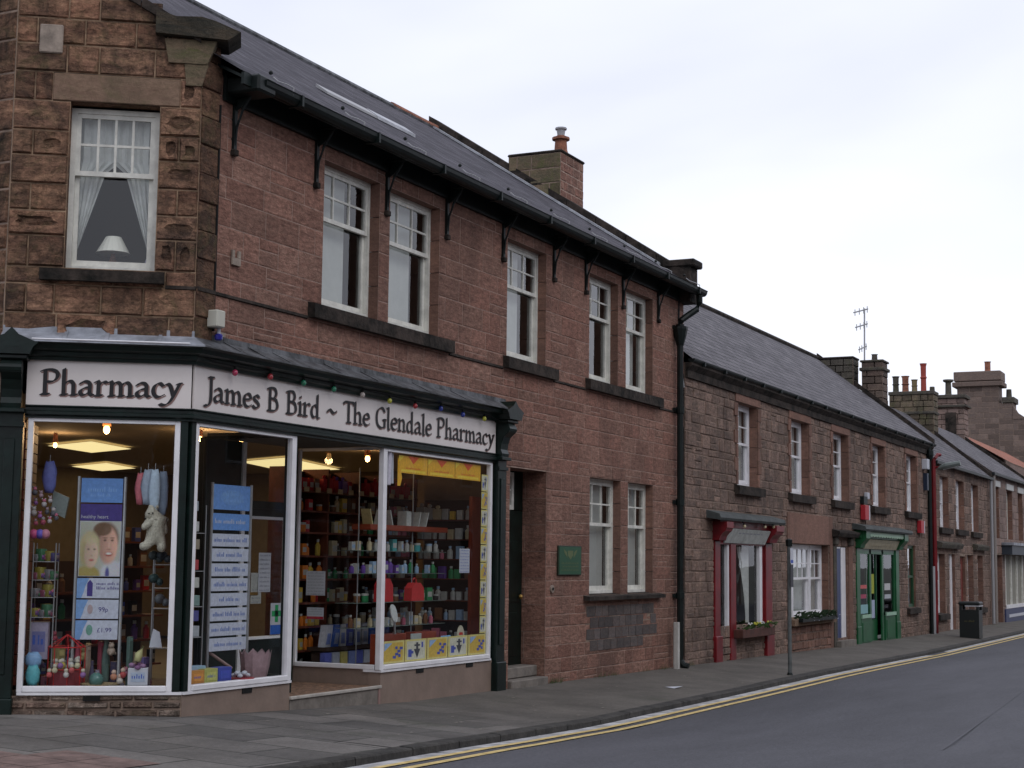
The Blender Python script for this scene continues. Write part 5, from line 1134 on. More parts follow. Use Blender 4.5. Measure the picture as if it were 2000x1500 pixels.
def pouch(u0, v0, u1, v1, d, color, lab, cat, name, fr=CHM, string=True, sq=.45, tilt=0):
    a = Vector(Ap(u0, v0, d, fr)); b = Vector(Ap(u1, v1, d, fr)); c = (a+b)/2; w_ = Vector((a.x-b.x, a.y-b.y, 0)).length/2; h_ = abs(a.z-b.z)/2
    m = MB(); nr, ns = 7, 10; vs = []
    for i in range(nr):
        t = i/(nr-1); rr = .35+.65*math.sin(math.pi*min(1, t*.75+.12)); z = c.z-h_+2*h_*t
        for k in range(ns):
            an = 2*math.pi*k/ns; e = 1+.10*math.sin(k*3+i*1.7); x = math.cos(an)*w_*rr*e; y = math.sin(an)*w_*rr*sq
            vs.append((c.x+fr.u.x*x+fr.n.x*y, c.y+fr.u.y*x+fr.n.y*y, z+.01*math.sin(k*2+i)))
    fs = [(i*ns+k, i*ns+(k+1) % ns, (i+1)*ns+(k+1) % ns, (i+1)*ns+k) for i in range(nr-1) for k in range(ns)] + [tuple(range(ns-1, -1, -1)), tuple((nr-1)*ns+k for k in range(ns))]
    m.mesh(vs, fs, color); o = m.build(name, None, True); tag(o, lab, cat)
    if string: s = MB(); s.tube([(c.x, c.y, c.z+h_*.9), (c.x, c.y, c.z+h_+.06)], .003, GREYP, n=4); s.build('hanging_loop', o)
    return o
pouch(265, 925, 283, 985, -.25, pcol((.50, .13, .16)), 'pink soft bag hanging left of the pale blue bags', 'bag', 'toiletry_bag')
pouch(277, 918, 300, 985, -.22, pcol((.32, .38, .47)), 'pale blue-grey bag hanging between the pink bag and the mottled one', 'bag', 'toiletry_bag')
pouch(292, 918, 312, 1000, -.18, pcol((.42, .52, .62)), 'shiny light blue bag hanging above the polar bear', 'bag', 'toiletry_bag')
pouch(308, 922, 328, 1005, -.24, pcol((.24, .30, .40)), 'mottled grey-blue bag hanging at the right edge of the corner window', 'bag', 'toiletry_bag')
pouch(84, 902, 110, 962, -.30, pcol((.13, .15, .42)), 'purple-blue hanging bag at the upper left of the corner window', 'bag', 'toiletry_bag')
m = MB(); p = [Ap(104, 958, -.4), Ap(135, 972, -.4), Ap(126, 1012, -.4), Ap(100, 1000, -.4)]; q = [Vector(x)-Vector((CHM.n.x, CHM.n.y, 0))*.09 for x in p]
m.mesh(p+q, [(0, 1, 2, 3), (7, 6, 5, 4), (0, 4, 5, 1), (1, 5, 6, 2), (2, 6, 7, 3), (3, 7, 4, 0)], pcol((.22, .26, .25))); o = m.build('cushion'); tag(o, 'grey-green cushion hanging behind the pink toys', 'cushion')
rt = random.Random(9)
toyc = [((.50, .14, .22), 'pink'), ((.42, .08, .13), 'deep pink'), ((.40, .28, .32), 'mauve'), ((.10, .10, .12), 'black'), ((.45, .42, .42), 'off-white'), ((.30, .12, .36), 'violet')]
for i, (u, v) in enumerate(((68, 962), (80, 968), (70, 982), (86, 985), (98, 978), (66, 1002), (78, 1008), (92, 1000), (104, 1004), (110, 1012), (70, 1022), (84, 1020), (97, 1018))):
    cc, cn = toyc[rt.randrange(6)]; c = Vector(Ap(u, v, -.2-.03*(i % 3))); m = MB(); r = rt.uniform(.02, .03)
    m.ball(c, r, pcol(cc), n=8); m.ball(c+Vector((0, 0, r*1.3)), r*.7, pcol(toyc[(i*2) % 6][0]), n=8); m.ball(c+Vector((.3*r, -.3*r, r*1.9)), r*.3, pcol(cc), n=6); m.ball(c+Vector((-.6*r, .4*r, r*1.9)), r*.3, pcol(cc), n=6)
    o = m.build('hanging_toy', None, True); tag(o, 'small %s cuddly toy hanging in the cluster at the left of the corner window' % cn, 'toy', 'hanging cuddly toys')
for u0, u1, cc, lab in ((58, 74, (.60, .10, .25), 'bright pink fluffy ball in the row of three on the left rack'), (72, 84, (.16, .12, .55), 'blue-violet fluffy ball in the middle of the row of three'), (82, 96, (.55, .22, .30), 'pale pink fluffy ball at the right of the row of three')):
    c = (Vector(Ap(u0, 1043, -.22))+Vector(Ap(u1, 1043, -.22)))/2; m = MB(); m.ball(c, .045, pcol(cc), (.9, .9, .95), n=10); o = m.build('fluffy_ball', None, True); tag(o, lab, 'toy')
def wire_rack(pu, v0, v1, shelves, d, lab, w_px, fr=CHM):
    a = Vector(Ap(pu, v1, d, fr)); b = Vector(Ap(pu+w_px, v1, d, fr)); top = Vector(Ap(pu, v0, d, fr)).z
    t = thing('wire_rack', lab, 'rack', ((a+b)/2)); n3 = Vector((fr.n.x, fr.n.y, 0))
    for p in (a, b, a-n3*.22, b-n3*.22): m = MB(); m.tube([(p.x, p.y, .455), (p.x, p.y, top)], .006, STEEL, n=6); m.build('post', t)
    for v in shelves:
        z = at(pu, v, fr, d)[1]; m = MB(); vs = [(*(q.xy), zz) for zz in (z-.006, z) for q in (a, b, b-n3*.22, a-n3*.22)]
        m.mesh(vs, [(0, 1, 2, 3), (7, 6, 5, 4), (0, 4, 5, 1), (1, 5, 6, 2), (2, 6, 7, 3), (3, 7, 4, 0)], GREYP); m.build('shelf', t)
    return a, b, n3
a, b, n3 = wire_rack(54, 1060, 1340, (1096, 1132, 1166, 1205), -.22, 'chrome rack of small toys at the left edge of the corner window', 44)
for v in (1096, 1132, 1166, 1205):
    z = at(54, v, CHM, -.22)[1]
    for k in range(5):
        p = a.lerp(b, .12+.19*k) - n3*.05; cc, cn = [((.5, .42, .08), 'yellow'), ((.35, .34, .36), 'grey'), ((.45, .12, .2), 'pink'), ((.12, .10, .3), 'dark blue'), ((.1, .3, .15), 'green')][(k*3+v) % 5]
        cc = tuple(q*.45 for q in cc); m = MB(); r = .022+.006*((k+v) % 3)
        if (k+v) % 3: m.box(xy, p.x-r*1.1, p.x+r*1.1, p.y-r, p.y+r, z, z+r*(2.2+k % 2), pcol(cc), bev=.003); m.box(xy, p.x-r*.8, p.x+r*.8, p.y-r-.002, p.y-r, z+r*.5, z+r*1.6, pcol(tuple(q*.5 for q in toyc[(k+v) % 6][0])))
        else: m.ball((p.x, p.y, z+r), r, pcol(cc), (1, 1, 1), n=8); m.ball((p.x, p.y, z+r*2.4), r*.75, pcol(toyc[(k+v) % 6][0]), n=8)
        o = m.build('small_toy', None, True); tag(o, 'little %s figure sitting on the chrome rack at the left of the corner window' % cn, 'toy', 'little figures on the chrome rack')
a2, b2, n3b = wire_rack(292, 1085, 1335, (1102, 1148, 1188, 1266), -.30, 'dark shelved rack of gifts at the right edge of the corner window', 34)
for j, (u, v, cc, lab) in enumerate(((300, 1098, (.04, .05, .05), 'black boot-shaped gift on the top tier of the dark rack'), (316, 1098, (.03, .04, .05), 'second black boot-shaped gift at the rack edge'), (300, 1143, (.02, .05, .05), 'dark teal handbag on the second tier of the dark rack'), (312, 1183, (.10, .11, .12), 'grey soft toy on the third tier of the dark rack'))):
    c = Vector(Ap(u, v, -.32)); m = MB(); m.ball(c+Vector((0, 0, .06)), .05, pcol(cc), (1.2, .8, .9), n=10); m.ball(c+Vector((.03, -.04, .03)), .035, pcol(cc), n=8); o = m.build('gift_toy', None, True); tag(o, lab, 'gift')
def boxy(u0, v0, u1, v1, d, dep, color, name, lab, cat, fr=CHM, face=None, rim=None):
    s0, z1 = at(u0, v0, fr, d); s1, z0 = at(u1, v1, fr, d); m = MB(); m.box(fr, s0, s1, d-dep, d, z0, z1, color, bev=.003); o = m.build(name); tag(o, lab, cat)
    if face: f = MB(); f.box(fr, s0+(s1-s0)*.15, s1-(s1-s0)*.15, d, d+.002, z0+(z1-z0)*.2, z1-(z1-z0)*.25, face); scribble(f, fr, s0+(s1-s0)*.2, s1-(s1-s0)*.2, z0+(z1-z0)*.4, (z1-z0)*.25, d+.003, PBLUE, rt); f.build('printed_front', o)
    return o
boxy(250, 1305, 288, 1339, -.12, .12, PAPER, 'price_box', 'white price box with blue figures on the window floor', 'box', face=pcol((.40, .46, .56)))
c = Vector(Ap(268, 1303, -.17)); 
for k in range(7):
    m = MB(); p = c+Vector((.05*math.cos(k*1.3), .05*math.sin(k*1.3), .01*k % .03)); m.ball(p, .03, pcol((.22, .10, .22) if k % 2 else (.28, .16, .28)), (1, 1, .7), n=7); o = m.build('soap_petal', None, True); tag(o, 'dusky purple bath flower heaped on the white price box', 'bath gift', 'purple bath flowers on the price box')
m = MB(); p0 = Vector(Ap(268, 1292, -.16)); m.tube([p0, p0+Vector((.02, 0, .06)), p0+Vector((.06, -.01, .13))], [.03, .035, .012], pcol((.48, .46, .22)), n=8); o = m.build('bath_sponge', None, True); tag(o, 'pale yellow sponge standing up behind the purple flowers', 'sponge')
m = MB(); c = Vector(Ap(303, 1262, -.2)); m.prism(Frame((c.x, c.y), CHM.u), [(-.05, 0), (.06, 0), (.035, .13), (-.02, .16)], -.03, .03, PAPER, 'd'); 
for v in range(len(m.v)): m.v[v] = (m.v[v][0], m.v[v][1], m.v[v][2]+c.z-.01)
o = m.build('toy_boat'); tag(o, 'white sail-shaped toy on the shelf at the lower right of the corner window', 'toy')
# toy house, card house, plush fish, red wire basket, shallow basket, snow globe
boxy(58, 1215, 92, 1288, -.26, .12, pcol((.34, .30, .40)), 'toy_house_box', 'lilac boxed toy house with a blue printed roof', 'toy box', face=pcol((.16, .16, .34)))
pouch(48, 1275, 82, 1303, -.12, pcol((.22, .38, .60)), 'pale blue plush fish lying on the window floor', 'soft toy', 'plush_fish', string=False, sq=.6)
pouch(50, 1300, 78, 1338, -.10, pcol((.10, .38, .42)), 'teal plush creature at the bottom left corner of the window', 'soft toy', 'plush_creature', string=False, sq=.7)
RB = pcol((.48, .02, .02)); rbk = thing('wire_basket', 'red wire toy carousel standing in the corner window', 'basket', Ap(128, 1335, -.3)); m = MB()
cc = Vector(Ap(128, 1335, -.3)); R = .155
for zz in (.03, .17, .36): m.tube([(cc.x+R*math.cos(k*math.pi/8), cc.y+R*math.sin(k*math.pi/8), .455+zz) for k in range(17)], .006, RB, n=5, cap=False)
for k in range(8): an = k*math.pi/4; m.tube([(cc.x+R*math.cos(an), cc.y+R*math.sin(an), .458), (cc.x+R*math.cos(an), cc.y+R*math.sin(an), .815), (cc.x, cc.y, .92)], .005, RB, n=5)
m.build('wire_frame', rbk); m = MB(); m.lathe((cc.x, cc.y, .456), [(.15, 0), (.155, .15)], pcol((.22, .03, .04)), 16); m.build('tin_base', rbk)
for k in range(9):
    an = k*.7; p = (cc.x+.10*math.cos(an), cc.y+.10*math.sin(an), .64+.004*k); m = MB(); c1 = [(.55, .45, .08), (.5, .5, .48), (.04, .04, .04), (.05, .15, .3), (.5, .3, .2)][k % 5]; m.ball(p, .032, pcol(c1), n=8); m.ball((p[0], p[1], p[2]+.04), .022, pcol((.5, .48, .42)), n=8)
    o = m.build('carousel_toy', None, True); tag(o, 'tiny round toy figure sitting in the red wire carousel', 'toy', 'toy figures in the red carousel')
for k in range(7):
    u, v = 96+k*11, 1318-(k % 3)*9; c = Vector(Ap(u, v, -.08)); m = MB(); c1 = [(.45, .08, .08), (.5, .46, .3), (.25, .12, .3), (.5, .48, .45)][k % 4]; m.ball(c, .026, pcol(c1), n=8); m.ball(c+Vector((0, 0, .036)), .019, pcol((.5, .45, .35)), n=8); o = m.build('front_toy', None, True); tag(o, 'small figure standing in front of the red carousel', 'toy', 'small figures in front of the carousel')
for k in range(26):                                # a heap of gifts behind the front row
    u = 60+((k*37) % 250); v = 1335-((k*23) % 95); dd = -.36-.03*(k % 5); c = Vector(Ap(u, v, dd)); rr_ = rt.uniform(.025, .05); zb = max(.455, c.z-rr_)
    cl_ = [(.30, .05, .08), (.22, .20, .26), (.06, .05, .10), (.36, .28, .22), (.10, .16, .14), (.34, .12, .18), (.14, .10, .26), (.28, .24, .10)][k % 8]; m = MB()
    if k % 3 == 0: m.box(xy, c.x-rr_, c.x+rr_, c.y-rr_*.7, c.y+rr_*.7, .455, c.z+rr_, pcol(cl_), bev=.004); m.box(xy, c.x-rr_*.6, c.x+rr_*.6, c.y-rr_*.7-.003, c.y-rr_*.7, c.z-rr_*.5, c.z+rr_*.5, pcol(tuple(min(.6, q*1.8) for q in cl_))); nm, lb_ = 'gift_carton', 'small gift carton in the heap at the back of the corner window'
    elif k % 3 == 1: m.lathe((c.x, c.y, .455), [(rr_*.8, 0), (rr_, (c.z-.455)*.5), (rr_*.45, (c.z-.455)*.9), (rr_*.5, c.z-.455+.02)], pcol(cl_), 10); nm, lb_ = 'gift_jar', 'small jar in the heap at the back of the corner window'
    else:
        m.ball((c.x, c.y, zb+rr_), rr_, pcol(cl_), n=9); m.ball((c.x-.01, c.y-.01, zb+rr_*2.3), rr_*.7, pcol(cl_), n=9)
        for q in (-1, 1): m.ball((c.x-.01+q*rr_*.5, c.y-.01, zb+rr_*2.9), rr_*.25, pcol(cl_), n=6); m.ball((c.x+q*rr_*.8, c.y-rr_*.5, zb+rr_*.5), rr_*.4, pcol(cl_), n=6)
        nm, lb_ = 'heaped_soft_toy', 'little eared soft toy in the heap at the back of the corner window'
    tag(m.build(nm, None, k % 3 > 1), lb_, 'gift', 'gifts heaped at the back of the corner window')
WICK = mat('pale_wicker', (.36, .27, .15), .8, noise=.4, nscale=40, bump=.6)
m = MB(); c = Vector(Ap(197, 1336, -.18)); m.lathe((c.x, c.y, .455), [(.11, 0), (.17, .05), (.175, .055), (.16, .05), (.10, .012)], WICK, 18); o = m.build('wicker_tray', None, True); tag(o, 'shallow round wicker tray on the corner window floor', 'basket')
m = MB(); c = Vector(Ap(188, 1322, -.3)); m.ball((c.x, c.y, .53), .065, pcol((.10, .22, .20), .15), n=12); m.lathe((c.x, c.y, .455), [(.06, 0), (.045, .04)], pcol((.05, .18, .12)), 12); o = m.build('snow_globe', None, True); tag(o, 'green snow globe behind the wicker tray', 'snow globe')
for k, (u, v) in enumerate(((222, 1322), (234, 1330), (240, 1318))): c = Vector(Ap(u, v, -.14)); m = MB(); m.ball(c, .03, pcol(((.45, .2, .12), (.5, .45, .4), (.35, .05, .05))[k]), n=8); m.ball(c+Vector((0, 0, .04)), .022, pcol((.5, .36, .28)), n=8); o = m.build('doll', None, True); tag(o, ('orange-brown', 'white', 'red')[k]+' little doll between the wicker tray and the price box', 'doll')
# goods in the window left of the lobby
for (u0, v0, u1, v1, cc, lab) in ((374, 1311, 399, 1334, (.55, .24, .05), 'orange gift box at the left of the row on the window floor'), (400, 1307, 425, 1333, (.42, .42, .12), 'lime green gift box, second in the row on the window floor'), (427, 1304, 452, 1329, (.05, .07, .36), 'deep blue gift box, third in the row on the window floor')):
    boxy(u0, v0, u1, v1, -.09, .10, pcol(cc), 'gift_box', lab, 'box', fr=MAIN, face=pcol(tuple(min(1, x*1.25) for x in cc)))
boxy(375, 1302, 402, 1310, -.16, .10, pcol((.28, .42, .55)), 'gift_box', 'flat pale blue box behind the orange one', 'box', fr=MAIN)
c = Vector(Ap(470, 1312, -.1, MAIN)); m = MB(); m.lathe((c.x, c.y, .456), [(.10, 0), (.13, .05)], pcol((.35, .03, .04)), 14); o = m.build('red_dish'); tag(o, 'red dish of white flowers on the window floor', 'dish')
for k in range(9): m = MB(); p = (c.x-.08+.02*k, c.y-.05+.05*(k % 3), .53+.02*(k % 2)); m.ball(p, .028, PAPER, (1, 1, .7), n=7); o = m.build('white_flower', None, True); tag(o, 'white artificial flower heaped in the red dish', 'flower', 'white flowers in the red dish')
c = Vector(Ap(497, 1322, -.30, MAIN)); m = MB()
vs = []; nn = 22
for i, (r, z) in enumerate(((.12, 0), (.15, .12), (.17, .24))):
    for k in range(nn): an = 2*math.pi*k/nn; rr = r*(1+.06*(k % 2)); vs.append((c.x+rr*math.cos(an), c.y+rr*.8*math.sin(an), .456+z+(.04*(k % 2) if i == 2 else 0)))
m.mesh(vs, [(i*nn+k, i*nn+(k+1) % nn, (i+1)*nn+(k+1) % nn, (i+1)*nn+k) for i in range(2) for k in range(nn)], pcol((.42, .28, .30))); o = m.build('frilled_basket'); tag(o, 'pink frilled basket on the window floor near the lobby post', 'basket')
m = MB(); m.tube([Ap(405, 1272, -.4, MAIN), Ap(452, 1305, -.3, MAIN)], .015, pcol((.30, .2, .18)), n=8); o = m.build('back_brush'); tag(o, 'long pinkish-brown back brush leaning behind the boxes', 'brush')
a3, b3, n3c = wire_rack(372, 985, 1330, (1040, 1115, 1185, 1245), -.22, 'narrow rack of boxed gifts just right of the green corner post', 20, MAIN)
for j, v in enumerate((1000, 1040, 1075, 1115, 1150, 1185, 1215, 1245)):
    cc = [(.34, .38, .42), (.5, .5, .48), (.3, .25, .18), (.42, .05, .06), (.5, .5, .45), (.20, .30, .28), (.1, .1, .3), (.4, .42, .45)][j]
    boxy(374+j % 2, v-22, 388+j % 3, v-2, -.24, .08, pcol(cc), 'boxed_gift', '%s boxed gift, %s from the top of the narrow rack beside the green post' % (('slate', 'white', 'brown', 'red', 'ivory', 'green-grey', 'navy', 'pale grey')[j], ('first', 'second', 'third', 'fourth', 'fifth', 'sixth', 'seventh', 'eighth')[j]), 'gift box', fr=MAIN)
# low display of blue and white boxed toys inside, seen low through the lobby glass
LT = thing('low_display', 'low dark display table inside the lobby glass', 'table', (15.4, 9.55, .3)); m = MB(); m.box(xy, 14.95, 16.4, 9.45, 9.72, .60, .64, BK); m.build('table_top', LT)
for x in (15.0, 16.35): m = MB(); m.box(xy, x-.02, x+.02, 9.5, 9.68, .29, .6, BK); m.build('leg', LT)
for i in range(9):
    x = 15.02+i*.16; cc = [(.5, .5, .55), (.05, .12, .42), (.5, .5, .5), (.08, .10, .38), (.45, .47, .5)][i % 5]; wd = .065; lean = .05 if i < 2 else 0
    m = MB(); m.prism(xy, [(x-wd, .642), (x+wd, .642), (x+wd+lean, .88), (x-wd+lean, .88)], 9.5, 9.58, pcol(cc), 'd'); o = m.build('boxed_toy'); tag(o, '%s boxed toy standing on the low display inside the lobby glass' % ('blue' if i % 2 else 'white and blue'), 'boxed toy', 'boxed toys on the low display')
    f = MB(); f.prism(xy, [(x-wd*.6+lean*.2, .67), (x+wd*.6+lean*.2, .67), (x+wd*.5+lean*.8, .79), (x-wd*.5+lean*.8, .79)], 9.496, 9.4995, pcol((.16, .22, .5) if i % 2 == 0 else (.3, .35, .5)), 'd'); f.build('printed_front', o)
for i in range(9):
    x = 14.95+i*.165; m = MB(); m.box(xy, x-.07, x+.07, 9.44, 9.5, .33, .585, pcol([(.10, .12, .4), (.42, .44, .5), (.5, .42, .12), (.2, .25, .5)][i % 4])); o = m.build('boxed_toy'); tag(o, 'boxed toy on the floor below the low display inside the lobby glass', 'boxed toy', 'boxed toys under the low display')
boxy(862, 1242, 880, 1262, -.06, .01, pcol((.20, .42, .72)), 'price_card', 'small sky blue card low in the right-hand window', 'card', fr=MAIN)
boxy(803, 1238, 823, 1262, -.06, .01, pcol((.35, .38, .36)), 'price_card', 'small grey card between the two wooden plinths', 'card', fr=MAIN)
s, z = at(900, 1245, MAIN, -.08); m = MB(); pr = [(s-.09, .455), (s+.09, .455), (s+.09, z+.0)] + [(s+.09*math.cos(k*math.pi/10), z+.14*math.sin(k*math.pi/10)) for k in range(11)] + [(s-.09, z)]
m.prism(MAIN, pr, -.09, -.08, pcol((.52, .48, .36)), 'd'); o = m.build('arched_card'); tag(o, 'white arched card with a red stripe on the right-hand window sill', 'card'); f = MB(); f.prism(MAIN, [(s-.05, z+.03), (s+.05, z+.03), (s+.04, z+.06), (s-.04, z+.06)], -.079, -.078, RB, 'd'); f.prism(MAIN, [(s-.05, z-.10), (s, z-.02), (s+.05, z-.10)], -.079, -.078, BLACK, 'd'); f.build('print', o)

# ------------------------------------------------------------------ table lamp and ornaments upstairs
s, z = at(220, 512, CHM, -.5); t = thing('table_lamp', 'white-shaded table lamp standing in the upstairs corner window', 'lamp', CHM(s, -.5, 4.12)); c = CHM(s, -.5, 0)
m = MB(); m.lathe((c[0], c[1], 4.345), [(.155, 0), (.15, .005), (.07, .15), (.065, .15), (.145, .004)], mat('lamp_shade_cloth', (.9, .88, .78), .8), 18); m.build('lamp_shade', t)
m = MB(); m.lathe((c[0], c[1], 3.95), [(.06, 0), (.03, .1), (.07, .22), (.03, .34), (.012, .42)], CERAM, 12); m.build('lamp_base', t)
s, z = at(287, 500, CHM, -.25); m = MB(); c = CHM(s, -.25, 4.1); m.lathe(c, [(.03, 0), (.02, .03), (.012, .08), (.02, .12), (.008, .16)], pcol((.35, .34, .42)), 8); o = m.build('figurine'); tag(o, 'small grey figurine at the right end of the upstairs window ledge', 'ornament')
m = MB(); c = CHM(-1.05, -.25, 4.1); m.lathe(c, [(.05, 0), (.055, .05), (.03, .09), (.035, .12)], pcol((.42, .42, .44)), 10); o = m.build('vase'); tag(o, 'pale vase at the left end of the upstairs window ledge', 'vase')
m = MB(); c = MAIN(14.9, -.22, 4.16); m.lathe(c, [(.06, 0), (.08, .08), (.04, .16), (.06, .2)], pcol((.5, .4, .15)), 10); o = m.build('vase'); tag(o, 'yellow vase inside the second upstairs window of the first pair', 'vase')

# ================================================================== small fittings on the front
m = MB(); m.box(MAIN, 11.46, 11.585, .012, .13, 3.645, 3.80, mat('cream_alarm_box', (.50, .49, .42), .5), bev=.01)
o = m.build('alarm_box'); tag(o, 'cream alarm box above the angle of the shopfront', 'alarm box'); m = MB(); m.lathe(MAIN(11.57, .07, 3.535), [(.022, 0), (.034, .01), (.038, .045), (.026, .06)], mat('blue_beacon', (.03, .03, .25), .2), 12); m.build('blue_beacon', o); m = MB(); m.tube([MAIN(11.57, .07, 3.595), MAIN(11.57, .07, 3.65)], .016, PAPER, n=8); m.box(MAIN, 11.6, 11.7, .012, .05, 3.58, 3.62, PL); m.build('bracket', o)
m = MB()
for (a, b, c, d) in ((11.80, 11.93, 4.27, 4.34), (11.80, 11.835, 4.34, 4.41), (11.89, 11.93, 4.34, 4.41)): m.box(MAIN, a, b, .009, .03, c, d, PL, bev=.003)
o = m.build('wall_marker'); tag(o, 'small pale U-shaped marker on the red wall left of the windows', 'marker')
m = MB(); pts = [MAIN(11.555, .02, z) for z in (3.62, 4.0, 4.6, 5.2, 5.7)]; m.tube(pts, .012, BLACK, n=6); o = m.build('cable'); tag(o, 'thin black cable running down the joint between corner block and long front', 'cable')
pq = thing('wall_plaque', 'green square plaque with gilt crest beside the recessed door', 'plaque', MAIN(19.52, .02, 1.42))
m = MB(); m.box(MAIN, 19.14, 19.90, .010, .03, 1.425, 1.815, mat('plaque_edge', (.012, .025, .012), .5), bev=.004); m.box(MAIN, 19.165, 19.875, .03, .033, 1.44, 1.80, mat('plaque_green', (.012, .075, .032), .45)); m.build('board', pq)
m = MB(); GILT = pcol((.10, .13, .05)); cx, cz = 19.52, 1.70
m.face([MAIN(cx+u, .0345, cz+v) for u, v in ((-.09, .05), (.09, .05), (.09, -.01), (0, -.07), (-.09, -.01))], GILT)
for k in (-1, 1): m.face([MAIN(cx+k*u, .035, cz+v) for u, v in ((.10, -.05), (.20, .02), (.22, .07), (.12, .03))], GILT)
r = random.Random(3)
for z in (1.575, 1.53, 1.485): scribble(m, MAIN, 19.22+r.random()*.05, 19.8, z, .026, .0345, GILT, r)
m.build('gilt_lettering', pq)
m = MB(); c = MAIN(18.97, .02, 1.25); m.tube([MAIN(18.97, .005, 1.25), MAIN(18.97, .03, 1.25)], .05, PL, n=12); m.tube([MAIN(18.97, .03, 1.25), MAIN(18.97, .04, 1.25)], .02, BLACK, n=10); o = m.build('doorbell'); tag(o, 'round stone-rimmed doorbell right of the recessed door', 'doorbell')
m = MB(); x = 23.36; m.prism(xy, [(x-.045, 8.44), (x+.045, 8.44), (x+.045, 8.5), (x+.03, 8.52), (x-.03, 8.52), (x-.045, 8.5)], -.02, .70, mat('white_pipe_cover', (.46, .45, .42), .6, noise=.15), 'z'); o = m.build('cable_cover'); tag(o, 'white upright cable cover at the wall foot beside the black downpipe', 'cable cover')
# string of coloured bulbs
sl_ = thing('string_lights', 'string of coloured bulbs hung along the top of the long fascia', 'string lights', MAIN(14.3, .1, 3.3)); BC = {'r': (.42, .04, .05), 'g': (.03, .22, .12), 'w': (.55, .48, .44), 'y': (.45, .45, .06), 'b': (.03, .05, .30), 'p': (.48, .05, .12)}
pb = [(459, 728, 'p'), (528, 736, 'r'), (593, 748, 'g'), (652, 760, 'g'), (708, 771, 'w'), (761, 783, 'y'), (811, 793, 'r'), (861, 798, 'b'), (904, 810, 'b'), (946, 818, 'y')]; cab = []
for u, v, c in pb:
    s, z = at(u, v, MAIN, .09); m = MB(); m.ball(MAIN(s, .09, z), .027, mat('bulb_'+c, BC[c], .12, coat=.5), (1, 1, 1.15), n=12); m.tube([MAIN(s, .09, z+.03), MAIN(s, .09, z+.06)], .014, BLACK, n=6); m.build('coloured_bulb', sl_, True); cab.append(MAIN(s, .09, z+.06))
m = MB(); cc = [MAIN(11.25, .09, 3.37)]
for i, p in enumerate(cab): cc += [((cc[-1][0]+p[0])/2, p[1], min(cc[-1][2], p[2])-.0), p]
m.tube(cc + [MAIN(17.3, .09, 3.28)], .006, BLACK, n=5); m.build('cable', sl_)
m = MB(); rr = random.Random(8)
for k in range(160):                                # weeds at the foot of the wall
    x = rr.choice((19.05, 19.1, 19.0, 21.0, 22.3, 24.3, 20.6, 23.0))+rr.gauss(0, .10); y = YW-.02-abs(rr.gauss(0, .03)); z = gz(x)-.01; h = rr.uniform(.03, .11); a = rr.uniform(0, 6.28)
    m.face([(x-.006, y, z), (x+.006, y, z), (x+.03*math.cos(a), y-.02+.02*math.sin(a), z+h)], mat('weed_green', (.05, .085, .02), .8))
o = m.build('wall_foot_weeds'); o['kind'] = 'stuff'

# ================================================================== second building: brown rubble terrace
b2 = thing('rubble_terrace', 'long brown rubble-stone terrace with red and green shopfronts under a grey slate roof', 'building', (34, YW, -.1))
TA, TB = 24.10, 43.75; r2 = random.Random(12)
U2 = [(26.82, 27.98, 2.98, 4.44), (30.16, 31.46, 2.98, 4.43), (33.36, 34.66, 2.98, 4.43), (36.95, 38.2, 2.98, 4.43), (40.62, 41.9, 2.98, 4.43)]
TRI = (30.05, 32.95, .56, 2.0); DB = (33.5, 34.5, .0, 2.0); RS_ = (25.55, 28.8, .5, 2.2); GSH = (35.3, 39.6, -.3, 2.4); W6 = (40.7, 41.65, .56, 2.12)
ops = U2 + [TRI, DB, RS_, GSH, W6]
m = MB(); stone_wall(m, MAIN, TA, TB, -.45, 4.82, ops, r2, RUB, MORT2, ch=.18, bl=(.14, .42), marks=(.56, 2.0, 2.5, 2.98, 4.43), proud=(.004, .022), gap=.006, stain=(0, .6), vary=.25, split=.15, darkp=.12); m.build('wall', b2)
for a, b, c, d in U2 + [TRI, W6]: reveals(b2, MAIN, (a, b, c, d), .14 if d != W6[3] else .07, DRS)
for a, b, c, d in U2:                                # long-and-short dressed margins
    m = MB(); k = 0; z = c
    while z < d - .05:
        h = min(.24, d-z); w_ = .2 if k % 2 else .11
        for (p, q) in ((a-w_, a-.003), (b+.003, b+w_)): m.box(MAIN, p, q, .002, .03, z+.006, z+h-.006, DRS, (r2.random(), r2.random()*.8, r2.uniform(.1, .6)))
        z += h; k += 1
    m.box(MAIN, a-.14, b+.14, .002, .034, d+.004, d+.26, DRS, (r2.random(), .5, .2)); m.build('window_surround', b2)
    sash(b2, MAIN, a-.02, b+.02, c, d+.01, .14, nx=2, rail=.52, cover=1, style='net', paint=WHITE, fw=.07); sill(b2, MAIN, a-.2, b+.2, c-.17, c, .11)
m = MB(); m.box(MAIN, TA+.01, TB, .0, .05, 4.58, 4.70, DARKSTONE); m.prism(MAIN, [(0, 4.705), (.05, 4.705), (.12, 4.78), (.12, 4.82), (0, 4.82)], TA+.01, TB, DARKSTONE); m.build('eaves_course', b2)
m = MB(); m.prism(xy, [(8.50+.06*math.cos(math.pi*(1+i/7)), 4.88+.06*math.sin(math.pi*(1+i/7))) for i in range(8)], TA+.02, TB+.1, IRON, 's')
for i in range(18): m.box(xy, 24.6+i*1.1, 24.64+i*1.1, 8.43, 8.60, 4.80, 4.87, IRON)
m.build('gutter', b2)
S2 = .775; r2z = lambda y: 4.90 + S2*(y-8.5)
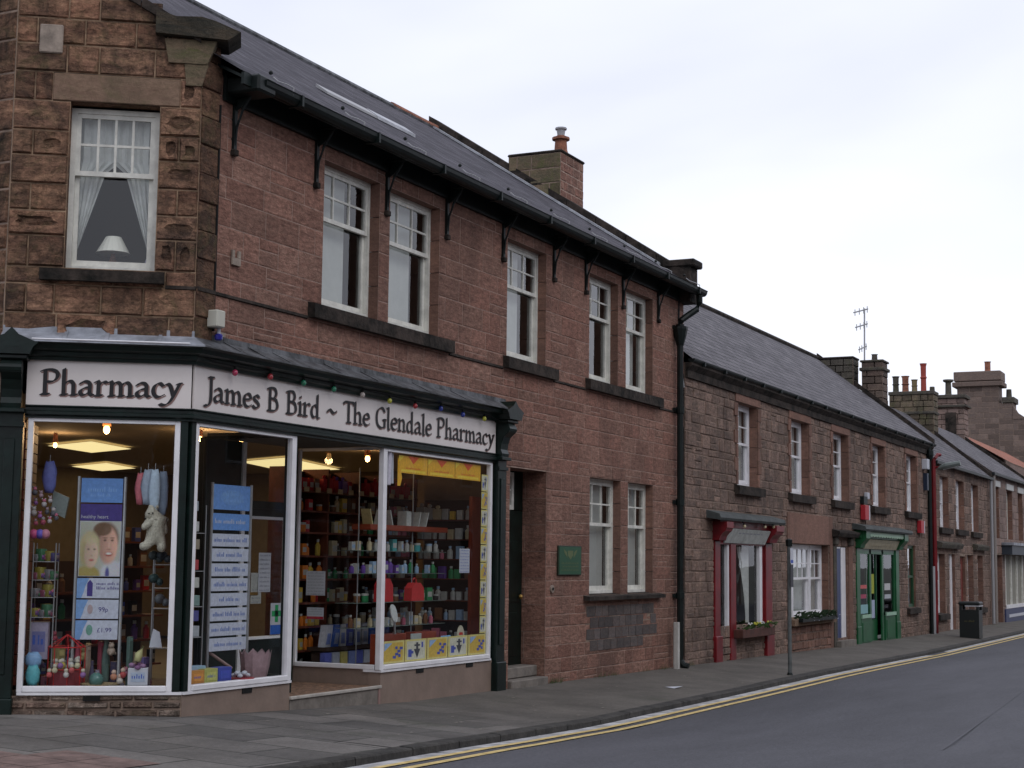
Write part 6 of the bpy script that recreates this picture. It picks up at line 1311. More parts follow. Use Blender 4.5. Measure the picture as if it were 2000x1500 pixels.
m = MB(); roof_quad(m, [(TA-.0, 8.46, r2z(8.46)), (TB+.02, 8.46, r2z(8.46)), (TB+.02, 11.7, r2z(11.7)), (TA, 11.7, r2z(11.7))], SLATE2); roof_quad(m, [(TB, 15, 4.85), (TA, 15, 4.85), (TA, 11.7, r2z(11.7)), (TB, 11.7, r2z(11.7))], SLATE2); rf2 = m.build('roof', b2)
m = MB(); m.tube([(TA, 11.7, r2z(11.7)+.01), (TB, 11.7, r2z(11.7)+.01)], .075, DARKSTONE, n=8); m.build('ridge', rf2)
m = MB(); m.prism(xy, [(8.5, r2z(8.5)+.005), (11.7, r2z(11.7)+.005), (11.7, r2z(11.7)+.15), (8.5, r2z(8.5)+.13)], TB+.0, TB+.16, DARKSTONE, 's'); m.build('skew_coping', rf2)
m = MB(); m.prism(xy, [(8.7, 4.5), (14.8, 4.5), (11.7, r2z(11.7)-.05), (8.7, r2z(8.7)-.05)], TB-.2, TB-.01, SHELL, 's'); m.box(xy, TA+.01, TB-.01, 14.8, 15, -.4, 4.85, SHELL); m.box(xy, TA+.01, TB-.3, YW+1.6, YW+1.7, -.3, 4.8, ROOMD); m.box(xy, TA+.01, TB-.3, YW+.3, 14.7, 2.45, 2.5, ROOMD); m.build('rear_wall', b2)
def stack(par, x0, x1, y0, y1, z0, z1, mt_, cap=.06, capm=None, seed=1, over=.05, band=None, name='chimney'):
    m = MB(); rr = random.Random(seed); capm = capm or DARKSTONE
    m.box(xy, x0+.012, x1-.012, y0+.012, y1-.012, z0, z1, MORT2)
    stone_wall(m, Frame((x0+.012, y1), (0, -1)), .0, y1-y0, z0, z1, [], rr, mt_, MORT2, ch=.2, bl=(.18, .45), proud=(.004, .02)); stone_wall(m, Frame((x0, y0+.012), (1, 0)), 0, x1-x0, z0, z1, [], rr, mt_, MORT2, ch=.2, bl=(.18, .45), proud=(.004, .02))
    m.box(xy, x0-over, x1+over, y0-over, y1+over, z1+.002, z1+cap, capm, bev=.015)
    if band: m.box(xy, x0-over*1.4, x1+over*1.4, y0-over*1.4, y1+over*1.4, band, band+.09, capm, bev=.015)
    return m.build(name, par)
DKST = stone_mat('soot_dark_stone', (.085, .075, .062), (.065, .06, .052), (.11, .095, .078), .6, (.025, .025, .022), .6, lichen=.4, stainscale=2)
stack(b2, TB-.05, TB+.6, 10.66, 11.66, 6.0, 7.33, DKST, seed=3, over=.02)
cB = stack(b2, TB+.1, TB+.75, 9.88, 10.46, 5.4, 7.22, stone_mat('brown_dark_stack', (.125, .085, .07), (.10, .08, .068), (.15, .11, .085), .5, (.04, .035, .032), .5, stainscale=2), seed=4, band=6.98, capm=DKST, over=.04)
m = MB(); m.lathe((TB+.35, 10.15, 7.28), [(.1, 0), (.08, .05), (.075, .16), (.1, .18)], DKST, 10); m.build('chimney_pot', cB)
ae = thing('tv_aerial', 'tall thin television aerial on the chimney of the brown terrace', 'aerial', (TB+.2, 10.40, 7.2)); m = MB(); ax_, ayy = TB+.2, 10.40
m.tube([(ax_, ayy, 7.1), (ax_, ayy-.02, 8.75)], .022, GREYP, n=6); m.build('mast', ae)
for z, l_ in ((8.70, .38), (8.28, .30), (7.65, .16)): m = MB(); m.tube([(ax_-.25, ayy+l_*.6, z-.09), (ax_+.1, ayy-l_*.25, z+.05)], .02, GREYP, n=5); [m.tube([(ax_-.25+.35*t, ayy+l_*(.6-.85*t), z-.09+.14*t-.10), (ax_-.25+.35*t, ayy+l_*(.6-.85*t), z-.09+.14*t+.08)], .012, GREYP, n=4) for t in (.1, .4, .7, .95)]; m.build('antenna_array', ae)
# tripartite window, blue door
m = MB(); m.box(MAIN, 30.0, 33.1, .002, .03, 2.01, 2.60, DRS, (.9, .75, .25), bev=.006); m.build('lintel', b2)
m = MB(); m.box(MAIN, 33.0, 33.22, .0025, .034, -.2, 2.6, DRS, (.4, .3, .3)); m.box(MAIN, 29.85, 30.0, .0025, .03, -.1, 2.6, DRS, (.3, .3, .5)); m.build('window_surround', b2)
for (a, b) in ((30.05, 30.72), (30.74, 32.0), (32.02, 32.95)): sash(b2, MAIN, a, b, .57, 2.0, .14, nx=2 if b-a < 1 else 3, rail=.53, cover=1, style='net', paint=WHITE, fw=.06)
m = MB(); stone_wall(m, MAIN, 30.0, 33.0, -.2, .42, [], r2, DRS, MORT2, ch=.15, bl=(.2, .5), proud=(.022, .034), stain=(.1, .5)); m.build('apron', b2)
sill(b2, MAIN, 29.95, 33.1, .43, .56, .13, LNT)
a, b, c, d = DB; reveals(b2, MAIN, (a, b, -.3, d), .16, DRS).name = 'door_recess'
m = MB(); m.box(MAIN, a, b-.42, -.09, -.03, .02, 1.95, BLUED)
for z0_, z1_ in ((.2, .85), (1.0, 1.8)): m.box(MAIN, a+.08, b-.5, -.035, -.022, z0_, z1_, BLUED, bev=.006)
o = m.build('door', b2); m = MB(); m.box(MAIN, b-.40, b-.02, -.12, -.02, .02, 1.98, WHITE); m.box(MAIN, a, b-.42, -.12, -.025, 1.955, 1.99, WHITE); m.build('door_frame', b2)
m = MB(); m.prism(MAIN, [(0, 2.2), (.16, 2.2), (.2, 2.27), (.2, 2.31), (0, 2.36)], 33.15, 34.95, DARKSTONE); m.box(MAIN, 33.24, 33.47, 0, .1, 2.02, 2.195, DKST, bev=.02); m.box(MAIN, 34.55, 34.8, 0, .1, 2.02, 2.195, DKST, bev=.02); m.build('door_hood', b2)
m = MB(); m.box(MAIN, 33.24, 33.48, .0, .05, -.3, 2.0, DKST); m.box(MAIN, 34.52, 34.85, .0, .05, -.3, 2.0, DRS, (.3, .3, .4)); m.build('door_surround', b2); m = MB(); m.box(MAIN, 33.4, 34.7, -.3, .15, -.4, .01, STEP); m.build('step', b2)
m = MB(); m.face([MAIN(W6[0], -.08, W6[2]), MAIN(W6[1], -.08, W6[2]), MAIN(W6[1], -.08, W6[3]), MAIN(W6[0], -.08, W6[3])], GLASS)
DG = mat('deep_green_paint', (.012, .06, .022), .5); w6 = MB()
for bx_ in ((W6[0], W6[0]+.1, W6[2], W6[3]), (W6[1]-.1, W6[1], W6[2], W6[3]), (W6[0]+.1, W6[1]-.1, W6[3]-.08, W6[3]), (W6[0]+.1, W6[1]-.1, W6[2], W6[2]+.08), (W6[0]+.1, W6[1]-.1, 1.3, 1.36)): w6.box(MAIN, bx_[0], bx_[1], -.12, -.05, bx_[2], bx_[3], DG)
w6.box(MAIN, W6[0], W6[1], -.2, -.18, W6[2], W6[3], DG); o = w6.build('window', b2); m.build('pane', o); sill(b2, MAIN, W6[0]-.2, W6[1]+.2, .40, .555, .1)
m = MB(); m.tube([(43.25, 8.53, 4.85), (43.25, 8.53, -.2)], .055, IRON, n=8); m.lathe((43.2, 8.5, 4.4), [(.05, 0), (.1, .15), (.1, .28)], IRON, 8); m.tube([(43.3, 8.5, 1.6), (43.3, 8.5, -.2)], .07, GREYP, n=8); m.build('downpipe', b2)
m = MB(); m.tube([(43.82, 8.53, 4.5), (43.82, 8.53, -.2)], .06, REDP, n=8); m.tube([(43.84, 8.5, 4.5), (44.0, 8.45, 4.62), (44.1, 8.4, 4.62)], .05, REDP, n=8); o = m.build('red_downpipe', b2)

# red shopfront
rs = thing('red_shopfront', 'dark red shopfront with grey canopy and slanted pale sign on the brown terrace', 'shopfront', (27.2, YW, 0))
def canopy(par, a, b, z, proj, mt_): m = MB(); m.prism(MAIN, [(0, z), (proj, z-.04), (proj+.02, z), (proj, z+.06), (0, z+.13)], a, b, mt_); m.build('canopy', par)
canopy(rs, 25.1, 28.9, 2.36, .25, CANOPY)
m = MB(); m.box(MAIN, 25.5, 28.7, 0, .12, 2.20, 2.34, REDP, bev=.01); m.build('cornice', rs)
m = MB(); m.prism(MAIN, [(.03, 1.96), (.05, 1.955), (.16, 2.19), (.14, 2.20)], 25.95, 28.3, mat('pale_grey_sign', (.42, .44, .42), .6, noise=.2)); sg = m.build('sign_board', rs)
m = MB(); rsr = random.Random(5); SF = Frame((0, YW-.10), (1, 0)); m2 = MB()
x = 26.5
while x < 27.8:
    w_ = rsr.uniform(.1, .18); m.face([MAIN(x, .082, 2.03), MAIN(x+w_, .082, 2.03), MAIN(x+w_, .135, 2.135), MAIN(x, .135, 2.135)], PGREY); x += w_+.05
m.build('lettering', sg)
for a, b in ((25.5, 25.78), (28.38, 28.78)):
    m = MB(); m.box(MAIN, a, b, -.1, .04, -.25, 1.98, REDP, bev=.01); m.box(MAIN, a-.03, b+.03, -.05, .07, -.3, .4, REDP, bev=.01); m.prism(MAIN, [(0, 1.99), (.12, 1.99), (.14, 2.06), (.26, 2.2), (.26, 2.3), (0, 2.3)], a-.04, b+.04, REDP); m.tube([MAIN(a-.03, .18, 2.18), MAIN(b+.03, .18, 2.18)], .06, REDP, n=10); m.build('pilaster', rs)
m = MB(); m.box(MAIN, 25.78, 26.36, -.08, -.0, -.05, .46, REDP); m.box(MAIN, 26.36, 26.66, -.1, .03, -.05, 1.95, REDP, bev=.01); m.box(MAIN, 25.78, 28.45, -.08, .02, 1.93, 1.99, REDP); m.build('frame', rs)
w_ = MB()
for bx_ in ((26.27, 26.35, .47, 1.93), (25.78, 26.27, .47, .53)): w_.box(MAIN, bx_[0], bx_[1], -.06, 0, bx_[2], bx_[3], WHITE)
w_.build('side_light', rs); w_ = MB(); w_.box(MAIN, 28.12, 28.28, -.06, 0, .5, 1.93, WHITE); w_.box(MAIN, 28.28, 28.45, -.08, .0, .45, 1.93, REDP); o = w_.build('window', rs); m = MB(); m.face([MAIN(25.78, -.05, .5), MAIN(28.15, -.05, .5), MAIN(28.15, -.05, 1.93), MAIN(25.78, -.05, 1.93)], SHOPG); m.build('pane', o)
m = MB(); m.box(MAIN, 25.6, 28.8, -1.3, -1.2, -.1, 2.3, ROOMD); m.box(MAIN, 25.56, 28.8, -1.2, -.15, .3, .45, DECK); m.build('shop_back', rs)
m = MB(); p = []
for i in range(14):
    t = i/13
    for s_, z in ((28.05-.5*math.sin(t*1.3)*(t), .55+1.35*t),): p.append((s_, z))
for (a, b), (c, d) in zip(p, p[1:]): m.face([MAIN(28.1, -.2, b), MAIN(a, -.25, b), MAIN(c, -.25, d), MAIN(28.1, -.2, d)], CURT)
for (a, b), (c, d) in (((26.7, 1.9), (26.95, 1.45)), ((27.4, 1.9), (27.55, 1.7))): m.face([MAIN(a, -.2, b), MAIN(a+.25, -.2, b), MAIN(c+.12, -.22, d), MAIN(c, -.22, d)], CURT)
o = m.build('curtain', rs)
m = MB(); m.box(MAIN, 26.5, 28.4, .02, .20, .33, .48, mat('brown_planter', (.075, .026, .018), .7, noise=.3), bev=.01); wb = thing('window_box', 'brown wooden trough of flowers under the window of the red shopfront', 'planter', MAIN(27.5, .15, .3)); o2 = m.build('trough', wb)
LEAF = mat('leaf_green', (.045, .095, .025), .7, noise=.4, nscale=20); LEAF2 = mat('dark_leaf', (.02, .045, .018), .7)
def tuft(a, b, d, z, n, h, mt_, rr, sp=.05):
    m = MB()
    for _ in range(n):
        s = rr.uniform(a, b); q = rr.uniform(d-.1, d+.1); zz = z+rr.uniform(0, h); e = rr.uniform(.5, 1)*sp; an = rr.uniform(0, 6.28); t = rr.uniform(-1, 1)*e
        m.face([MAIN(s-e*math.cos(an), q-e*math.sin(an), zz), MAIN(s+.3*t, q+.3*e, zz+e*.6), MAIN(s+e*math.cos(an), q+e*math.sin(an), zz+t*.6), MAIN(s-.3*t, q-.3*e, zz-e*.4)], mt_)
    return m
rl = random.Random(6); m = tuft(26.6, 28.5, .16, .48, 90, .08, LEAF, rl); m.build('foliage', wb)
m = MB()
for s, mt_ in ((27.0, pcol((.6, .6, .58))), (27.35, pcol((.55, .52, .04))), (27.5, pcol((.55, .52, .04))), (27.7, pcol((.6, .6, .58))), (28.15, pcol((.5, .48, .05)))):
    for k in range(6): m.ball(MAIN(s+.03*math.cos(k), .17+.03*math.sin(k), .55+.012*(k % 3)), .018, mt_, n=6)
m.build('flowers', wb)
for i, (u, v) in enumerate(((1454, 1028), (1494, 1029), (1511, 1029), (1526, 1031))):
    s, z = at(u, v, MAIN, .2); m = MB(); m.ball(MAIN(s, .2, z), .032, mat('pale_bulb', (.6, .5, .32), .3), n=8); m.tube([MAIN(s, .2, z+.03), MAIN(s, .15, 2.34)], .01, BLACK, n=5); o = m.build('outdoor_bulb', None, True); tag(o, ('warm', 'white', 'small white', 'far right')[i] + ' bulb hanging under the grey canopy of the red shopfront', 'bulb', 'bulbs under the red shopfront canopy')
# planter under the tripartite window
wb2 = thing('window_box', 'green trough of dark shrubs beneath the wide white window of the terrace', 'planter', MAIN(31.5, .15, .56)); m = MB(); m.box(MAIN, 30.2, 32.85, .135, .22, .50, .57, IRON); m.build('trough', wb2); m = tuft(30.2, 32.8, .14, .56, 220, .12, LEAF2, rl, .06); m.build('foliage', wb2)
m = tuft(30.3, 32.9, .25, .5, 25, .12, PAPER, rl, .02); m.build('small_flowers', wb2)

# green shopfront
gs = thing('green_shopfront', 'bright green shopfront with scalloped trim and cream sign on the brown terrace', 'shopfront', (37.5, YW, -.1)); GB = -.28
canopy(gs, 35.0, 39.9, 2.40, .3, CANOPY)
m = MB(); m.box(MAIN, 35.2, 39.7, 0, .16, 2.20, 2.38, GRNP, bev=.01); m.build('cornice', gs)
m = MB(); k = 0; x = 35.5
sc_ = [(35.5, 2.35)]
for k in range(80): sc_.append((35.5+k*.05, 2.27-.035*abs(math.sin(k*.6))))
m.prism(MAIN, sc_+[(39.45, 2.35)], .22, .235, pcol((.30, .45, .32)), 'd'); m.build('scalloped_trim', gs)
m = MB(); m.prism(MAIN, [(.02, 1.98), (.05, 1.975), (.14, 2.19), (.12, 2.2)], 35.9, 39.2, mat('cream_sign', (.42, .38, .27), .6, noise=.2)); sg = m.build('sign_board', gs); m = MB(); scribble(m, Frame((0, YW-.12), (1, 0)), 36.4, 38.8, 2.05, .09, .0, pcol((.3, .25, .15)), rsr); m.build('lettering', sg)
for a, b in ((35.3, 35.62), (39.25, 39.6)):
    m = MB(); m.box(MAIN, a, b, -.1, .03, GB, 1.98, GRNP, bev=.01); m.box(MAIN, a-.03, b+.03, -.05, .05, GB-.05, .25, GRNP, bev=.01); m.prism(MAIN, [(0, 1.99), (.12, 1.99), (.14, 2.06), (.26, 2.2), (.26, 2.38), (0, 2.38)], a-.04, b+.04, GRNP); m.build('pilaster', gs)
m = MB()
for bx_ in ((35.62, 35.7), (36.6, 36.78), (37.85, 38.02), (39.15, 39.25)): m.box(MAIN, bx_[0], bx_[1], -.04, .0, GB, 1.97, GRNP)
for a, b in ((35.7, 36.55), (38.1, 39.15)): m.box(MAIN, a, b, -.06, .02, GB, .42, GRNP); m.box(MAIN, a, b, .02, .05, .42, .50, pcol((.30, .48, .35))); m.box(MAIN, a+.1, b-.1, .02, .035, -.1, .32, GRNP, bev=.01)
m.box(MAIN, 35.62, 39.25, -.02, .06, GB, GB+.12, pcol((.20, .40, .26))); m.box(MAIN, 36.78, 37.85, -.16, -.12, GB, .35, GRNP); m.box(MAIN, 35.7, 39.15, -.06, .0, 1.86, 1.98, GRNP); m.build('frame', gs)
for a, b in ((35.7, 36.6), (38.02, 39.15)): m = MB(); m.face([MAIN(a, -.03, .5), MAIN(b, -.03, .5), MAIN(b, -.03, 1.87), MAIN(a, -.03, 1.87)], SHOPG); m.build('shop_window', gs)
m = MB(); m.face([MAIN(36.9, -.14, .35), MAIN(37.72, -.14, .35), MAIN(37.72, -.14, 1.87), MAIN(36.9, -.14, 1.87)], SHOPG); dd = MB(); dd.box(MAIN, 36.79, 36.88, -.16, -.12, .351, 1.9, GRNP); dd.box(MAIN, 37.74, 37.84, -.16, -.12, .351, 1.9, GRNP); o = dd.build('door', gs); m.build('pane', o)
m = MB(); m.box(MAIN, 35.4, 39.5, -1.6, -1.5, -.3, 2.4, ROOMD); m.build('shop_back', gs)
for i, (a, b, c, d, col, lab) in enumerate(((35.75, 36.4, 1.08, 1.16, (.55, .08, .08), 'bright red sticker in the left window of the green shopfront'), (35.8, 36.35, .86, .95, (.35, .03, .08), 'dark red sticker below the bright one in the green shopfront'), (35.75, 36.5, .52, .72, (.22, .42, .45), 'pale teal poster at the foot of the left green shop window'), (38.2, 38.8, 1.02, 1.18, (.5, .5, .5), 'white sheet in the right window of the green shopfront'), (38.2, 38.85, .82, .92, (.42, .45, .48), 'grey sheet lower in the right window of the green shopfront'))):
    m = MB(); m.box(MAIN, a, b, -.026, -.02, c, d, pcol(col)); o = m.build('window_poster'); tag(o, lab, 'poster')
for (a, b, c, d, col, lab) in ((37.0, 37.6, .95, 1.4, (.38, .42, .05), 'yellow-green poster on the door of the green shopfront'), (37.0, 37.65, .38, .8, (.40, .46, .6), 'pale blue poster low on the door of the green shopfront')):
    m = MB(); m.box(MAIN, a, b, -.135, -.13, c, d, pcol(col)); o = m.build('door_poster'); tag(o, lab, 'poster')
# signs and boxes on the terrace
def hang(a, b, c, d, lab, white=.5):
    t = thing('hanging_sign', lab, 'sign', MAIN(a, .1, c)); m = MB(); m.box(MAIN, a-.2, a+.16, .03, .14, c, d, pcol((.42, .02, .03)), bev=.005); m.build('board', t); m = MB(); m.box(MAIN, a+.165, a+.3, .04, .13, c-.0, d+.0, PAPER); m.build('white_face', t); m = MB(); m.box(MAIN, a-.02, a+.02, 0, .03, d-.1, d-.06, IRON); m.build('bracket', t)
hang(35.9, 0, 2.62, 2.95, 'red and white projecting sign above the green shopfront'); hang(42.0, 0, 2.45, 2.77, 'red and white projecting sign near the drainpipes at the terrace end')
m = MB(); m.box(MAIN, 36.15, 36.35, .01, .09, 3.10, 3.25, PAPER, bev=.01); m.box(MAIN, 35.75, 36.1, .01, .1, 2.98, 3.15, IRON); o = m.build('alarm_box'); tag(o, 'small white alarm box above the red sign of the green shopfront', 'alarm box')
m = MB(); m.box(MAIN, 42.6, 42.9, .01, .16, 4.15, 4.42, PAPER, bev=.01); o = m.build('junction_box'); tag(o, 'white box high on the wall at the terrace end beside the street lamp', 'box')
m = MB(); m.box(MAIN, 42.75, 42.95, .01, .12, 3.6, 4.05, mat('navy_box', (.01, .02, .045), .5)); o = m.build('meter_box'); tag(o, 'dark blue box just below the white one at the terrace end', 'box')
lp = thing('wall_lamp', 'street lamp lantern on a bracket at the end of the brown terrace', 'street lamp', MAIN(43.9, 0, 4.25)); m = MB(); m.tube([MAIN(43.9, .0, 4.25), MAIN(43.9, .25, 4.28)], .03, REDP, n=6); m.build('bracket', lp); m = MB(); L0, L1 = MAIN(43.9, .2, 4.24), MAIN(43.9, .78, 4.37); m.tube([L0, MAIN(43.9, .4, 4.30), L1], [.05, .09, .075], mat('grey_green_lantern', (.13, .15, .14), .5), n=8); m.build('lantern_body', lp); m = MB(); m.tube([MAIN(43.9, .32, 4.23), MAIN(43.9, .74, 4.32)], [.04, .05], mat('lamp_bowl', (.5, .52, .52), .3), n=8); m.build('lamp_bowl', lp)

# ================================================================== third building and onward
b3 = thing('cottage_row', 'two-storey brown stone cottage with three narrow upstairs windows beyond the red drainpipe', 'building', (48.5, YW, -.2)); r3 = random.Random(31)
x3 = 53.2; U3 = [(45.0, 46.3, 2.68, 4.12), (47.42, 48.75, 2.68, 4.12), (49.95, 51.2, 2.66, 4.12)]
G3 = [(44.55, 45.6, .30, 1.95), (49.1, 50.1, .30, 1.95), (50.8, 51.8, .35, 1.95)]; D3 = [(46.2, 47.1, -.3, 1.95), (47.9, 48.75, -.3, 1.9)]
m = MB(); stone_wall(m, MAIN, TB+.01, x3, -.45, 4.42, U3+G3+D3, r3, RUB, MORT2, ch=.24, bl=(.22, .6), marks=(2.68, 4.12), proud=(.004, .02), stain=(0, .35), vary=.15, split=.2); m.build('wall', b3)
[reveals(b3, MAIN, o, .16, DRS) for o in U3+G3+D3]
for a, b, c, d in U3+G3: sash(b3, MAIN, a, b, c, d, .16, nx=2, rail=.5, cover=1, style='net', paint=WHITE, fw=.1); sill(b3, MAIN, a-.2, b+.2, c-.17, c, .1)
for (a, b, c, d), cc, lab in zip(D3, ((.30, .15, .12), (.17, .03, .02)), ('a', 'b')):
    m = MB(); m.box(MAIN, a+.12, b-.12, -.2, -.14, -.3, 1.6, pcol(cc)); m.box(MAIN, a+.12, b-.12, -.19, -.15, 1.62, 1.9, BLACK); o = m.build('door', b3); m = MB(); m.box(MAIN, b-.3, b-.01, -.13, -.08, -.3, d, WHITE if cc[0] > .2 else pcol(cc)); m.box(MAIN, a, a+.12, -.15, -.08, -.3, d, pcol(cc)); m.build('door_frame', b3)
for a, b in ((44.4, 47.6), (50.0, 52.1)): m = MB(); m.prism(MAIN, [(0, 2.10), (.14, 2.10), (.18, 2.2), (.18, 2.24), (0, 2.30)], a, b, DKST); m.build('door_hood', b3)
S3 = .80; r3z = lambda y: 4.47+S3*(y-8.5)
m = MB(); roof_quad(m, [(TB+.17, 8.46, r3z(8.46)), (x3, 8.46, r3z(8.46)), (x3, 11.2, r3z(11.2)), (TB+.17, 11.2, r3z(11.2))], SLATE2); roof_quad(m, [(x3, 14.5, 4.3), (TB+.17, 14.5, 4.3), (TB+.17, 11.2, r3z(11.2)), (x3, 11.2, r3z(11.2))], SLATE2); rf3 = m.build('roof', b3)
m = MB(); m.prism(xy, [(8.5, r3z(8.5)+.005), (11.2, r3z(11.2)+.005), (11.2, r3z(11.2)+.14), (8.5, r3z(8.5)+.12)], x3, x3+.2, DARKSTONE, 's'); m.build('skew_coping', rf3)
m = MB(); m.box(xy, TB+.1, x3, 8.42, 8.52, 4.38, 4.46, IRON); m.tube([(x3-.2, 8.5, 4.4), (x3-.2, 8.5, -.2)], .05, GREYP, n=8); m.build('gutter', b3)
m = MB(); m.prism(xy, [(8.8, 3), (14.4, 3), (11.2, r3z(11.2)-.05), (8.8, r3z(8.8)-.05)], x3-.2, x3-.01, SHELL, 's'); m.box(xy, TB+.1, x3, 14.3, 14.5, -.4, 4.3, SHELL); m.box(xy, TB+.2, x3-.3, 10.2, 10.3, -.3, 4.3, ROOMD); m.build('rear_wall', b3)
cC = stack(b3, x3-.1, x3+.65, 10.3, 11.75, 5.2, 7.25, stone_mat('buff_mossy_stack', (.135, .105, .075), (.10, .08, .06), (.17, .13, .09), .6, (.045, .045, .03), .6, lichen=.5, stainscale=2), seed=8, cap=.12, band=6.6, capm=DKST, over=.03)
for i, (y, mt_, hgt, wd) in enumerate(((11.6, DKST, .55, .12), (11.28, CERAM, .55, .13), (10.98, pcol((.17, .13, .06)), .42, .11), (10.68, mat('red_clay_pot', (.30, .05, .035), .7), .95, .11))):
    m = MB(); m.lathe((x3+.25, y, 7.37), [(wd, 0), (wd*.85, .05), (wd*.8, hgt*.45), (wd*1.05, hgt*.5), (wd*.8, hgt*.55), (wd*.85, hgt*.9), (wd*1.1, hgt)], mt_, 12); m.build('chimney_pot', cC)
m = MB(); m.lathe((x3+.25, 10.4, 7.37), [(.09, 0), (.08, .16)], DKST, 8); m.build('chimney_pot', cC)
b4 = thing('shop_house', 'stone house with white window heads above a dark shop fascia at far right', 'building', (57.6, YW, -.25))
x4 = 62.5; U4 = []
for u0, u1 in ((1941, 1951), (1966, 1977), (1988, 1997)):
    a, _ = at(u0, 1000); b, _ = at(u1, 1000); U4.append((a, b, 2.55, 4.25))
a0, zt = at(1962, 1095); _, zb = at(1962, 1190); SHP = (a0, 62.0, .25, 2.0)
m = MB(); stone_wall(m, MAIN, x3+.01, x4, -.5, 4.62, U4+[SHP, (54.5, 55.6, -.3, 2.0)], r3, FAR, MORT2, ch=.26, bl=(.25, .7), marks=(2.55, 4.25), proud=(.004, .02), stain=(0, .3)); m.build('wall', b4)
[reveals(b4, MAIN, o, .16, DRS) for o in U4+[(54.5, 55.6, -.3, 2.0)]]
for a, b, c, d in U4: sash(b4, MAIN, a, b, c, d, .16, nx=2, rail=.6, cover=.4, style='net', paint=WHITEOLD, fw=.09); m = MB(); m.box(MAIN, a-.15, b+.15, .0, .05, d+.004, d+.2, mat('white_painted_stone', (.52, .52, .50), .8)); m.build('window_head', b4)
m = MB(); m.box(MAIN, a0-.6, 62.3, .0, .35, 2.02, 2.32, mat('dark_slate_fascia', (.035, .045, .06), .5)); m.box(MAIN, a0-.7, 62.3, 0, .42, 2.33, 2.42, LEAD); m.build('fascia', b4)
m = MB(); m.box(MAIN, a0, 62, -.1, -.04, .3, 2.0, mat('cream_roller_blind', (.24, .23, .19), .8)); 
for k in range(5): m.box(MAIN, a0+k*1.3, a0+k*1.3+.1, -.04, .02, .25, 2.0, WHITEOLD)
m.box(MAIN, a0, 62, -.04, .05, .2, .32, WHITE); m.build('shop_window', b4); m = MB(); m.box(MAIN, a0-.3, 62, -.02, .06, -.5, .19, mat('royal_blue_paint', (.03, .04, .11), .5)); m.box(MAIN, a0+.3, 61, .06, .08, -.1, .0, PAPER); m.build('stall_riser', b4)
m = MB(); m.box(MAIN, 54.5, 55.6, -.3, -.25, -.3, 2.0, pcol((.08, .05, .04))); m.build('door', b4)
S4 = .72; r4z = lambda y: 4.67+S4*(y-8.5)
m = MB(); roof_quad(m, [(x3+.21, 8.45, r4z(8.45)), (x4, 8.45, r4z(8.45)), (x4, 11.2, r4z(11.2)), (x3+.21, 11.2, r4z(11.2))], SLATE2); rf4 = m.build('roof', b4); m = MB(); m.prism(xy, [(8.5, r4z(8.5)+.005), (11.2, r4z(11.2)+.005), (11.2, r4z(11.2)+.13), (8.5, r4z(8.5)+.11)], x4, x4+.2, DARKSTONE, 's'); m.build('skew_coping', rf4)
m = MB(); m.prism(xy, [(8.8, 3), (14.4, 3), (14.4, 4.5), (11.2, r4z(11.2)-.05), (8.8, r4z(8.8)-.05)], x4-.2, x4-.01, SHELL, 's'); m.box(xy, x3+.2, x4, 14.3, 14.5, -.4, 5, SHELL); m.box(xy, x3+.2, x4-.3, 9.6, 9.7, -.3, 4.6, ROOMD); m.build('rear_wall', b4)
m = MB(); m.box(xy, x3+.1, x4, 8.42, 8.52, 4.58, 4.66, IRON); m.tube([(x3+.35, 8.5, 4.6), (x3+.3, 8.5, -.2)], .06, pcol((.25, .22, .2)), n=8); m.build('gutter', b4)
cD = stack(b4, x4-.1, x4+.8, 10.95, 11.95, 5.0, 8.05, FAR, seed=9, cap=.14, band=7.7, capm=DKST, over=.08)
m = MB(); m.box(Frame((x4-.12, 11.9), (0, -1)), .25, .65, .0, .03, 6.3, 7.5, DARKSTONE); m.build('soot_panel', cD)
m = MB(); m.lathe((x4+.3, 11.6, 8.2), [(.17, 0), (.12, .06), (.11, .5), (.2, .55), (.2, .62)], DKST, 10); m.build('chimney_pot', cD)
b5 = thing('pantiled_house', 'low house with an orange pantile roof beyond the slate roofs at far right', 'building', (70, 9, -.3)); S5 = .62; r5z = lambda y: 4.6+S5*(y-8.5)
m = MB(); roof_quad(m, [(x4+.21, 9.3, 5.55), (76, 9.3, 5.55), (76, 11.5, 6.85), (x4+.21, 11.5, 6.85)], PANTILE); m.build('roof', b5)
m = MB(); m.box(xy, x4+.21, 76, 9.32, 9.5, -.5, 5.5, FAR); m.box(xy, x4+.21, 76, 11.5, 11.7, -.5, 6.8, FAR); m.build('wall', b5)
b6 = thing('crow_gabled_house', 'tall plain stone gable with stepped chimneys rising behind the street end', 'building', (85, 14, 0)); X6 = 85
GBL = stone_mat('dull_brown_gable', (.165, .125, .105), (.14, .11, .098), (.19, .135, .11), .3, (.07, .055, .05), .4, stainscale=.4)
fr6 = Frame((X6, 24), (0, -1)); rr6 = random.Random(44)
def top6(s):
    y = 24-s
    if y > 15.25: return 10.0
    if y > 13.15: return 11.3
    if y > 12.5: return 10.0
    if y > 11.9: return 10.0-(12.5-y)*1.4
    return 9.15
m = MB()
for (ya, yb, zt) in ((24, 15.25, 9.6), (15.25, 13.15, 11.25), (13.15, 12.45, 10.05), (12.45, 4, 9.2)):
    stone_wall(m, fr6, 24-ya, 24-yb, -.5, zt, [], rr6, GBL, MORT2, ch=.28, bl=(.3, .8), proud=(.004, .015), stain=(0, .2))
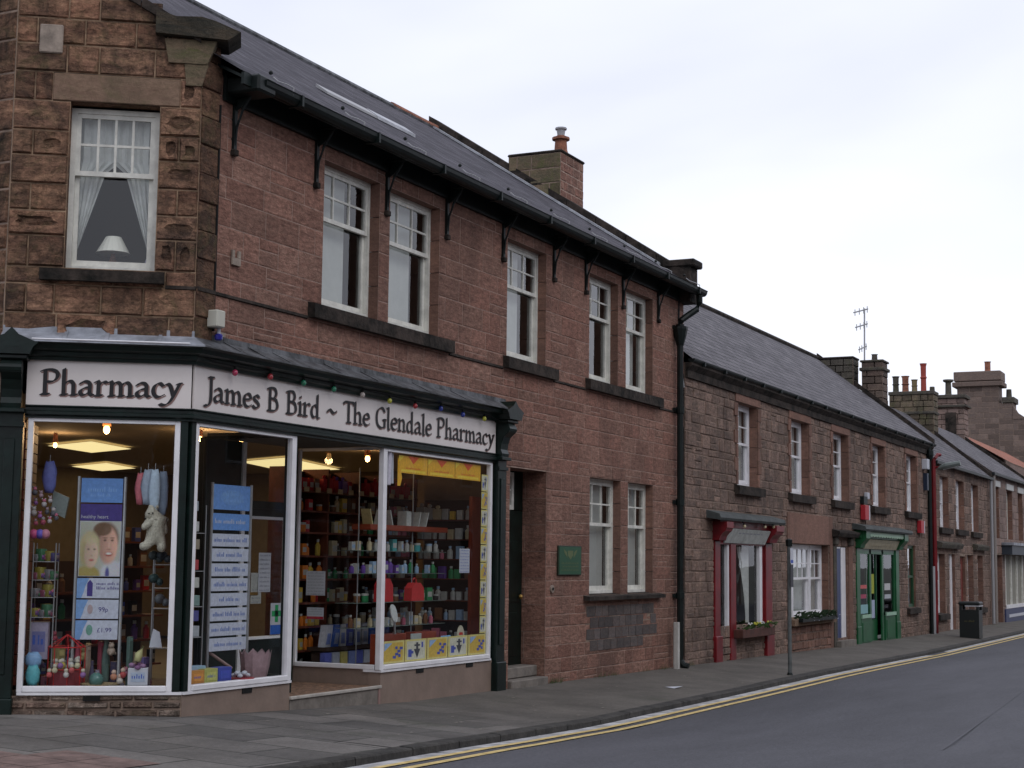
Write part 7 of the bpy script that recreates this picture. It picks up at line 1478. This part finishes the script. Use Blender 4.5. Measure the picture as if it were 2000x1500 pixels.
m.box(xy, X6+.02, X6+10, 15.25, 24, -.5, 9.6, GBL); m.box(xy, X6+.02, X6+1.2, 13.15, 15.245, -.5, 11.25, GBL); m.box(xy, X6+.02, X6+10, 4, 12.445, -.5, 9.2, GBL); m.box(xy, X6+.02, X6+1.2, 12.45, 13.145, -.5, 10.05, GBL)
m.build('gable_wall', b6)
m = MB(); m.box(xy, X6-.14, X6+1.35, 13.0, 15.4, 11.25, 11.75, GBL, (.5, .6, 0), bev=.03); m.box(xy, X6-.22, X6+1.4, 12.93, 15.47, 10.95, 11.2, GBL, (.3, .4, 0), bev=.03); m.box(xy, X6-.1, X6+1.3, 12.35, 12.98, 10.05, 10.35, DKST, bev=.03)
m.prism(xy, [(12.45, 9.2), (12.45, 9.9), (12.25, 9.55), (11.9, 9.3), (11.4, 9.2)], X6-.05, X6+.6, GBL, 's'); m.build('chimney_cap', b6)
m = MB(); m.lathe((X6+.5, 13.75, 11.75), [(.18, 0), (.15, .1), (.15, .5), (.19, .55)], CERAM, 10); m.build('chimney_pot', b6); m = MB(); m.lathe((X6+.5, 12.7, 10.35), [(.15, 0), (.13, .45)], DKST, 10); m.build('chimney_pot', b6)
b7 = thing('end_house', 'far house closing the street at the right edge behind the last shop', 'building', (64, 8.6, -.3)); m = MB(); stone_wall(m, MAIN, x4+.22, 84, -.6, 4.6, [], rr6, FAR, MORT2, ch=.3, bl=(.3, .8)); m.build('wall', b7); m = MB(); roof_quad(m, [(x4+.22, 8.45, 4.65), (84, 8.45, 4.65), (84, 10.4, 5.5), (x4+.22, 10.4, 5.5)], SLATE); m.build('roof', b7)

# ------------------------------------------------------------------ street furniture
px0, py0 = 24.35, 6.98; z0 = pz(px0, py0); sp_ = thing('sign_post', 'thin grey parking sign post standing near the kerb in front of the red shopfront', 'sign post', (px0, py0, z0))
m = MB(); m.tube([(px0, py0, z0), (px0, py0, z0+2.06)], .032, mat('galvanised_post', (.10, .11, .11), .6, noise=.3), n=10); m.lathe((px0, py0, z0), [(.05, 0), (.035, .04)], IRON, 10); m.build('post', sp_)
m = MB(); m.box(xy, px0-.075, px0+.075, py0-.045, py0-.038, z0+1.72, z0+1.95, PAPER); m.box(xy, px0-.075, px0+.075, py0-.045, py0-.038, z0+1.35, z0+1.70, pcol((.05, .05, .06))); m.box(xy, px0-.075, px0+.075, py0-.0465, py0-.0452, z0+1.72, z0+1.77, PBLUE); m.build('sign_plate', sp_)
m = MB(); m.lathe((px0, py0, z0+1.98), [(.05, 0), (.055, .1), (.02, .12)], IRON, 8); m.build('post_cap', sp_)
bx0, by0 = 43.15, 7.5; z0 = pz(bx0, by0); bn_ = thing('litter_bin', 'black square litter bin with pale rim standing near the kerb at far right', 'litter bin', (bx0, by0, z0)); BLK = mat('black_plastic', (.010, .013, .013), .45)
m = MB(); m.prism(xy, [(bx0-.25, z0), (bx0+.25, z0), (bx0+.27, z0+.72), (bx0-.27, z0+.72)], by0-.25, by0+.25, BLK, 'd'); m.build('body', bn_)
m = MB()
for a, b in ((-.27, -.20), (.20, .27)): m.box(xy, bx0+a, bx0+b, by0-.25, by0-.18, z0+.72, z0+.84, BLK); m.box(xy, bx0+a, bx0+b, by0+.18, by0+.25, z0+.72, z0+.84, BLK)
m.box(xy, bx0-.29, bx0+.29, by0-.27, by0+.27, z0+.84, z0+.94, BLK, bev=.03); m.build('hood', bn_)
m = MB(); m.box(xy, bx0-.28, bx0+.28, by0-.27, by0+.1, z0+.815, z0+.845, pcol((.42, .42, .45))); m.build('rim', bn_); m = MB(); fx_ = Frame((bx0-.262, by0), (0, -1)); scribble(m, fx_, -.12, .12, z0+.42, .05, .004, pcol((.10, .09, .03)), rsr); fy_ = Frame((bx0, by0-.2505), (1, 0)); scribble(m, fy_, -.12, .12, z0+.42, .05, .003, pcol((.10, .09, .03)), rsr); m.build('lettering', bn_)
m = MB(); q = pz(20, 7.3); m.face([(19.9, 7.25, q+.004), (20.15, 7.22, q+.02), (20.2, 7.36, q+.006), (19.95, 7.4, q+.015)], PAPER); o = m.build('litter_paper'); tag(o, 'scrap of white paper lying on the pavement before the long building', 'litter')
# unseen terrace added across the street to darken the reflections in the glass
b8 = thing('added_terrace', 'plain stone terrace on the other side of the street, reflected in the shop glass', 'building', (20, -8, 0)); m = MB(); m.box(xy, -25, 80, -9.4, -8.2, -.5, 6.6, FAR); m.prism(xy, [(-9.4, 6.6), (-8.0, 6.6), (-12, 9)], -25, 80, SLATE, 's'); m.build('wall', b8)
m = MB(); F8 = Frame((0, -8.2), (-1, 0))
for k in range(30):
    for z in (1.1, 4.1): m.box(F8, 22-k*3.4, 23-k*3.4, 0, .03, z, z+1.6, pcol((.30, .31, .33))); m.box(F8, 22.1-k*3.4, 22.9-k*3.4, .03, .04, z+.1, z+1.5, BLACK)
m.build('windows', b8)
